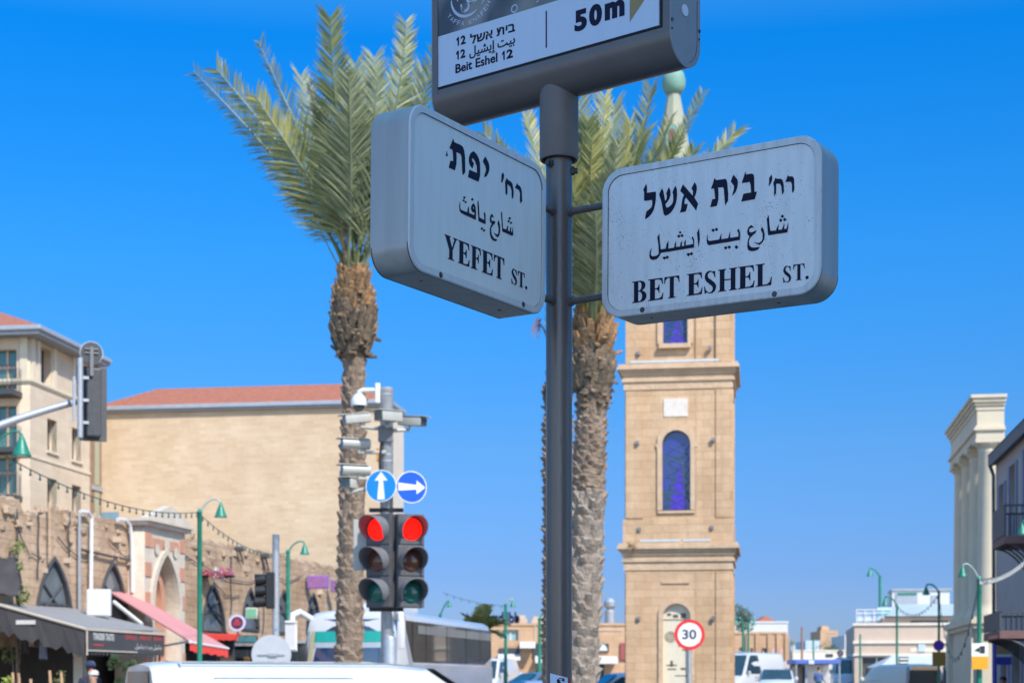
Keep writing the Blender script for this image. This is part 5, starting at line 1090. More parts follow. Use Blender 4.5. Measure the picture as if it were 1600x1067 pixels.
polys_mesh('inner_arch', [band(ga, -.06), arch_outline(gw*.5, gw*.36, 0, GK(890), 10, True)], M_pink, gt, lambda u, v, t: Vector((u, .42+t, v)), ext=.08)
b = MB(); b.box(-.12, gw+.12, -.15, .5, GK(826), GK(820)); b.box(-.2, gw+.2, -.24, .5, GK(820), GK(815))
b.prism([(-.2, GK(815)), (gw+.2, GK(815)), (gw*.5+.1, GK(790)), (gw*.5-.1, GK(790))], lambda p, t: Vector((p[0], t, p[1])), -.2, .05); b.build('pediment', M_gate, gt)
b = MB(); ring(b, gw*.5, GK(850), .0, .2, y=-.05); ring(b, gw*.27, GK(860), .0, .16, y=-.05); ring(b, gw*.73, GK(860), .0, .16, y=-.05); b.build('rosette', M_gate, gt)
# awnings
M_awn = mat('grey_awning_canvas', (.24, .235, .235), .85, var=.1, scale=2)
M_awnd = mat('charcoal_awning_canvas', (.055, .055, .06), .85, var=.15, scale=2)
M_edge = mat('beige_awning_bar', (.50, .44, .36), .6, var=.06)
A_ = Vector((xat(133.5, 39.0), 39.0, zat(981, 39.0))); B_ = Vector((xat(255, 43.3), 43.3, zat(984, 43.3)))
av = (B_-A_); av.z = 0; av.normalize(); inn = Vector((-av.y, av.x, 0))
an = thing('shop_awning', 'large charcoal shop awning with white and red lettering, at the left edge', 'awning', Vector((A_.x, A_.y, 0)), atan2(av.y, av.x))
LA = (B_-A_).length; za_ = A_.z; rise = .95; depth = 3.6
b = MB(); b.add([(0, 0, za_), (LA, 0, B_.z), (LA-.2, depth, za_+rise), (0, depth, za_+rise), (0, 0, za_-.03), (LA, 0, B_.z-.03), (LA-.2, depth, za_+rise-.03), (0, depth, za_+rise-.03)], [[0, 1, 2, 3], [7, 6, 5, 4], [0, 4, 5, 1], [1, 5, 6, 2], [2, 6, 7, 3], [3, 7, 4, 0]])
b.build('canopy', M_awn, an)
b = MB(); vh = .55; b.box(0, LA, -.03, -.015, za_-vh, za_-.05)
N = 22
for i in range(N):
    x0 = LA*i/N; x1 = LA*(i+1)/N; b.add([(x0, -.022, za_-vh), (x1, -.022, za_-vh), ((x0+x1)/2, -.022, za_-vh-.10)], [[0, 1, 2]])
b.build('front_valance', M_awnd, an)
b = MB(); n2 = 12
for i in range(n2):
    y0 = depth*i/n2; y1 = depth*(i+1)/n2; q0 = za_+rise*i/n2; q1 = za_+rise*(i+1)/n2; sag = lambda q: .06*sin(q*9)
    b.add([(-.02, y0, q0-.04), (-.02, y1, q1-.04), (-.02+.03*sin(i), y1, q1-vh-.06-sag(i+1)), (-.02+.03*sin(i), (y0+y1)/2, (q0+q1)/2-vh-.16), (-.02+.03*sin(i-1), y0, q0-vh-.06-sag(i))], [[0, 1, 2, 3, 4]])
b.build('side_valance', M_awnd, an)
b = MB(); b.box(-.03, LA, -.06, .0, za_-.05, za_+.01); b.tube([Vector((-.03, -.02, za_-.02)), Vector((-.03, depth, za_+rise-.02))], .035, 6); b.tube([Vector((0, -.04, za_-.05)), Vector((0, -.04, za_-vh-.08))], .02, 6); b.box(0, LA*.62, -.05, -.035, za_-vh+.02, za_-vh+.05); b.build('edge_bar', M_edge, an)
M_tw = mat('white_print', (.62, .62, .60), .6, var=.1); M_tr = mat('red_print', (.42, .05, .045), .6, var=.15)
vt = lambda u, v, t: Vector((u, -.032-t, v))
text_mesh('white_lettering', 'TENDER TASTE', M_tw, an, vt, LA*.075, LA*.33, za_-.26, za_-.10, bold=.02)
text_mesh('red_lettering', 'GRILL  MEAT  BAR', M_tr, an, vt, LA*.47, LA*.97, za_-.20, za_-.09, bold=.02)
text_mesh('white_script', '\uFEDE\uFEF4\uFEB8\uFEF3 \uFE96\uFEF4\uFE91 \uFEDE\uFEF4\uFEB8\uFEF3', M_tw, an, vt, LA*.6, LA*.96, za_-.45, za_-.30)
b = MB(); b.box(LA*.08, LA*.2, -.036, -.03, za_-.40, za_-.36); b.build('red_line', M_tr, an)
b = MB(); b.box(-.055, -.045, 1.25, 1.75, za_+.10, za_+.2); b.build('white_tag', M_tw, an)
for y in (.06, 3.4):
    b = MB(); b.cyl((.06, y, 0), (.06, y, za_-.05+(rise*y/depth)), .035, n=8); b.cyl((LA-.1, y, 0), (LA-.1, y, za_-.05+(rise*y/depth)), .035, n=8); b.build('leg', M_dark, an)
# inside the shop: stone pier, hanging cloths, dark shelves
def small(name, lab, cat, px, py0, py1, w, d, m, dep=.3, group=None, bev=.01):
    o = MB().box(-w/2, w/2, -dep/2, dep/2, 0, zat(py0, d)-zat(py1, d), bev=bev).build(name, m); o.location = at(px, py1, d); tag(o, lab, cat, group); return o
o = small('stone_pier', 'sandy stone pier under the corner of the charcoal awning', 'pillar', 125, 1015, 1064, .24, 40.2, M_gate, .3); 
b = MB(); h = zat(1015, 40.2); b.box(-.12, .12, -.15, .15, 0, h); b.box(-.15, .15, -.18, .18, 0, .2); b.box(-.14, .14, -.17, .17, h-.12, h-.02, bev=.02); bpy.data.objects.remove(o); o = b.build('stone_pier', M_gate, loc=(xat(125, 40.2), 40.2, 0)); tag(o, 'sandy stone pier under the corner of the charcoal awning', 'pillar')
def cloth(lab, px, py0, py1, w, d, m, name='hanging_cloth'):
    b = MB(); h = zat(py0, d)-zat(py1, d); n = 8; vs = []
    for i in range(n+1):
        x = -w/2+w*i/n
        for z in (0, h*.5, h): vs.append((x, .04*sin(i*1.9+z*3), z+(0 if z else .03*sin(i*2.3))))
    k = 3; b.add(vs, [[i*k+j, (i+1)*k+j, (i+1)*k+j+1, i*k+j+1] for i in range(n) for j in range(2)])
    b.add([(x, y+.02, z) for x, y, z in vs], [[i*k+j, i*k+j+1, (i+1)*k+j+1, (i+1)*k+j] for i in range(n) for j in range(2)])
    o = b.build(name, m, loc=at(px, py1, d)); tag(o, lab, 'cloth'); return o
cloth('blue and white cloth hanging under the charcoal awning', 67, 1001, 1029, .19, 40.6, mat('blue_white_cloth', (.22, .32, .62), .8, c2=(.6, .62, .66), scale=5))
cloth('dull patterned cloth hanging in the dark shop under the awning', 33, 995, 1020, .36, 40.8, mat('faded_pattern_cloth', (.18, .15, .17), .85, c2=(.09, .09, .085), scale=9))
tar = MB(); rg = random.Random(9)
N = 10
vs = []; 
for i in range(N+1):
    for j in range(7):
        x = -.75+1.3*i/N; z = .9*j/6; bul = .35*sin(pi*min(1, (i+.5)/N))*(1-.4*j/6)
        vs.append((x*(1-.25*j/6), -bul+rg.uniform(-.05, .05), z+rg.uniform(-.05, .05)))
tar.add(vs, [[i*7+j, (i+1)*7+j, (i+1)*7+j+1, i*7+j+1] for i in range(N) for j in range(6)])
tar.add([(x, .25, z) for x, y, z in vs], [[i*7+j, i*7+j+1, (i+1)*7+j+1, (i+1)*7+j] for i in range(N) for j in range(6)])
o = tar.build('tarpaulin', M_awnd, smooth=60, loc=at(-3, 929, 39.9)); tag(o, 'black tarpaulin bundle on top of the charcoal awning', 'tarpaulin')
M_pinkc = mat('sun_bleached_red_canvas', (.54, .235, .225), .8, var=.06, scale=1.5); M_redc = mat('red_canvas', (.68, .055, .04), .8, var=.06)
ra = thing('shop_awning', 'slanting pink red awning with a bright red valance, below the stone gate', 'awning', Vector((xat(297, 43), 43.0, 0)))
W1, W2, A1, B1 = at(172, 924, 45.6), at(204, 925, 47.4), at(297, 1001, 43), at(357, 1011, 45.3)
lq = [local(ra, p) for p in (W1, W2, B1, A1)]
b = MB(); dn = Vector((0, 0, -.04)); b.add(lq+[p+dn for p in lq], [[0, 1, 2, 3], [7, 6, 5, 4], [0, 4, 5, 1], [1, 5, 6, 2], [2, 6, 7, 3], [3, 7, 4, 0]]); b.build('canopy', M_pinkc, ra)
b = MB(); N = 10
for i in range(N):
    p = lq[3].lerp(lq[2], i/N)+Vector((0, -.02, -.045)); q = lq[3].lerp(lq[2], (i+1)/N)+Vector((0, -.02, -.045)); h = Vector((0, -.03, -.20-.03*(i % 2)))
    b.quad(p, q, q+h, p+h)
b.build('valance', M_redc, ra)
b = MB(); b.tube([lq[3]+Vector((0, -.03, -.03)), lq[2]+Vector((0, -.03, -.03))], .035, 6); b.tube([lq[3], lq[0].lerp(lq[3], .45)+Vector((.3, .2, -.9))], .03, 6); b.build('front_bar', M_white, ra)
b = MB(); b.tube([at(178, 940, 45)-ra.location, at(222, 975, 44.2)-ra.location], .06, 6); b.build('folding_arm', M_white, ra)
# signboards along the wall
def board(lab, px0, px1, py0, py1, out_, m, edge=None, yaw=None, name='signboard', frame=True):
    pc = (px0+px1)/2; d = on_wall(pc, out_)[1]; o_ = at(pc, py1, d); w = (px1-px0)*d/F; h = zat(py0, d)-zat(py1, d)
    r = thing(name, lab, 'signboard', o_, yaw if yaw is not None else 0)
    b = MB(); b.box(-w/2, w/2, 0, .16, 0, h, bev=.015); b.build('box', edge or M_dark, r)
    b = MB(); b.box(-w/2+.03, w/2-.03, -.012, .002, .03, h-.03); b.build('face', m, r); return r, w, h
r, w, h = board('blank white box sign standing above the charcoal awning', 135, 172, 920, 962, 1.1, M_white, M_white)
M_purp = mat('purple_panel', (.20, .075, .27), .5, c2=(.34, .15, .26), scale=4)
M_purb = mat('violet_edge', (.18, .10, .55), .5, var=.1)
r, w, h = board('purple and pink shop sign over the far arches, the wider one', 480, 513, 899, 919, .5, M_purp, M_purb)
r, w, h = board('purple and pink shop sign partly behind the palm trunk', 517, 537, 906, 924, .5, M_purp, M_purb)
r, w, h = board('small green square sign above the dark shop windows', 384, 402, 949, 966, .7, mat('green_panel', (.16, .42, .26), .5, var=.15, scale=3), M_cream)
r, w, h = board('teal fascia strip above the dark shop window', 368, 402, 992, 1004, .6, mat('teal_panel', (.06, .20, .22), .5, var=.2, scale=3), M_dark)
pc = 342; d = on_wall(pc, .5)[1]
ls = thing('letter_sign', 'pink and white script letters on a dark rail above an arch', 'signboard', at(pc, 905, d))
w = 50*d/F; h = 20*d/F
b = MB(); b.box(-w/2, w/2, .0, .05, h*.15, h*.3); b.build('rail', M_dark, ls)
text_mesh('script', '\uFE96\uFEF4\uFE91 \uFEDE\uFEF4\uFEB8', mat('pink_letters', (.42, .11, .15), .5, var=.1), ls, lambda u, v, t: Vector((u, -.03-t*20, v)), -w/2, w*.45, h*.1, h*.95, ext=.02, bold=.03)
text_mesh('white_script', '\uFEB8\uFEF3', M_white, ls, lambda u, v, t: Vector((u, -.06-t*20, v)), -w*.2, w*.15, -h*.2, h*.95, ext=.01, bold=.02)
d = on_wall(370, .9)[1]
rbg = thing('round_shop_sign', 'round shop sign with a pale ring and dark red centre, hanging over the shops', 'signboard', at(370.5, 972.5, d))
b = MB(); disc(b, 13*d/F, 0, .1); b.build('ring', mat('lilac_ring', (.55, .55, .75), .4, var=.05), rbg)
b = MB(); disc(b, 9.5*d/F, -.012, .002); b.build('dark_face', mat('aubergine_face', (.05, .02, .05), .4, var=.1), rbg)
b = MB(); q = 9*d/F; b.box(-q*.8, q*.8, -.02, -.011, -q*.12, q*.10); b.box(-q*.62, q*.62, -.02, -.011, -q*.45, -q*.22); b.prism([(-q*.5, q*.22), (q*.5, q*.22), (q*.3, q*.55), (0, q*.75), (-q*.3, q*.55)], lambda p, t: Vector((p[0], t, p[1])), -.02, -.011); b.build('emblem', mat('crimson_emblem', (.42, .04, .08), .5, var=.1), rbg)
# shop fronts below the arches
for px0, px1, py0, lab in ((312, 366, 995, 'dark glazed shop front below the pink letter sign'), (368, 405, 1004, 'dark glazed shop front with a warm lit window, under the teal fascia'), (452, 478, 1000, 'narrow dark shop front seen between the coach mirror and the side signal')):
    pc = (px0+px1)/2; d = on_wall(pc, .35)[1]; w = (px1-px0)*d/F; h = zat(py0, d)
    r = thing('street_shop', lab, 'shop front', (xat(pc, d), d, 0))
    b = MB(); b.box(-w/2, w/2, 0, .1, 0, h); b.build('frame', M_dark, r)
    for i in range(2):
        x0 = -w/2+w*(.04+.48*i); b = MB(); b.box(x0, x0+w*.44, -.015, .0, .3, h-.12); b.build('pane', M_glass, r)
    b = MB(); b.box(-w/2, w/2, -.05, .0, 1.15, 1.25); b.box(-w/2, w/2, -.12, .0, h-.1, h); b.build('rail', M_galv, r)
    if 'warm' in lab:
        b = MB(); b.box(-.12, .06, -.02, -.012, 1.9, 2.2); b.build('amber_window_light', mat('amber_window_light', (.55, .26, .05), .5, var=.2, scale=6), r)  # amber panel paints in the warm light of the window
pc = 342; d = on_wall(pc, .5)[1]
b = MB()
for i in range(12): b.box(-.55+i*.1, -.55+i*.1+.085, -.30, -.28, -.13-.02*(i % 2), .0)
b.box(-.56, .66, -.30, .3, 0, .06); o = b.build('fringed_canopy', M_redc, loc=at(pc, 993, d)); tag(o, 'narrow red fringed canopy between the arch and the shop front', 'awning')
# ------------------------------------------------------------------ colonnade on the right
M_col = mat('cream_painted_stone', (.61, .54, .40), .75, var=.06, scale=1.2)
M_colg = mat('grey_plaster', (.36, .37, .39), .85, var=.08, scale=1.2)
DC = 50.0
tc_ = thing('colonnade', 'tall cream classical colonnade with heavy entablature, on the right', 'building', (xat(1521, DC), DC, 0), STREET)
CZt = lambda py: zat(py, DC)
LC = 7.4; b = MB(); PW = .95
b.box(.12, PW-.04, .1, LC-.1, CZt(664), CZt(640)); b.build('frieze', M_col, tc_)
b = MB()
for z0, z1, g in ((640, 633, .03), (633, 628, .08), (628, 622, .14), (622, 617, .20)): b.box(.12-g, PW-.04+g*.3, .1-g, LC-.1+g, CZt(z0), CZt(z1)-.001)
b.build('cornice', M_col, tc_)
b = MB()
for z0, z1, g in ((684, 672, .03), (672, 668, .10), (668, 664.1, .05)): b.box(.12-g, PW-.04+g*.3, .1-g, LC-.1+g, CZt(z0), CZt(z1)-.001)
b.build('architrave', M_col, tc_)
for i, y in enumerate((.5, 2.65, 4.8, 6.9)):
    b = MB(); x = .50
    zb_, zt_ = 3.35, CZt(699)
    b.lathe([(.46, zb_), (.46, zb_+.12), (.40, zb_+.2), (.36, zb_+.3), (.335, zb_+.42), (.335, zb_+2), (.30, zt_-.12), (.31, zt_-.1), (.31, zt_-.05), (.30, zt_)], 28, (x, y, 0)); cl = b.build('column', M_col, tc_, smooth=40)
    b = MB(); b.lathe([(.30, zt_), (.40, zt_+.10), (.44, zt_+.16)], 28, (x, y, 0)); b.box(x-.43, x+.43, y-.43, y+.43, zt_+.16, CZt(684)-.002); b.build('capital', M_col, cl)
b = MB(); b.box(.10, 6, .05, LC, 0, 3.0); b.build('podium', M_col, tc_)
b = MB(); b.box(0, 6, -.06, LC+.1, 3.0, 3.14); b.box(-.08, 6, -.14, LC+.2, 3.14, 3.34); b.box(.02, 6, -.02, LC+.05, .9, 1.05); b.build('podium_cornice', M_col, tc_)
b = MB(); b.box(1.05, 6, .3, LC+6, 3.345, CZt(690)); b.build('wall', M_colg, tc_)
for y in (.5, 6.9):
    b = MB(); b.box(-.05, .4, y-.35, y+.35, 0, 2.999); b.build('pier', M_col, tc_)

# ------------------------------------------------------------------ shaded building with balconies, right edge
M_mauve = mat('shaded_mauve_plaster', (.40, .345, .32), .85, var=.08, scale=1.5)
M_slate = mat('slate_eaves', (.085, .10, .11), .6, var=.15)
M_bal = mat('brown_balcony_slab', (.17, .09, .08), .7, var=.15)
M_balp = mat('dark_balcony_panel', (.06, .065, .075), .6, var=.2)
DR = 42.0
rb_ = thing('balcony_building', 'mauve plastered building with iron balconies and dark eaves, at the right edge', 'building', (xat(1556, DR), DR, 0), STREET)
# local: x = 0 is the street wall, -y comes towards the camera, x grows away from the street
zr = zat(724, DR); LRb = 8.2
wins = [rect(-1.55, -.85, 4.75, 6.25), rect(-3.4, -2.6, 4.75, 6.5), rect(-5.7, -4.8, 4.75, 6.6), rect(-2.1, -1.2, .1, 2.3), rect(-4.2, -3.0, .1, 2.3), rect(-6.6, -5.4, .1, 2.3), rect(-7.9, -7.1, 4.75, 6.6)]
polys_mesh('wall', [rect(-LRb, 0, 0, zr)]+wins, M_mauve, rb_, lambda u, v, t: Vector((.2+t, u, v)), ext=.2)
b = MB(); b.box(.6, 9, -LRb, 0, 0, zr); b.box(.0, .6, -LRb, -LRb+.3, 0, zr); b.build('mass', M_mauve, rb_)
for w in wins:
    b = MB(); b.box(.30, .34, w[0][0], w[1][0], w[0][1], w[2][1]); g = b.build('window', M_glass, rb_)
    b = MB(); b.box(-.03, .03, w[0][0]-.32, w[0][0]-.02, w[0][1], w[2][1]); b.box(-.03, .03, w[1][0]+.02, w[1][0]+.32, w[0][1], w[2][1]); b.build('shutter', mat('slate_blue_shutter', (.14, .17, .26), .6, var=.15), g)
    b = MB(); ym = (w[0][0]+w[1][0])/2; b.box(.26, .31, ym-.03, ym+.03, w[0][1], w[2][1]); b.build('frame', M_archf, g)
b = MB(); b.add([(-.18, -LRb, zr-.08), (-.18, .10, zr-.08), (1.0, .10, zr+.25), (1.0, -LRb, zr+.25), (-.18, -LRb, zr+.20), (-.18, .10, zr+.20), (1.0, .10, zr+.5), (1.0, -LRb, zr+.5)], [[0, 1, 2, 3], [7, 6, 5, 4], [0, 4, 5, 1], [1, 5, 6, 2], [2, 6, 7, 3], [3, 7, 4, 0]]); b.build('eaves', M_slate, rb_)
b = MB(); b.add([(-.2, -LRb, zr+.21), (-.2, .12, zr+.21), (4.5, .12, zr+1.9), (4.5, -LRb, zr+1.9), (9.5, .12, zr+.17), (9.5, -LRb, zr+.17)], [[0, 1, 2, 3], [3, 2, 4, 5], [1, 4, 2], [0, 3, 5]]); b.build('roof', mat('dark_tile_roof', (.10, .075, .065), .8, var=.3, scale=6, bump=.6, bscale=14), rb_)
b = MB(); b.tube([Vector((-.14, .02, zr-.05)), Vector((-.06, -.02, zr-.3)), Vector((-.05, -.04, 0))], .045, 8); b.build('downpipe', M_slate, rb_)
def balcony(y0, y1, z, rail, out_, panel):
    b = MB(); b.box(-out_, 0, y0, y1, z-.16, z); bl = b.build('balcony', M_bal, rb_)
    b = MB()
    if panel: b.box(-out_+.0, -out_+.03, y0, y1, z+.02, z+rail-.04)
    else:
        for i in range(int((y1-y0)/.11)+1): b.cyl((-out_+.03, y0+i*.11, z), (-out_+.03, y0+i*.11, z+rail), .010, n=5)
    for i in range(int(out_/.11)+1):
        b.cyl((-out_+.03+i*.11, y0+.02, z), (-out_+.03+i*.11, y0+.02, z+rail), .010, n=5)
        b.cyl((-out_+.03+i*.11, y1-.02, z), (-out_+.03+i*.11, y1-.02, z+rail), .010, n=5)
    b.box(-out_, -out_+.05, y0, y1, z+rail-.04, z+rail); b.box(-out_, 0, y0, y0+.05, z+rail-.04, z+rail); b.box(-out_, 0, y1-.05, y1, z+rail-.04, z+rail)
    b.build('railing', M_balp, bl)
    b = MB()
    for i in range(int((y1-y0)/.5)+1):
        y = y0+.05+i*.5
        b.tube([bez([Vector((-out_+.1, y, z-.17)), Vector((-out_*.5, y, z-.2)), Vector((-.03, y, z-.75))], k/6) for k in range(7)], .02, 5)
    b.build('bracket', M_balp, bl)
balcony(-7.2, -5.3, 4.46, .66, .78, True); balcony(-8.15, -5.6, 2.44, .40, 1.0, True)
bb_ = MB(); bb_.box(-1.012, -1.001, -8.0, -6.5, 2.30, 2.36); bb_.build('red_strip', M_stkr, rb_)

# ------------------------------------------------------------------ buildings farther along the street
M_peach = stone('peach_sandstone', (.62, .42, .26), (.55, .36, .22), (.48, .32, .20), bw=.6, bh=.3, msize=.01, var=.18, bump=.2)
M_beige = mat('beige_render', (.56, .44, .34), .85, var=.07, scale=.8)
M_whiteb = mat('white_render', (.60, .60, .58), .8, var=.05, scale=.6)
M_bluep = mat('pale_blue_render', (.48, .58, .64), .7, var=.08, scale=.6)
def bld(name, lab, px0, px1, pyt, d, m, depth=8, rz=0.0, wins=(), extra=None, base=None):
    """front face runs from column px0 to px1; windows given as photo boxes on that face"""
    z0 = gz(d); r = thing(name, lab, 'building', (xat(px0, d), d, z0), rz)
    w = (px1-px0)*d/F; h = zat(pyt, d)-z0
    U = lambda px: (px-px0)*d/F; V = lambda py: zat(py, d)-z0
    holes = [rect(U(a), U(c), max(.02, V(e)), V(b_)) for a, b_, c, e, _ in wins]
    polys_mesh('wall', [rect(0, w, 0, h)]+holes, m, r, lambda u, v, t: Vector((u, .15+t, v)), ext=.15)
    b = MB(); b.box(0, w, .45, depth, 0, h); b.box(0, .3, .301, .45, 0, h); b.box(w-.3, w, .301, .45, 0, h); b.box(.3, w-.3, .301, .45, h-.3, h); b.build('mass', m, r)
    for (a, b_, c, e, mm), hl in zip(wins, holes):
        q = MB(); q.box(hl[0][0], hl[1][0], .22, .25, hl[0][1], hl[2][1]); g = q.build('window', mm or M_glass, r)
        q = MB(); xm = (hl[0][0]+hl[1][0])/2; q.box(xm-.04, xm+.04, .17, .225, hl[0][1], hl[2][1]); q.box(hl[0][0], hl[1][0], .17, .225, hl[2][1]-.06, hl[2][1]); q.build('frame', M_white, g)
    q = MB(); q.box(-.06, w+.06, -.06, .3, h, h+.14); q.build('parapet', m, r)
    return r, U, V, w, h
M_wteal = mat('pale_teal_window', (.30, .45, .47), .2, var=.2, scale=2)
r, U, V, w, h = bld('shop_building', 'peach sandstone shop building with flat roof between the coach and the tower', 748, 992, 977, 96, M_peach, 9,
    wins=[(785, 983, 810, 1000, M_wteal), (785, 1024, 808, 1060, None), (835, 1020, 852, 1060, None), (928, 1034, 944, 1060, M_teal), (977, 1020, 988, 1060, None), (761, 1030, 772, 1060, None)])
for x0, x1, y0, y1, lab in ((780, 812, 1012, 1024, 'shop_fascia'), (833, 852, 1005, 1026, 'shop_fascia'), (925, 951, 1005, 1018, 'shop_fascia'), (969, 984, 1004, 1030, 'red_banner')):
    b = MB(); b.box(U(x0), U(x1), -.14, .0, V(y1), V(y0)); b.build(lab, M_dark if lab[0] == 's' else mat('faded_red_banner', (.34, .08, .08), .7, var=.1), r)
for x0, x1, y0, y1 in ((778, 813, 1024, 1029), (812, 836, 1006, 1010), (836, 850, 1027, 1033), (922, 964, 1029, 1034)):
    b = MB(); z0, z1 = V(y1), V(y0); b.add([(U(x0), -1.0, z0), (U(x1), -1.0, z0), (U(x1), -.0, z1+.15), (U(x0), -.0, z1+.15), (U(x0), -1.0, z0-.1), (U(x1), -1.0, z0-.1), (U(x1), 0, z1-.05), (U(x0), 0, z1-.05)], [[0, 1, 2, 3], [7, 6, 5, 4], [0, 4, 5, 1], [1, 5, 6, 2], [2, 6, 7, 3], [3, 7, 4, 0]])
    b.build('white_awning', M_white, r)
b = MB()
for k in range(9): b.add([(U(926)+.42+.42*cos(pi*k/8), -.16, V(1016)+.42*sin(pi*k/8)) for k in range(9)], [list(range(9))]) if k == 0 else None
b.build('fan_sign', M_white, r)
b = MB(); b.box(U(835), U(836.5), -.05, .01, 0, V(977)); b.box(U(885), U(972), -.04, .0, V(985), V(983)); b.build('pilaster_edge', M_beige, r)
for x0, x1, y0, lab in ((806, 824, 964, 'rooftop_box'), (831, 852, 966, 'rooftop_box'), (778, 790, 971, 'rooftop_box')):
    b = MB(); b.box(U(x0), U(x1), 1.5, 3.5, h, V(y0)); b.box(U(x0)+.1, U(x1)-.1, 2, 3, V(y0), V(y0)+.2); b.build(lab, M_beige, r)
b = MB(); b.lathe([(.3, h), (.3, h+.9), (.22, h+1.0), (.16, h+1.0), (.34, h+1.2), (.36, h+1.45), (.2, h+1.65), (0, h+1.7)], 14, (U(956), 2, 0)); b.build('rooftop_cowl', M_galv, r)
b = MB(); b.box(U(774), U(812), 1.0, 1.06, V(973), V(972)); b.cyl((U(780), 1.03, h), (U(780), 1.03, V(966)), .05, n=6); b.cyl((U(806), 1.03, h), (U(806), 1.03, V(966)), .05, n=6); rf = b.build('sign_rail', M_dark, r)
text_mesh('roof_lettering', 'ndılbb', M_ink, r, lambda u, v, t: Vector((u, 1.0-t*30, v)), U(770), U(812), V(973), V(955), ext=.02, bold=.03)
r, U, V, w, h = bld('pilaster_building', 'peach building with pilasters and two pink banners, right of the tower', 1128, 1228, 990, 108, M_peach, 9, rz=0,
    wins=[(1155, 1011, 1161, 1024, None), (1171, 1012, 1176, 1023, None), (1190, 1012, 1197, 1032, None), (1204, 1035, 1212, 1064, None), (1217, 1036, 1226, 1064, None)])
for x in (1165, 1180, 1199, 1213, 1226): b = MB(); b.box(U(x), U(x)+.28, -.12, .0, 0, h-.02); b.build('pilaster', M_peach, r)
for x in (1203.5, 1215):
    b = MB(); b.box(U(x), U(x+7), -.05, .0, V(1029), V(1013)); bn = b.build('banner', mat('pink_banner', (.52, .30, .36), .7, c2=(.60, .50, .58), scale=3), r)
b = MB(); z0, z1 = V(1042), V(1032); b.add([(U(1200), -1.2, z0), (U(1236), -1.2, z0-.1), (U(1228), 0, z1), (U(1200), 0, z1)], [[0, 1, 2, 3]]); b.add([(U(1200), -1.2, z0-.08), (U(1236), -1.2, z0-.18), (U(1228), 0, z1-.08), (U(1200), 0, z1-.08)], [[3, 2, 1, 0]]); b.build('canopy', mat('dusty_canopy', (.42, .34, .30), .8, var=.1), r)
bld('white_block', 'plain white building rising behind the pilaster building', 1112, 1231, 973, 128, M_whiteb, 10)
b = MB(); d_ = 131; 
o = thing('red_roof_house', 'small red tiled roof peeping above the white building', 'building', (xat(1176, d_+6), d_+6, gz(d_)))
b.box(0, 2.4, 0, 4, 0, zat(974, d_)-gz(d_)); b.build('wall', M_beige, o); b = MB(); hip(b, -.2, 2.6, -.2, 4.2, zat(974, d_)-gz(d_), .9, .9); b.build('roof', M_tile, o)
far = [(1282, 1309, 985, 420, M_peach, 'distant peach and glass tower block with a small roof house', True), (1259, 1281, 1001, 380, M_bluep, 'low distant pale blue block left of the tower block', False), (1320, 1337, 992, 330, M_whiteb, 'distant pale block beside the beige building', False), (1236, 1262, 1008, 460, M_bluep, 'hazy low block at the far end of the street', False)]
for px0, px1, py, d, m, lab, big in far:
    nx = 6 if big else 3; wl = []
    for i in range(nx):
        for j in range(4 if big else 2):
            a = px0+(px1-px0)*(.30 if big else .1)+(px1-px0)*(.66 if big else .85)*i/nx; y = py+4+j*5.5; wl.append((a, y, a+(px1-px0)*.07, y+3, M_wteal))
    r, U, V, w, h = bld('distant_block', lab, px0, px1, py, d, m, 14, wins=wl)
    if big: b = MB(); b.box(w*.18, w*.62, 3, 9, h, h+1.1); b.box(w*.25, w*.55, 4, 8, h+1.1, h+1.35); b.build('roof_house', M_peach, r)
bld('far_wall', 'long pale far wall closing the street behind the kiosk', 1237, 1337, 1017, 165, M_cream, 6)
r, U, V, w, h = bld('beige_building', 'wide beige building with cream bands and dark garage opening, behind the street signs', 1335, 1492, 977, 92, M_beige, 10, rz=RAD(-8.7), wins=[(1347, 1025, 1392, 1064, M_archf), (1470, 1040, 1480, 1064, None)])
b = MB()
for y0, y1 in ((977, 973.5), (1005, 1001), (1024, 1021)): b.box(-.08, w+.08, -.10, 0, V(y0), V(y1))
b.box(U(1420), U(1490), -.02, .0, V(1018), V(1012)); b.build('cream_band', M_cream, r)
b = MB(); b.box(U(1432), U(1443), -.07, -.0, V(1018), V(1006)); b.build('notice', mat('pale_blue_notice', (.50, .60, .66), .5, var=.06), r)
b = MB(); b.box(U(1380), w, .8, 9, h+.141, V(963)); b.build('upper_storey', M_beige, r)
b = MB(); b.box(U(1423), U(1480), .74, .80, V(973), V(969)); b.build('strip_window', M_archf, r)
b = MB(); b.add([(U(1384), .5, V(962)), (w+.3, .5, V(962)), (w+.3, 5, V(938)), (U(1412), 5, V(938)), (U(1384), 9, V(962)), (w+.3, 9, V(962))], [[0, 1, 2, 3], [3, 2, 5, 4], [0, 3, 4], [1, 5, 2], [0, 4, 5, 1]]); b.build('grey_roof', mat('pale_grey_sheet_roof', (.38, .44, .45), .6, var=.1, scale=.8), r)
b = MB(); b.box(U(1405), w+.2, 6, 9, V(962), V(914)); b.build('white_penthouse', M_whiteb, r)
b = MB(); b.box(U(1404), w+.3, 5.9, 9.1, V(914), V(911)); b.build('penthouse_roof', M_gutter, r)
b = MB(); b.box(U(1411), U(1446), 5.93, 6, V(940), V(918)); b.box(U(1468), U(1482), 5.95, 6, V(938), V(922)); b.build('grey_panel', M_gutter, r)
b = MB(); b.box(U(1414), U(1444), 5.90, 5.93, V(921.5), V(918)); b.build('green_edge', M_green, r)
b = MB(); ring(b, U(1436), V(942), 0, .13, y=5.88); b.build('gold_mark', M_gold, r)
b = MB()
for i in range(5): b.cyl((U(1341)+i*.48, 2, h+.14), (U(1341)+i*.48, 2, V(949)), .03, n=5)
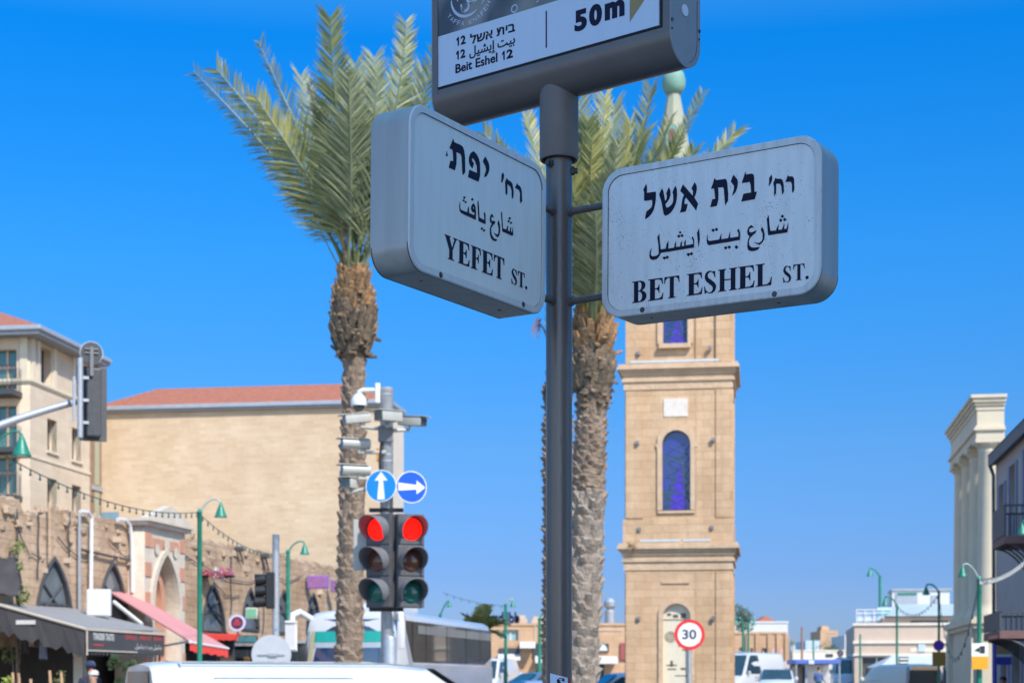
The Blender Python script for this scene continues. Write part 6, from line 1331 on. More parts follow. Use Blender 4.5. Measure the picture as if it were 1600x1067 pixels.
for y in (950, 955, 966): b.cyl((U(1341), 2, V(y)), (U(1341)+1.95, 2, V(y)), .03, n=5)
b.build('billboard_frame', M_white, r)
b = MB(); b.box(U(1343), U(1372), 2.1, 2.2, V(975), V(953)); b.box(U(1376), U(1400), 3, 3.2, V(972), V(945)); b.build('billboard', mat('sky_blue_billboard', (.33, .50, .68), .5, c2=(.60, .68, .74), scale=1.2), r)
b = MB(); b.box(U(1377), U(1399), 2.97, 3, V(958), V(948)); b.build('turquoise_panel', mat('turquoise_panel', (.15, .45, .46), .5, var=.1), r)

# street trees and shrubs far off
def leafy(name, lab, px, py_top, w_px, d, m, trunk=True, h=None, seed=1, n=900, cat='tree'):
    rg = random.Random(seed); z0 = gz(d); r = thing(name, lab, cat, (xat(px, d), d, z0)); top = zat(py_top, d)-z0; R = w_px*d/F/2
    rz_ = min(R*1.1, top*.48) if trunk else top*.5; cz = top-rz_; b = MB()
    cl = [(Vector((rg.uniform(-.6, .6)*R, rg.uniform(-.6, .6)*R, cz+rg.uniform(-.8, .8)*rz_)), rg.uniform(.45, .7)*R) for _ in range(11)]
    for i in range(n):
        c, q = cl[i % 11]; v = Vector((rg.gauss(0, 1), rg.gauss(0, 1), rg.gauss(0, 1))).normalized()*q*rg.uniform(.5, 1.05); p = c+v
        s_ = R*rg.uniform(.06, .14)*(1 if trunk else 1.8); t = Vector((rg.gauss(0, 1), rg.gauss(0, 1), rg.gauss(0, 1))).normalized(); u = t.orthogonal().normalized()
        b.add([p-t*s_, p+u*s_*.5, p+t*s_, p-u*s_*.5], [[0, 1, 2, 3]])
    b.build('crown' if trunk else 'foliage', m, r)
    b = MB(); b.tube([Vector((0, 0, 0)), Vector((.05*R, 0, cz*.6)), Vector((0, 0, cz))], [.12*R, .09*R, .05*R], 7)
    for a in range(5): b.tube([Vector((0, 0, cz*(.5 if trunk else .1))), cl[a][0]], [.06*R, .02*R], 5)
    b.build('trunk' if trunk else 'stem', M_bark, r); return r
M_leafd = mat('dark_tree_leaves', (.075, .11, .05), .7, c2=(.04, .065, .03), scale=.8)
M_leafl = mat('bright_shrub_leaves', (.26, .31, .035), .6, c2=(.13, .19, .03), scale=4)
M_leafo = mat('olive_shrub_leaves', (.20, .23, .07), .7, c2=(.10, .12, .04), scale=3)
leafy('street_tree', 'dark green treetop showing just right of the tower', 1158, 947, 38, 120, M_leafd, seed=3)
leafy('street_tree', 'rounded green tree in front of the distant tower block', 1293, 1007, 38, 180, M_leafd, seed=5)
leafy('street_tree', 'narrow yellowish cypress at the corner of the pilaster building', 1238, 1000, 9, 112, M_leafo, seed=6, n=500)
leafy('leafy_shrub', 'bright yellow green shrub in the lower left corner', 22, 1050, 34, 31, M_leafl, False, seed=8, n=700, cat='shrub')
leafy('leafy_shrub', 'small bright green shrub next to the stone pier', 117, 1060, 16, 34, M_leafl, False, seed=9, n=400, cat='shrub')
leafy('leafy_shrub', 'tall olive shrub rising behind the rear of the white van', 194, 1012, 44, 35, M_leafo, False, seed=10, n=900, cat='shrub')
leafy('leafy_shrub', 'bright green shrub close to the rear window of the white van', 178, 1052, 22, 31, M_leafl, False, seed=12, n=400, cat='shrub')
leafy('hanging_plant', 'olive plant hanging from the wall top at the left edge', 26, 808, 44, 40.2, M_leafo, False, seed=17, n=600, cat='plant')
leafy('potted_plant', 'thin leafy plant standing in the dark shop under the awning', 91, 1037, 26, 38.2, M_leafo, False, seed=13, n=220, cat='plant')
rg = random.Random(4)
for px, py, lab in ((26, 1050, 'bamboo stake rising from the bright corner shrub'), (37, 1051, 'tilted bamboo stake right of the corner shrub'), (52, 1060, 'short bamboo stake under the hanging cloths'), (85, 1047, 'bamboo stake left of the potted plant'), (104, 1050, 'bamboo stake right of the potted plant')):
    b = MB(); h = zat(py, 33); b.tube([Vector((0, 0, 0)), Vector((rg.uniform(-.12, .05), 0, h))], [.035, .028], 7)
    for z in (.5, .9, 1.3): b.lathe([(.033, z), (.04, z+.015), (.033, z+.03)], 7)
    o = b.build('bamboo_stake', mat('bamboo', (.50, .32, .17), .7, var=.15, scale=9), loc=(xat(px, 33), 33, 0)); tag(o, lab, 'stake', 'bamboo stakes in the planter')
b = MB(); b.box(-2.3, 2.6, -.45, .4, 0, .55, bev=.03); b.box(-2.2, 2.5, -.38, .33, .5, .56); o = b.build('planter', M_wood, loc=(-9.0, 33, 0)); tag(o, 'long timber planter in front of the charcoal awning', 'planter')
# small palm behind the coach
Dp = 72.0
sp_ = thing('small_palm', 'short bushy palm behind the tail of the coach', 'palm tree', (xat(752, Dp), Dp, gz(Dp)))
zc = zat(988, Dp)-gz(Dp); palm_trunk(sp_, [Vector((0, 0, 0)), Vector((0, 0, zc))], [.2, .22], M_bark, nring=16, per=9, rough=.05, seed=2)
rgp = random.Random(31)
for i in range(24):
    a = i*2.4; el = rgp.uniform(.1, 1.25); L_ = rgp.uniform(1.0, 1.5); c0 = sp_.location+Vector((0, 0, zc))
    d1 = Vector((cos(a)*cos(el), sin(a)*cos(el), sin(el)))
    frond(sp_, [c0, c0+d1*L_*.6, c0+d1*L_+Vector((0, 0, -.35*cos(el)*L_))], M_frondy, nleaf=9, leaf=.30, bare=.2, rng=rgp, w=.16)

# ------------------------------------------------------------------ green street lamps
M_lampc = mat('pale_lamp_arm', (.34, .44, .42), .4, .2, var=.1)
def lamp(lab, px, pytop, d, sx, bell_px, bell_py, bell_w, tone=M_green, armm=None, thick=.055, base=True):
    z0 = gz(d); r = thing('street_lamp', lab, 'street lamp', (xat(px, d), d, z0), 0, 'green street lamps'); H = zat(pytop, d)-z0
    b = MB(); b.lathe([(.16, 0), (.16, .35), (.10, .45), (thick*1.35, .6), (thick*1.35, 1.6), (thick*1.1, 1.7), (thick, H-.02), (thick*1.3, H), (thick*.5, H+.08)], 14); b.build('pole', tone, r, smooth=40)
    q = local(r, at(bell_px, bell_py, d)); R = bell_w*d/F/2
    b = MB(); A = Vector((0, 0, H-.05)); top = q+Vector((0, 0, R*2.2))
    b.tube([bez([A, Vector((q.x*.25, 0, H+.28*abs(q.x)+.2)), Vector((q.x*.9, 0, max(top.z, H)+.22*abs(q.x)+.05)), top], i/12) for i in range(13)], .024*max(d, 34)/50, 8); b.build('arm', armm or tone, r, smooth=50)
    b = MB(); b.lathe([(R*1.0, 0), (R*1.02, R*.1), (R*.86, R*.35), (R*.66, R*.9), (R*.46, R*1.5), (R*.28, R*1.95), (R*.14, R*2.15), (R*.12, R*2.4), (0, R*2.45)], 20, q); b.build('bell_shade', tone, r, smooth=45)
    b = MB(); b.lathe([(0, -R*.12), (R*.5, -R*.05), (R*.85, R*.06)], 16, q); b.build('diffuser', M_lens, r)
    return r
lamp('green bell lamp post in front of the shop arches, beside the pink awning', 312, 800, 38, 1, 345, 808, 20, armm=M_lampc)
lamp('smaller green lamp post with bell shade between the bare pole and the palm', 450, 862, 54, 1, 476, 866, 15, thick=.065)
lamp('green bell lamp reaching in from the left edge below the mast arm', -42, 735, 27, 1, 34, 712, 29)
lamp('green lamp post above the shaded balcony, its bell to the left', 1530, 905, 34.2, -1, 1504, 901, 15, armm=M_lampc, thick=.045)
lamp('dark green lamp post carrying the no stopping sign', 1467, 925, 62, -1, 1447, 929, 12, thick=.045)
lamp('dark green lamp post with an arched arm carrying the small black street sign', 1401.5, 945, 70, -1, 1383, 946, 11, thick=.045)
lamp('tall thin green lamp behind the beige building sign frames', 1375, 900, 98, -1, 1359, 900, 10, thick=.08)
lamp('pale green lamp in front of the shop building left of the post', 790, 945, 76, 1, 801, 948, 9, armm=M_lampc, thick=.07)
lamp('green lamp arm peeping above the coach roof', 688, 960, 82, 1, 702, 948, 8, thick=.07)
lamp('green lamp partly hidden by the sign post', 843, 966, 86, 1, 856, 966, 8, thick=.08)
lamp('thin green lamp next to the dark treetop right of the tower', 1161, 972, 100, -1, 1150, 976, 8, thick=.07)
lamp('thin green lamp in front of the white building', 1169, 975, 104, 1, 1178, 976, 7, thick=.07)
lamp('green bell lamp reaching in from the right edge over the upper balcony', 1640, 830, 33, -1, 1597, 835, 16)
for px, pyt, d, m, lab, w in ((1253, 979, 150, mat('rust_brown_pole', (.30, .14, .10), .6, var=.15), 'rust brown pole at the far end of the street', .09), (1271, 998, 140, M_green, 'thin green pole right of the rust brown pole', .07), (1344, 991, 90, M_green, 'thin green pole at the corner of the beige building', .05)):
    b = MB(); z0 = gz(d); H = zat(pyt, d)-z0; b.lathe([(w*2, 0), (w*2, .15), (w*1.2, .3), (w, H), (0, H+.05)], 10); o = b.build('thin_pole', m, loc=(xat(px, d), d, z0)); tag(o, lab, 'pole')
# light garlands
M_cable = mat('garland_cable', (.03, .045, .045), .6, var=.2)
M_bulb = mat('garland_bulb', (.05, .10, .095), .3, var=.2)
M_bulbw = mat('pale_garland_bulb', (.55, .55, .52), .3, var=.1)
def garland(lab, P, sag, n, bm=None, r_=.010):
    o_ = P[0]; r = thing('light_garland', lab, 'string lights', o_); pts = []
    for a, c in zip(P[:-1], P[1:]):
        for i in range(24):
            t = i/24; p = a.lerp(c, t); p.z -= sag*4*t*(1-t)*(c-a).length; pts.append(p-o_)
    pts.append(P[-1]-o_)
    b = MB(); b.tube(pts, r_, 5); b.build('cable', M_cable, r)
    b = MB(); T = len(pts)-1
    for i in range(n):
        f = (i+.5)/n*T; k = int(f); p = pts[k].lerp(pts[min(k+1, T)], f-k); b.cyl(p, p+Vector((0, 0, -.06)), .016, n=6); b.ball(p+Vector((0, 0, -.085)), .026, 7, 5)
    x = b.build('bulbs', bm or M_bulb, r); x['kind'] = 'stuff' if n > 100 else 'thing'
    return r
garland('string of small lamps swinging from the left lamp to the gate side lamp', [at(8, 712, 27), at(312, 800, 38)], .028, 26)
garland('string of small lamps between the two lamp posts in front of the arches', [at(312, 803, 38), at(450, 863, 54)], .022, 22)
garland('string of lamps hanging between the dark green lamps on the right', [at(1401.5, 946, 70), at(1467, 927, 62), at(1530, 905, 34.2)], .07, 30)
garland('pale string of lamps rising from the right lamp to the shaded building', [at(1530, 905, 34.2), at(1618, 858, 31)], .045, 24, M_bulbw)
garland('thin lamp string over the coach towards the pale green lamp', [at(692, 925, 82), at(790, 946, 76)], .02, 8)

# signs on the right
def plate(name, lab, px0, px1, py0, py1, d, m, cat='road sign', parts=(), yaw=0.0, post=None):
    w = (px1-px0)*d/F; h = zat(py0, d)-zat(py1, d); r = thing(name, lab, cat, at((px0+px1)/2, py1, d), yaw)
    b = MB(); b.box(-w/2, w/2, 0, .04, 0, h, bev=.008); b.build('plate', m, r)
    for nm, x0, x1, z0, z1, mm in parts:
        b = MB(); b.box(-w/2+w*x0, -w/2+w*x1, -.012, .0, h*z0, h*z1); b.build(nm, mm, r)
    if post:
        b = MB(); b.cyl((0, .07, -(zat(py1, d)-gz(d))), (0, .07, h), post, n=8); b.build('post', M_galv, r)
    return r, w, h
M_yel = mat('sign_yellow', (.72, .34, .01), .45, var=.05); M_brn = mat('sign_back_ochre', (.28, .17, .03), .6, var=.12, scale=6)
M_blk = mat('sign_black', (.02, .03, .03), .45, var=.1)
r, w, h = plate('enforcement_sign', 'white sign with a black camera symbol above a yellow panel, on the right green lamp', 1518, 1544, 1004.5, 1045, 34.0, M_ret, parts=(('yellow_panel', .0, 1.0, .0, .5, M_yel), ('black_block', .52, .80, .62, .90, M_blk)))
b = MB(); b.prism([(-w*.32, h*.72), (-w*.22, h*.78), (-w*.02, h*.86), (-w*.02, h*.66), (-w*.22, h*.71)], lambda p, t: Vector((p[0], t, p[1])), -.012, -.0); b.build('camera_symbol', M_blk, r)
r = thing('no_stopping_sign', 'round blue no stopping sign with red border and slash, on the dark green lamp', 'road sign', at(1467, 1008, 61.7))
b = MB(); q = 8.6*61.7/F; disc(b, q, 0, .02); b.build('border', mat('deep_red', (.40, .02, .06), .4, var=.05), r); b = MB(); disc(b, q*.82, -.005, .001); b.build('face', mat('no_stopping_blue', (.03, .05, .50), .4, var=.05), r)
b = MB(); c = .707; b.prism([(-q*.62, q*.52), (-q*.52, q*.62), (q*.62, -q*.52), (q*.52, -q*.62)], lambda p, t: Vector((p[0], t, p[1])), -.008, -.004); b.build('slash', mat('deep_red', (.40, .02, .06), .4), r)
plate('ochre_plate', 'square ochre plate below the no stopping sign', 1457, 1478, 1018, 1040, 61.7, M_brn)
r, w, h = plate('direction_plate', 'small black street plate with two white lines of writing', 1404.5, 1419.5, 1025.5, 1037.5, 69.7, M_blk, parts=(('white_line', .08, .95, .62, .82, M_ret), ('white_line', .08, .95, .16, .36, M_ret)))
r, w, h = plate('bus_stop_sign', 'blue and brown bus stop panel on a blue post, near the shaded building', 1557, 1580, 997, 1038, 37.6, mat('bus_stop_brown', (.34, .22, .12), .6, var=.08), parts=(('blue_cap', 0, 1, .84, 1.0, M_bluep), ('pale_band', 0, 1, .30, .40, M_bluep), ('blue_panel', 0, 1, .0, .30, mat('bus_stop_blue', (.05, .05, .38), .5, var=.08))))
b = MB(); b.cyl((-w*.58, .05, -zat(1038, 37.6)), (-w*.58, .05, h), .045, n=10); b.build('post', mat('blue_post', (.04, .06, .42), .5, var=.08), r)
r = thing('roundabout_plate', 'red and white round sign over an orange plate, by the kiosk', 'road sign', at(1313, 1020, 96))
b = MB(); disc(b, .19, 0, .03); b.build('disc', M_redc, r); b = MB(); disc(b, .11, -.01, .0); b.build('centre', M_ret, r); b = MB(); b.box(-.17, .17, 0, .03, -.55, -.22); b.build('orange_plate', M_yel, r)
b = MB(); b.cyl((0, .05, -(zat(1020, 96)-gz(96))), (0, .05, .15), .04, n=8); b.build('post', M_galv, r)

# ------------------------------------------------------------------ vehicles
M_car = mat('white_car_paint', (.57, .58, .585), .18, var=.02, coat=.6)
M_cargrey = mat('silver_car_paint', (.50, .54, .60), .22, .3, var=.02, coat=.5)
M_blueglass = mat('tinted_windscreen', (.025, .05, .07), .05, var=.3, scale=.9, spec=.9)
M_greenglass = mat('green_windscreen', (.05, .17, .12), .06, var=.3, scale=.9, spec=.9)
M_amberl = mat('amber_lamp', (.6, .22, .02), .3, var=.1)
def wheel(parent, x, y, r_, side):
    b = MB(); b.tube([Vector((x-.10, y, r_)), Vector((x-.08, y, r_)), Vector((x+.08, y, r_)), Vector((x+.10, y, r_))], [r_*.9, r_, r_, r_*.9], 20); w = b.build('wheel', M_rubber, parent, smooth=40)
    b = MB(); b.tube([Vector((x+side*.101, y, r_)), Vector((x+side*.112, y, r_))], [r_*.62, r_*.55], 16); b.build('rim', M_chrome, w)
def lofted(stations, n=None):
    """stations: list of (y, [(x, z)...] right-half profile from bottom to top centre)"""
    b = MB(); rings = []
    for y, pr in stations:
        full = [(x, y, z) for x, z in pr]+[(-x, y, z) for x, z in reversed(pr)]; rings.append(full)
    k = len(rings[0]); vs = [p for r_ in rings for p in r_]
    fs = [[i*k+j, i*k+j+1, (i+1)*k+j+1, (i+1)*k+j] for i in range(len(rings)-1) for j in range(k-1)]
    fs += [[i*k+k-1, i*k, (i+1)*k, (i+1)*k+k-1] for i in range(len(rings)-1)]
    fs += [list(range(k)), [(len(rings)-1)*k+j for j in range(k)][::-1]]
    b.add(vs, fs); return b
def vehicle(name, lab, cat, loc, rz, L_, Wd, H, hood, belt, kind, paint, glass, group=None, wtop=None):
    """nose towards local -Y. kind: car, van"""
    r = thing(name, lab, cat, loc, rz, group); hw = Wd/2; cl = .24
    def sec(y, zt, zb_=cl, tuck=.14, wx_=1.0):
        zb2 = belt if zt > belt+.1 else zt*.9
        a = hw*wx_; ins = tuck if zt > belt+.1 else .05
        return (y, [(a*.86, zb_), (a*.97, zb_+.12), (a, (zb_+zb2)/2), (a*.985, zb2), (a-ins*.55, zb2+(zt-zb2)*.55), (a-ins-.04, zt-.07), (a-ins-.16, zt-.012), (0.0, zt+.02)])
    if kind == 'car':
        st = [sec(-L_/2, hood*.72, .34, wx_=.86), sec(-L_/2+.18, hood*.90, .28, wx_=.96), sec(-L_/2+.5, hood, wx_=1), sec(-L_/2+1.15, hood*1.06), sec(-L_/2+1.95, H*.985), sec(-L_/2+2.5, H), sec(L_/2-1.5, H*.985), sec(L_/2-.75, H*.93), sec(L_/2-.22, hood*1.12, wx_=.97), sec(L_/2, hood*.95, .36, wx_=.9)]
        ws = (-L_/2+1.15, -L_/2+1.95, hood*1.06, H*.985)
    else:
        st = [sec(-L_/2, hood*.75, .34, wx_=.88), sec(-L_/2+.15, hood*.92, .3, wx_=.97), sec(-L_/2+.75, hood*1.03), sec(-L_/2+1.55, H*.965), sec(-L_/2+2.1, H), sec(L_/2-.35, H), sec(L_/2-.06, H*.985, tuck=.15, wx_=.99), sec(L_/2, H*.975, .36, tuck=.16, wx_=.975)]
        ws = (-L_/2+.75, -L_/2+1.55, hood*1.03, H*.965)
    lofted(st).build('body', paint, r, smooth=38)
    y0, y1, z0, z1 = ws; dz = Vector((0, -(z1-z0), (y1-y0))).normalized()*.035; dz.y = -abs(dz.y); dz.z = abs(dz.z)
    a0, a1 = hw*.86, hw-.24; f = lambda x, t: Vector((x, y0+(y1-y0)*t, z0+(z1-z0)*t))+dz
    b = MB(); b.add([f(-a0, .06), f(a0, .06), f(a1, .93), f(-a1, .93)], [[0, 1, 2, 3]]); b.build('windscreen', glass, r)
    for sd in (-1, 1):
        b = MB(); xx = lambda z: sd*(hw*.985-.14*.55*((z-belt)/((H-belt)*.55)) if z < belt+(H-belt)*.55 else hw-.14*.55-.10*((z-belt-(H-belt)*.55)/((H-belt)*.45)))
        zt = wtop or H-.16; ye = (L_/2-1.0 if kind == 'car' else y1+.95); ys = y1-.45
        b.add([(xx(belt+.04)+sd*.012, ys-.15, belt+.04), (xx(belt+.04)+sd*.012, ye+.2, belt+.04), (xx(zt)+sd*.02, ye-.1, zt), (xx(zt)+sd*.02, y1+.05, zt)], [[0, 1, 2, 3]]); b.build('side_window', glass, r)
        b = MB(); b.box(sd*(hw-.02), sd*(hw+.16), y0+.35, y0+.47, belt+.02, belt+.2, bev=.03); b.build('mirror', paint, r)
        b = MB(); b.box(sd*(hw*.78)-.14, sd*(hw*.78)+.14, -L_/2+.01, -L_/2+.14, hood*.62, hood*.80, bev=.03); b.build('headlight', M_lens, r)
        b = MB(); b.box(sd*(hw*.86)-.07, sd*(hw*.86)+.07, L_/2-.12, L_/2+.005, hood*.75, hood*1.15, bev=.02); b.build('tail_light', M_red, r)
        wheel(r, sd*(hw-.09), -L_/2+.85, .33, sd); wheel(r, sd*(hw-.09), L_/2-.85, .33, sd)
    b = MB(); b.box(-hw*.6, hw*.6, -L_/2-.02, -L_/2+.1, .40, .60, bev=.02); b.build('grille', M_black, r)
    b = MB(); b.box(-.26, .26, -L_/2-.035, -L_/2-.015, .42, .53); b.build('number_plate', M_yel, r)
    if kind == 'van':
        b = MB(); zr0, zr1 = belt+.05, (H*.90 if wtop is None else H-.045)
        b.add([(-hw*.72, L_/2+.014, zr0), (hw*.72, L_/2+.014, zr0), (hw*.62, L_/2+(.014 if wtop else -.02), zr1-.06), (-hw*.62, L_/2+(.014 if wtop else -.02), zr1-.06)], [[3, 2, 1, 0]]); b.build('rear_window', glass, r)
    return r
# the white van in front: rear to the left, nose away to the right
phi = RAD(25); cR = at(243, 1064, 19.0); cR.z = 0
Lv, Wv, Hv = 5.0, 1.78, 1.625
ax_ = Vector((cos(phi), sin(phi), 0)); lat = Vector((-sin(phi), cos(phi), 0))
cv = Vector((cR.x, cR.y, 0))+ax_*Lv/2+lat*Wv/2
van = vehicle('delivery_van', 'white panel van crossing the foreground at the bottom edge, rear window to the left', 'van', cv, atan2(-cos(phi), sin(phi))+pi, Lv, Wv, Hv, 1.02, 1.0, 'van', M_car, mat('grey_rear_glass', (.10, .095, .09), .08, var=.2, scale=2, spec=.8), wtop=1.36)
van.rotation_euler = (0, 0, atan2(-ax_.x, ax_.y)+pi)
b = MB(); b.box(-.16, .16, Lv/2-.16, Lv/2-.06, Hv*.93, Hv*.965, bev=.02); b.build('brake_light', mat('dull_brake_light', (.35, .10, .09), .4, var=.1), van)
M_seam = mat('grey_seam', (.20, .26, .28), .5, var=.1)
b = MB()
for sd in (-1, 1):
    b.tube([Vector((sd*(Wv/2-.19), Lv/2-.35, Hv-.013)), Vector((sd*(Wv/2-.19), -Lv/2+2.1, Hv-.013)), Vector((sd*(Wv/2-.21), -Lv/2+1.6, Hv*.97))], .010, 6)
    x = sd*(Wv/2-.125); z = Hv-.17
    b.tube([Vector((x-sd*.0, Lv/2-.55, z-.40)), Vector((x+sd*.012, Lv/2-.60, z-.12)), Vector((x, Lv/2-.72, z-.02)), Vector((x, -Lv/2+2.6, z-.02)), Vector((x+sd*.02, -Lv/2+2.35, z-.18)), Vector((x+sd*.045, -Lv/2+2.3, z-.4))], .012, 6)
    b.tube([Vector((sd*(Wv/2-.10), Lv/2-.33, .7)), Vector((sd*(Wv/2-.12), Lv/2-.33, Hv-.3)), Vector((sd*(Wv/2-.20), Lv/2-.33, Hv-.03)), Vector((0, Lv/2-.33, Hv+.018))], .010, 6)
b.build('panel_seam', M_seam, van)

# the coach: nose to the camera
M_coachw = mat('coach_white', (.56, .575, .59), .2, var=.03, coat=.5)
M_coachs = mat('coach_silver', (.46, .49, .56), .25, .35, var=.05, coat=.4)
M_side = mat('coach_side_glass', (.055, .05, .045), .04, var=.3, scale=.6, spec=1.0)
M_ws = mat('coach_windscreen', (.02, .05, .12), .05, var=.3, scale=.6, spec=1.0)
CA = RAD(-12.8)
cq = Vector((xat(622, 47), 47, 0)); 
ch = thing('coach', 'large silver and white coach facing the camera, behind the traffic lights', 'coach', cq+Vector((cos(CA), sin(CA), 0))*-1.40, CA)
Hc = zat(951, 47.2); Lc = 11.5; hw = 1.40
sec = lambda y, w_, zb_, zt, rr: (y, [(w_*.93, zb_), (w_, zb_+.3), (w_, zt-.9), (w_*.985, zt-.45), (w_*.93, zt-.14), (w_*.80, zt-.03), (w_*.5, zt+.02), (0, zt+.035)])
lofted([sec(.0, hw*.90, .5, Hc-.42, 0), sec(.06, hw*.96, .4, Hc-.2, 0), sec(.28, hw, .32, Hc-.06, 0), sec(.9, hw, .3, Hc, 0), sec(Lc-.3, hw, .3, Hc-.02, 0), sec(Lc, hw*.96, .4, Hc-.2, 0)]).build('body', M_coachw, ch, smooth=40)
zw0, zw1 = 1.15, zat(966, 47); b = MB(); n = 10; vs = []
for i in range(n+1):
    u = -1+2*i/n; x = u*hw*.965; y = -.035+.10*abs(u)**3
    for z, dy in ((zw0, -.05), (zw0+.7, -.03), (zw1-.5, .0), (zw1, .05)): vs.append((x, y+dy, z))
b.add(vs, [[i*4+j, (i+1)*4+j, (i+1)*4+j+1, i*4+j+1] for i in range(n) for j in range(3)]); wsn = b.build('windscreen', M_ws, ch, smooth=60)
def wsband(name, z0, z1, m, x0=-.92, x1=.92):
    b = MB(); vs = []
    for i in range(n+1):
        u = x0+(x1-x0)*i/n; x = u*hw; y = -.055+.10*abs(u)**3; vs += [(x, y, z0), (x, y+.006, z1)]
    b.add(vs, [[2*i, 2*i+2, 2*i+3, 2*i+1] for i in range(n)]); return b.build(name, m, wsn)
wsband('teal_band', zat(1002, 47), zat(985, 47), mat('teal_sun_strip', (.01, .34, .30), .3, var=.08))
wsband('pale_band', zat(1011, 47), zat(1002.5, 47), mat('pale_grey_strip', (.36, .44, .50), .3, var=.08))
b = MB(); b.add([(-hw*.98, -.05, zat(1060, 47)), (-hw*.86, -.09, zat(1060, 47)), (-hw*.74, -.07, zat(985, 47)), (-hw*.82, -.05, zat(985, 47))], [[0, 1, 2, 3]]); b.build('ochre_stripe', mat('ochre_stripe', (.44, .40, .24), .4, var=.06), ch)
for sd, nm in ((1, 'near'), (-1, 'far')):
    x = sd*(hw+.006); b = MB()
    z1 = Hc-.30; z0 = zat(1033, 48.5)
    P_ = [(.62, z1-.15), (1.15, z0+.05), (1.5, z0-.02), (Lc-1.3, z0-.02), (Lc-.25, z0+.25), (Lc-.25, z1-.08), (Lc-.5, z1), (.75, z1)]
    b.add([(x if z < Hc-.9 else sd*(hw*.99+.01), y, z) for y, z in P_], [list(range(len(P_)))]); g = b.build('side_window', M_side, ch)
    b = MB()
    for y in (1.45, 2.9, 5.3, 7.7, 9.6): b.box(x-.004, x+.004, y-.035, y+.035, z0, z1-.05)
    b.build('window_post', M_black, g)
    b = MB(); b.add([(x+sd*.004, 2.0, z1-.35), (x+sd*.004, Lc-.4, z1-.35), (x+sd*.002, Lc-.4, z1-.1), (x+sd*.002, 2.0, z1-.1)], [[0, 1, 2, 3]]); b.build('drawn_curtain', mat('grey_curtain', (.24, .25, .24), .5, c2=(.12, .12, .12), scale=5, stretch=(1, 3, .3)), g)
    b = MB(); b.box(sd*(hw+.002), sd*(hw+.012), .8, Lc-.1, .55, z0-.08); b.build('silver_panel', M_coachs, ch)
    b = MB(); b.tube([Vector((x, .55, z1-.2)), Vector((x, .85, z0+.5)), Vector((x, 1.2, z0-.05)), Vector((x, 1.7, z0-.55))], [.05, .07, .09, .05], 6); b.build('swoosh_pillar', M_coachs, ch)
    b = MB(); b.tube([Vector((sd*hw*.9, .15, Hc-.25)), Vector((sd*(hw+.05), -.25, Hc-.08)), Vector((sd*(hw+.20), -.42, Hc-.16)), Vector((sd*(hw+.22), -.42, Hc-.45))], .095, 8)
    b.box(sd*(hw+.13), sd*(hw+.33), -.52, -.36, Hc-1.15, Hc-.38, bev=.05); b.build('ear_mirror', M_white, ch, smooth=50)
    b = MB(); b.box(sd*(hw*.78)-.2, sd*(hw*.78)+.2, -.03, .08, .62, .85, bev=.03); b.build('headlight', M_lens, ch)
    b = MB(); b.box(sd*(hw-.01), sd*(hw+.03), .5, .58, z1-.05, z1+.12, bev=.01); b.build('marker_light', M_red, ch)
    wheel(ch, sd*(hw-.16), 2.4, .48, sd); wheel(ch, sd*(hw-.16), 8.6, .48, sd)
b = MB(); b.box(-.8, .8, 1.5, 4.2, Hc, Hc+.25, bev=.1); b.build('roof_unit', M_coachw, ch)
b = MB(); b.box(-.45, .45, -.045, -.02, .65, .8); b.build('number_plate', M_yel, ch)

def car_at(lab, px, pyroof, d, rz, kind='car', paint=M_car, glass=M_blueglass, L_=4.4, Wd=1.8, H=None, hood=.95, belt=1.0, name='parked_car', cat='car', group='cars along the far street', wtop=None):
    return vehicle(name, lab, cat, (xat(px, d), d, gz(d)), rz, L_, Wd, H or 1.5, hood, belt, kind, paint, glass, group, wtop)
car_at('white car with a green tinted windscreen, left of the sign post', 838, 1045, 70, RAD(-62), glass=M_greenglass, H=1.62, hood=1.05, belt=1.08)
car_at('small white car behind the coach tail', 790, 1050, 84, RAD(-30), H=1.6)
car_at('blue grey car roof at the very bottom beside the sign post', 826, 1064, 55, RAD(-70), paint=mat('blue_grey_paint', (.25, .32, .50), .25, .2, var=.03, coat=.5), H=1.42)
car_at('tall white van next to the coach tail', 762, 1035, 80, RAD(-15), kind='van', L_=5, Wd=2.0, H=2.25, hood=1.2, belt=1.35, name='white_van', cat='van')
car_at('white delivery van parked right of the tower base', 1166, 1035, 92, RAD(-38), kind='van', L_=5.4, Wd=2.0, H=2.62, hood=1.25, belt=1.4, name='white_van', cat='van')
car_at('white car with its headlights towards the camera, right of the delivery van', 1214, 1049, 84, RAD(-10), H=1.75, hood=1.1, belt=1.15)
car_at('small silver car far behind the kiosk', 1237, 1055, 120, RAD(-5), H=1.6, paint=M_cargrey)
mb_ = car_at('white vehicle with a big dark windscreen and light bar, right of the kiosk', 1326, 1035, 96, RAD(-8.7), kind='van', L_=5, Wd=1.95, H=2.35, hood=1.35, belt=1.45, glass=mat('dark_green_glass', (.03, .055, .05), .06, var=.3, spec=.9), name='patrol_van', cat='van')
b = MB(); b.box(-.1, .75, -.6, -.35, 2.36, 2.56, bev=.04); b.build('light_bar', M_white, mb_)
b = MB(); b.box(-.16, .16, -2.56, -2.52, .70, .92); b.build('badge', M_blue, mb_)
car_at('pale car at the foot of the tower, left side', 968, 1058, 66, RAD(-75), H=1.62, paint=M_cargrey)
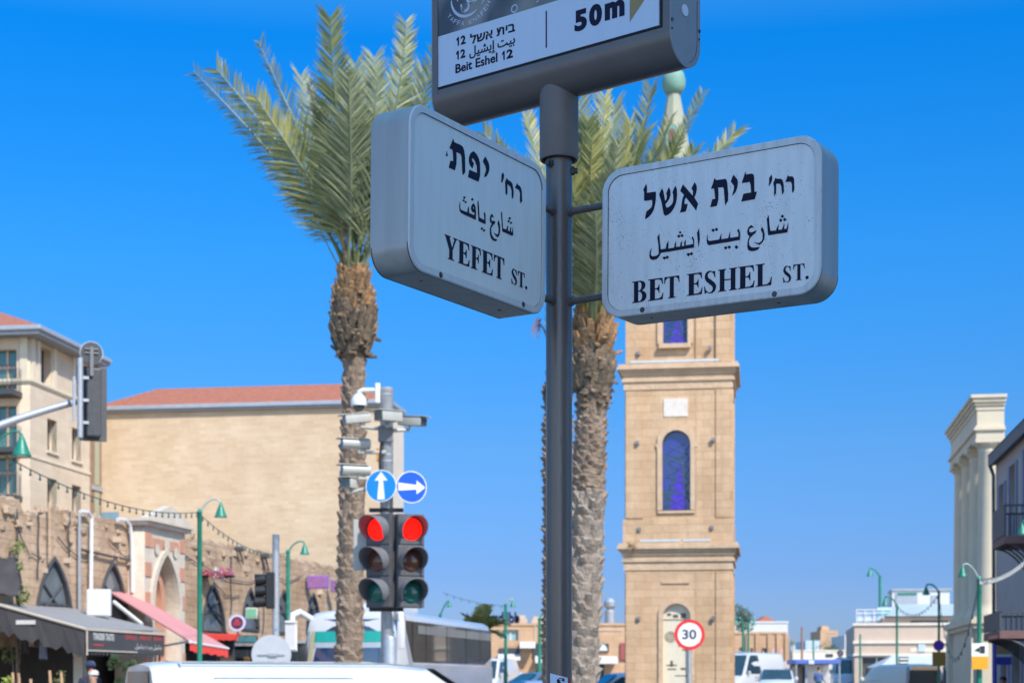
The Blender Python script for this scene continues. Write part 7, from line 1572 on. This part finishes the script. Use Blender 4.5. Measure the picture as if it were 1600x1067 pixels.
# cream van with its rear doors open, under the grey canopy
ov = car_at('cream van with its dark cargo space and two rear doors open, under the grey canopy', 1400, 1038, 68, RAD(196), kind='van', L_=4.6, Wd=1.75, H=1.95, hood=1.15, belt=1.25, paint=mat('cream_van_paint', (.62, .62, .55), .3, var=.03), name='open_van', cat='van', wtop=1.3)
b = MB(); b.box(-.68, .68, 2.27, 2.325, .5, 1.72); b.build('cargo_opening', M_black, ov)
M_door2 = mat('blue_grey_door', (.22, .29, .40), .35, .2, var=.05)
for sd in (-1, 1):
    b = MB(); M_ = Matrix.Translation((sd*.80, 2.30, 0)) @ Matrix.Rotation(sd*RAD(-25), 4, 'Z'); b.box(-.03 if sd > 0 else -.03, .03, 0, .70, .5, 1.85, bev=.02, M=M_); dd = b.build('rear_door', M_door2, ov)
    b = MB(); b.box(-.036, .036, .10, .60, 1.15, 1.7, M=M_); b.build('door_window', M_glass, dd)
# grey canopy
Dn = 76.0
cn = thing('market_canopy', 'pale grey pitched canopy over the open van', 'canopy', (xat(1372, Dn), Dn, gz(Dn)))
u = lambda px: (px-1372)*Dn/F; zc_ = lambda py: zat(py, Dn)-gz(Dn)
b = MB(); b.add([(u(1368), -.8, zc_(1042)), (u(1462), -.8, zc_(1041)), (u(1462), .6, zc_(1023)), (u(1400), .6, zc_(1022)), (u(1368), 2, zc_(1042)), (u(1462), 2, zc_(1041))], [[0, 1, 2, 3], [3, 2, 5, 4], [0, 3, 4], [1, 5, 2]]); b.build('cloth', mat('pale_grey_canvas', (.46, .48, .50), .7, var=.06), cn)
for x, y in ((1369, -.75), (1461, -.75), (1369, 1.95), (1461, 1.95)):
    b = MB(); b.cyl((u(x), y, 0), (u(x), y, zc_(1041.5)), .04, n=8); b.build('leg', M_dark, cn)
# kiosk
Dk = 90.0
kk = thing('kiosk', 'small kiosk with blue canopy and open counter, at the far end of the street', 'kiosk', (xat(1243, Dk), Dk, gz(Dk)))
u = lambda px: (px-1243)*Dk/F; zc_ = lambda py: max(.02, zat(py, Dk)-gz(Dk))
b = MB(); b.box(u(1243), u(1306), 0, .06, 0, .9); b.box(u(1243), u(1306), 1.9, 2, 0, zc_(1036)); b.box(u(1258), u(1262), -.05, 2, 0, zc_(1035)); b.build('counter', M_cargrey, kk)
b = MB(); b.box(u(1246), u(1256), .3, 1.8, 0, zc_(1040)); b.build('timber_panel', mat('kiosk_timber', (.36, .26, .17), .7, var=.15), kk)
b = MB(); b.box(u(1239), u(1310), -.7, 2.1, zc_(1037), zc_(1030), bev=.03); b.build('blue_canopy', mat('kiosk_blue', (.09, .15, .46), .6, var=.08), kk)
b = MB(); b.box(u(1260), u(1268), -.75, -.69, zc_(1037), zc_(1031)); b.build('white_plate', M_white, kk)
b = MB(); b.box(u(1288), u(1300), -.3, -.26, zc_(1027), zc_(1021)); b.build('notice', M_dark, kk)
for x in (1241, 1308):
    b = MB(); b.cyl((u(x), -.6, 0), (u(x), -.6, zc_(1037)), .05, n=8); b.build('leg', M_galv, kk)

# ------------------------------------------------------------------ people
M_skin = mat('skin', (.42, .25, .17), .55, var=.08, scale=6); M_skind = mat('dark_skin', (.16, .085, .06), .55, var=.1, scale=6)
M_hair = mat('dark_hair', (.02, .016, .013), .6, var=.3, scale=30)
def person(lab, x, y, z0, h, face, top, legs, skin, hat=None, hatm=None, arm_fwd=.0):
    r = thing('person', lab, 'person', (x, y, z0), face)      # faces local -Y
    s = h/1.75
    V_ = [(0, 0, .98), (0, .01, 1.18), (0, .02, 1.38), (0, .01, 1.47), (0, -.01, 1.56), (0, -.015, 1.66), (0, -.01, 1.73)]
    R_ = [(.155, .11), (.15, .10), (.165, .105), (.06, .06), (.075, .085), (.08, .098), (.045, .055)]
    E_ = [(i, i+1) for i in range(6)]
    def add(p, rr, par): V_.append(p); R_.append(rr); E_.append((par, len(V_)-1)); return len(V_)-1
    for sd in (-1, 1):
        k = add((sd*.09, 0, .90), (.095, .095), 0); k = add((sd*.10, -.01, .50), (.062, .065), k); k = add((sd*.105, .02, .10), (.042, .045), k); k = add((sd*.11, -.13, .04), (.04, .032), k)
        k = add((sd*.185, .02, 1.40), (.062, .06), 2); k = add((sd*.235, .03, 1.13), (.045, .045), k); k = add((sd*.24, -.06-arm_fwd, .90+arm_fwd*.7), (.032, .034), k); hnd = add((sd*.24, -.09-arm_fwd, .82+arm_fwd*.7), (.034, .022), k)
        for f_ in range(4): q = add((sd*(.222+.014*f_), -.115-arm_fwd, .755+.006*abs(f_-1.5)+arm_fwd*.7), (.0095, .0095), hnd); add((sd*(.222+.013*f_), -.12-arm_fwd, .715+.01*abs(f_-1.5)+arm_fwd*.7), (.0085, .0085), q)
        q = add((sd*.215, -.135-arm_fwd, .80+arm_fwd*.7), (.011, .011), hnd)
    me = bpy.data.meshes.new('body'); me.from_pydata([Vector(v)*s for v in V_], E_, []); o = bpy.data.objects.new('body', me); COL.objects.link(o); o.parent = r
    sk = o.modifiers.new('skin', 'SKIN'); o.modifiers.new('sub', 'SUBSURF').levels = 2; o.modifiers['sub'].render_levels = 2
    for i, rr in enumerate(R_): me.skin_vertices[0].data[i].radius = (rr[0]*s, rr[1]*s)
    me.skin_vertices[0].data[0].use_root = True
    bpy.context.view_layer.update(); ev = o.evaluated_get(bpy.context.evaluated_depsgraph_get()); m2 = bpy.data.meshes.new_from_object(ev); o.modifiers.clear(); o.data = m2; m2.shade_smooth()
    m2.materials.clear()
    for m in (skin, top, legs, M_dark): m2.materials.append(m)
    for p in m2.polygons:
        c = p.center/s
        p.material_index = 3 if c.z < .09 else 2 if c.z < .99 and abs(c.x) < .19 else 1 if (c.z < 1.46 and not (abs(c.x) > .2 and c.z < 1.08+arm_fwd*.5)) else 0
    b = MB()
    for sd in (-1, 1): b.ball((sd*.03*s, -.088*s, 1.655*s), .012*s, 8, 6)
    b.build('eyes', M_black, r)
    b = MB(); b.tube([Vector((0, -.085, 1.665))*s, Vector((0, -.118, 1.625))*s], [.008*s, .016*s], 6)
    for sd in (-1, 1): b.ball((sd*.083*s, .0, 1.64*s), .026*s, 8, 6, sx=.4)
    b.build('nose_and_ears', skin, r, smooth=60)
    b = MB(); b.box(-.024*s, .024*s, -.097*s, -.085*s, 1.588*s, 1.597*s); b.build('mouth', mat('lips', (.28, .10, .09), .5, var=.1), r)
    b = MB(); b.ball((0, .012*s, 1.685*s), .094*s, 16, 10, sx=.95, sy=1.08, sz=.9); hm = b
    hm.v = [v if v[2] > 1.655*s or v[1] > .02*s else (v[0]*.8, v[1]*.7, max(v[2], 1.66*s)) for v in hm.v]; hm.build('hair', M_hair, r, smooth=60)
    if hat:
        b = MB()
        b.lathe([(.104*s, 1.69*s), (.106*s, 1.72*s), (.095*s, 1.765*s), (.05*s, 1.79*s), (0, 1.795*s)], 18, (0, .008*s, 0))
        if hat == 'cap': b.add([(-.08*s, -.08*s, 1.70*s), (.08*s, -.08*s, 1.70*s), (.06*s, -.17*s, 1.685*s), (-.06*s, -.17*s, 1.685*s), (-.08*s, -.08*s, 1.715*s), (.08*s, -.08*s, 1.715*s), (.06*s, -.17*s, 1.695*s), (-.06*s, -.17*s, 1.695*s)], [[0, 1, 2, 3], [7, 6, 5, 4], [2, 6, 7, 3], [1, 5, 6, 2], [0, 3, 7, 4]])
        ho = b.build('hat', hatm, r, smooth=50)
        if hat == 'beanie':
            b = MB(); b.ball((.0, -.05*s, 1.765*s), .045*s, 10, 7); b.build('hat_patch', mat('orange_patch', (.58, .24, .13), .7, var=.1), ho)
    return r
person('person in dark navy clothes and a blue cap standing beside the stone pier', xat(141, 35), 35, 0, 1.79, RAD(35), mat('navy_jacket', (.02, .022, .05), .8, var=.2), M_dark, M_skind, 'cap', mat('denim_cap', (.10, .12, .18), .8, var=.15))
person('person in a pale grey hat with an orange patch, nearest the planter', xat(145.5, 30), 30, 0, 1.57, RAD(-20), mat('grey_shirt', (.30, .30, .32), .8, var=.1), M_dark, M_skin, 'beanie', mat('pale_grey_wool', (.55, .55, .54), .85, var=.1, scale=20))
person('person in a blue shirt standing at the far kiosk counter', xat(1277, 89), 89-.4, gz(89), 1.82, RAD(150), mat('blue_shirt', (.10, .18, .36), .8, var=.1), M_dark, M_skin, arm_fwd=.2)
person('person with reddish skin at the bus stop sign, only the head showing', xat(1567, 36.5), 36.5, 0, 1.50, RAD(-40), mat('dull_red_shirt', (.25, .10, .09), .8, var=.1), M_dark, mat('reddish_skin', (.45, .22, .17), .55, var=.08))

# ------------------------------------------------------------------ unseen building beside the camera, added to keep the signs in the shade
sh = thing('shade_block', 'unseen plain plastered block beside the camera, added to cast the shade on the signs', 'building', (6.0, -13, 0))
sw = [rect(.0+1.3+i*3.0, 1.3+i*3.0+1.3, z, z+1.7) for i in range(4) for z in (1.0, 4.4, 7.6, 10.6)]
SH, SL = 15.6, 13.4
polys_mesh('wall', [rect(0, SL, 0, SH)]+sw, M_cream, sh, lambda u, v, t: Vector((.2+t, u, v)), ext=.2)
b = MB(); b.box(.5, 9, 0, SL, 0, SH); b.build('mass', M_cream, sh)
b = MB(); b.box(-.2, 9.2, -.2, SL+.2, SH, SH+.3); b.build('parapet', M_trimst, sh)
for w in sw:
    b = MB(); b.box(.3, .34, w[0][0], w[1][0], w[0][1], w[2][1]); b.build('window', M_glass, sh)
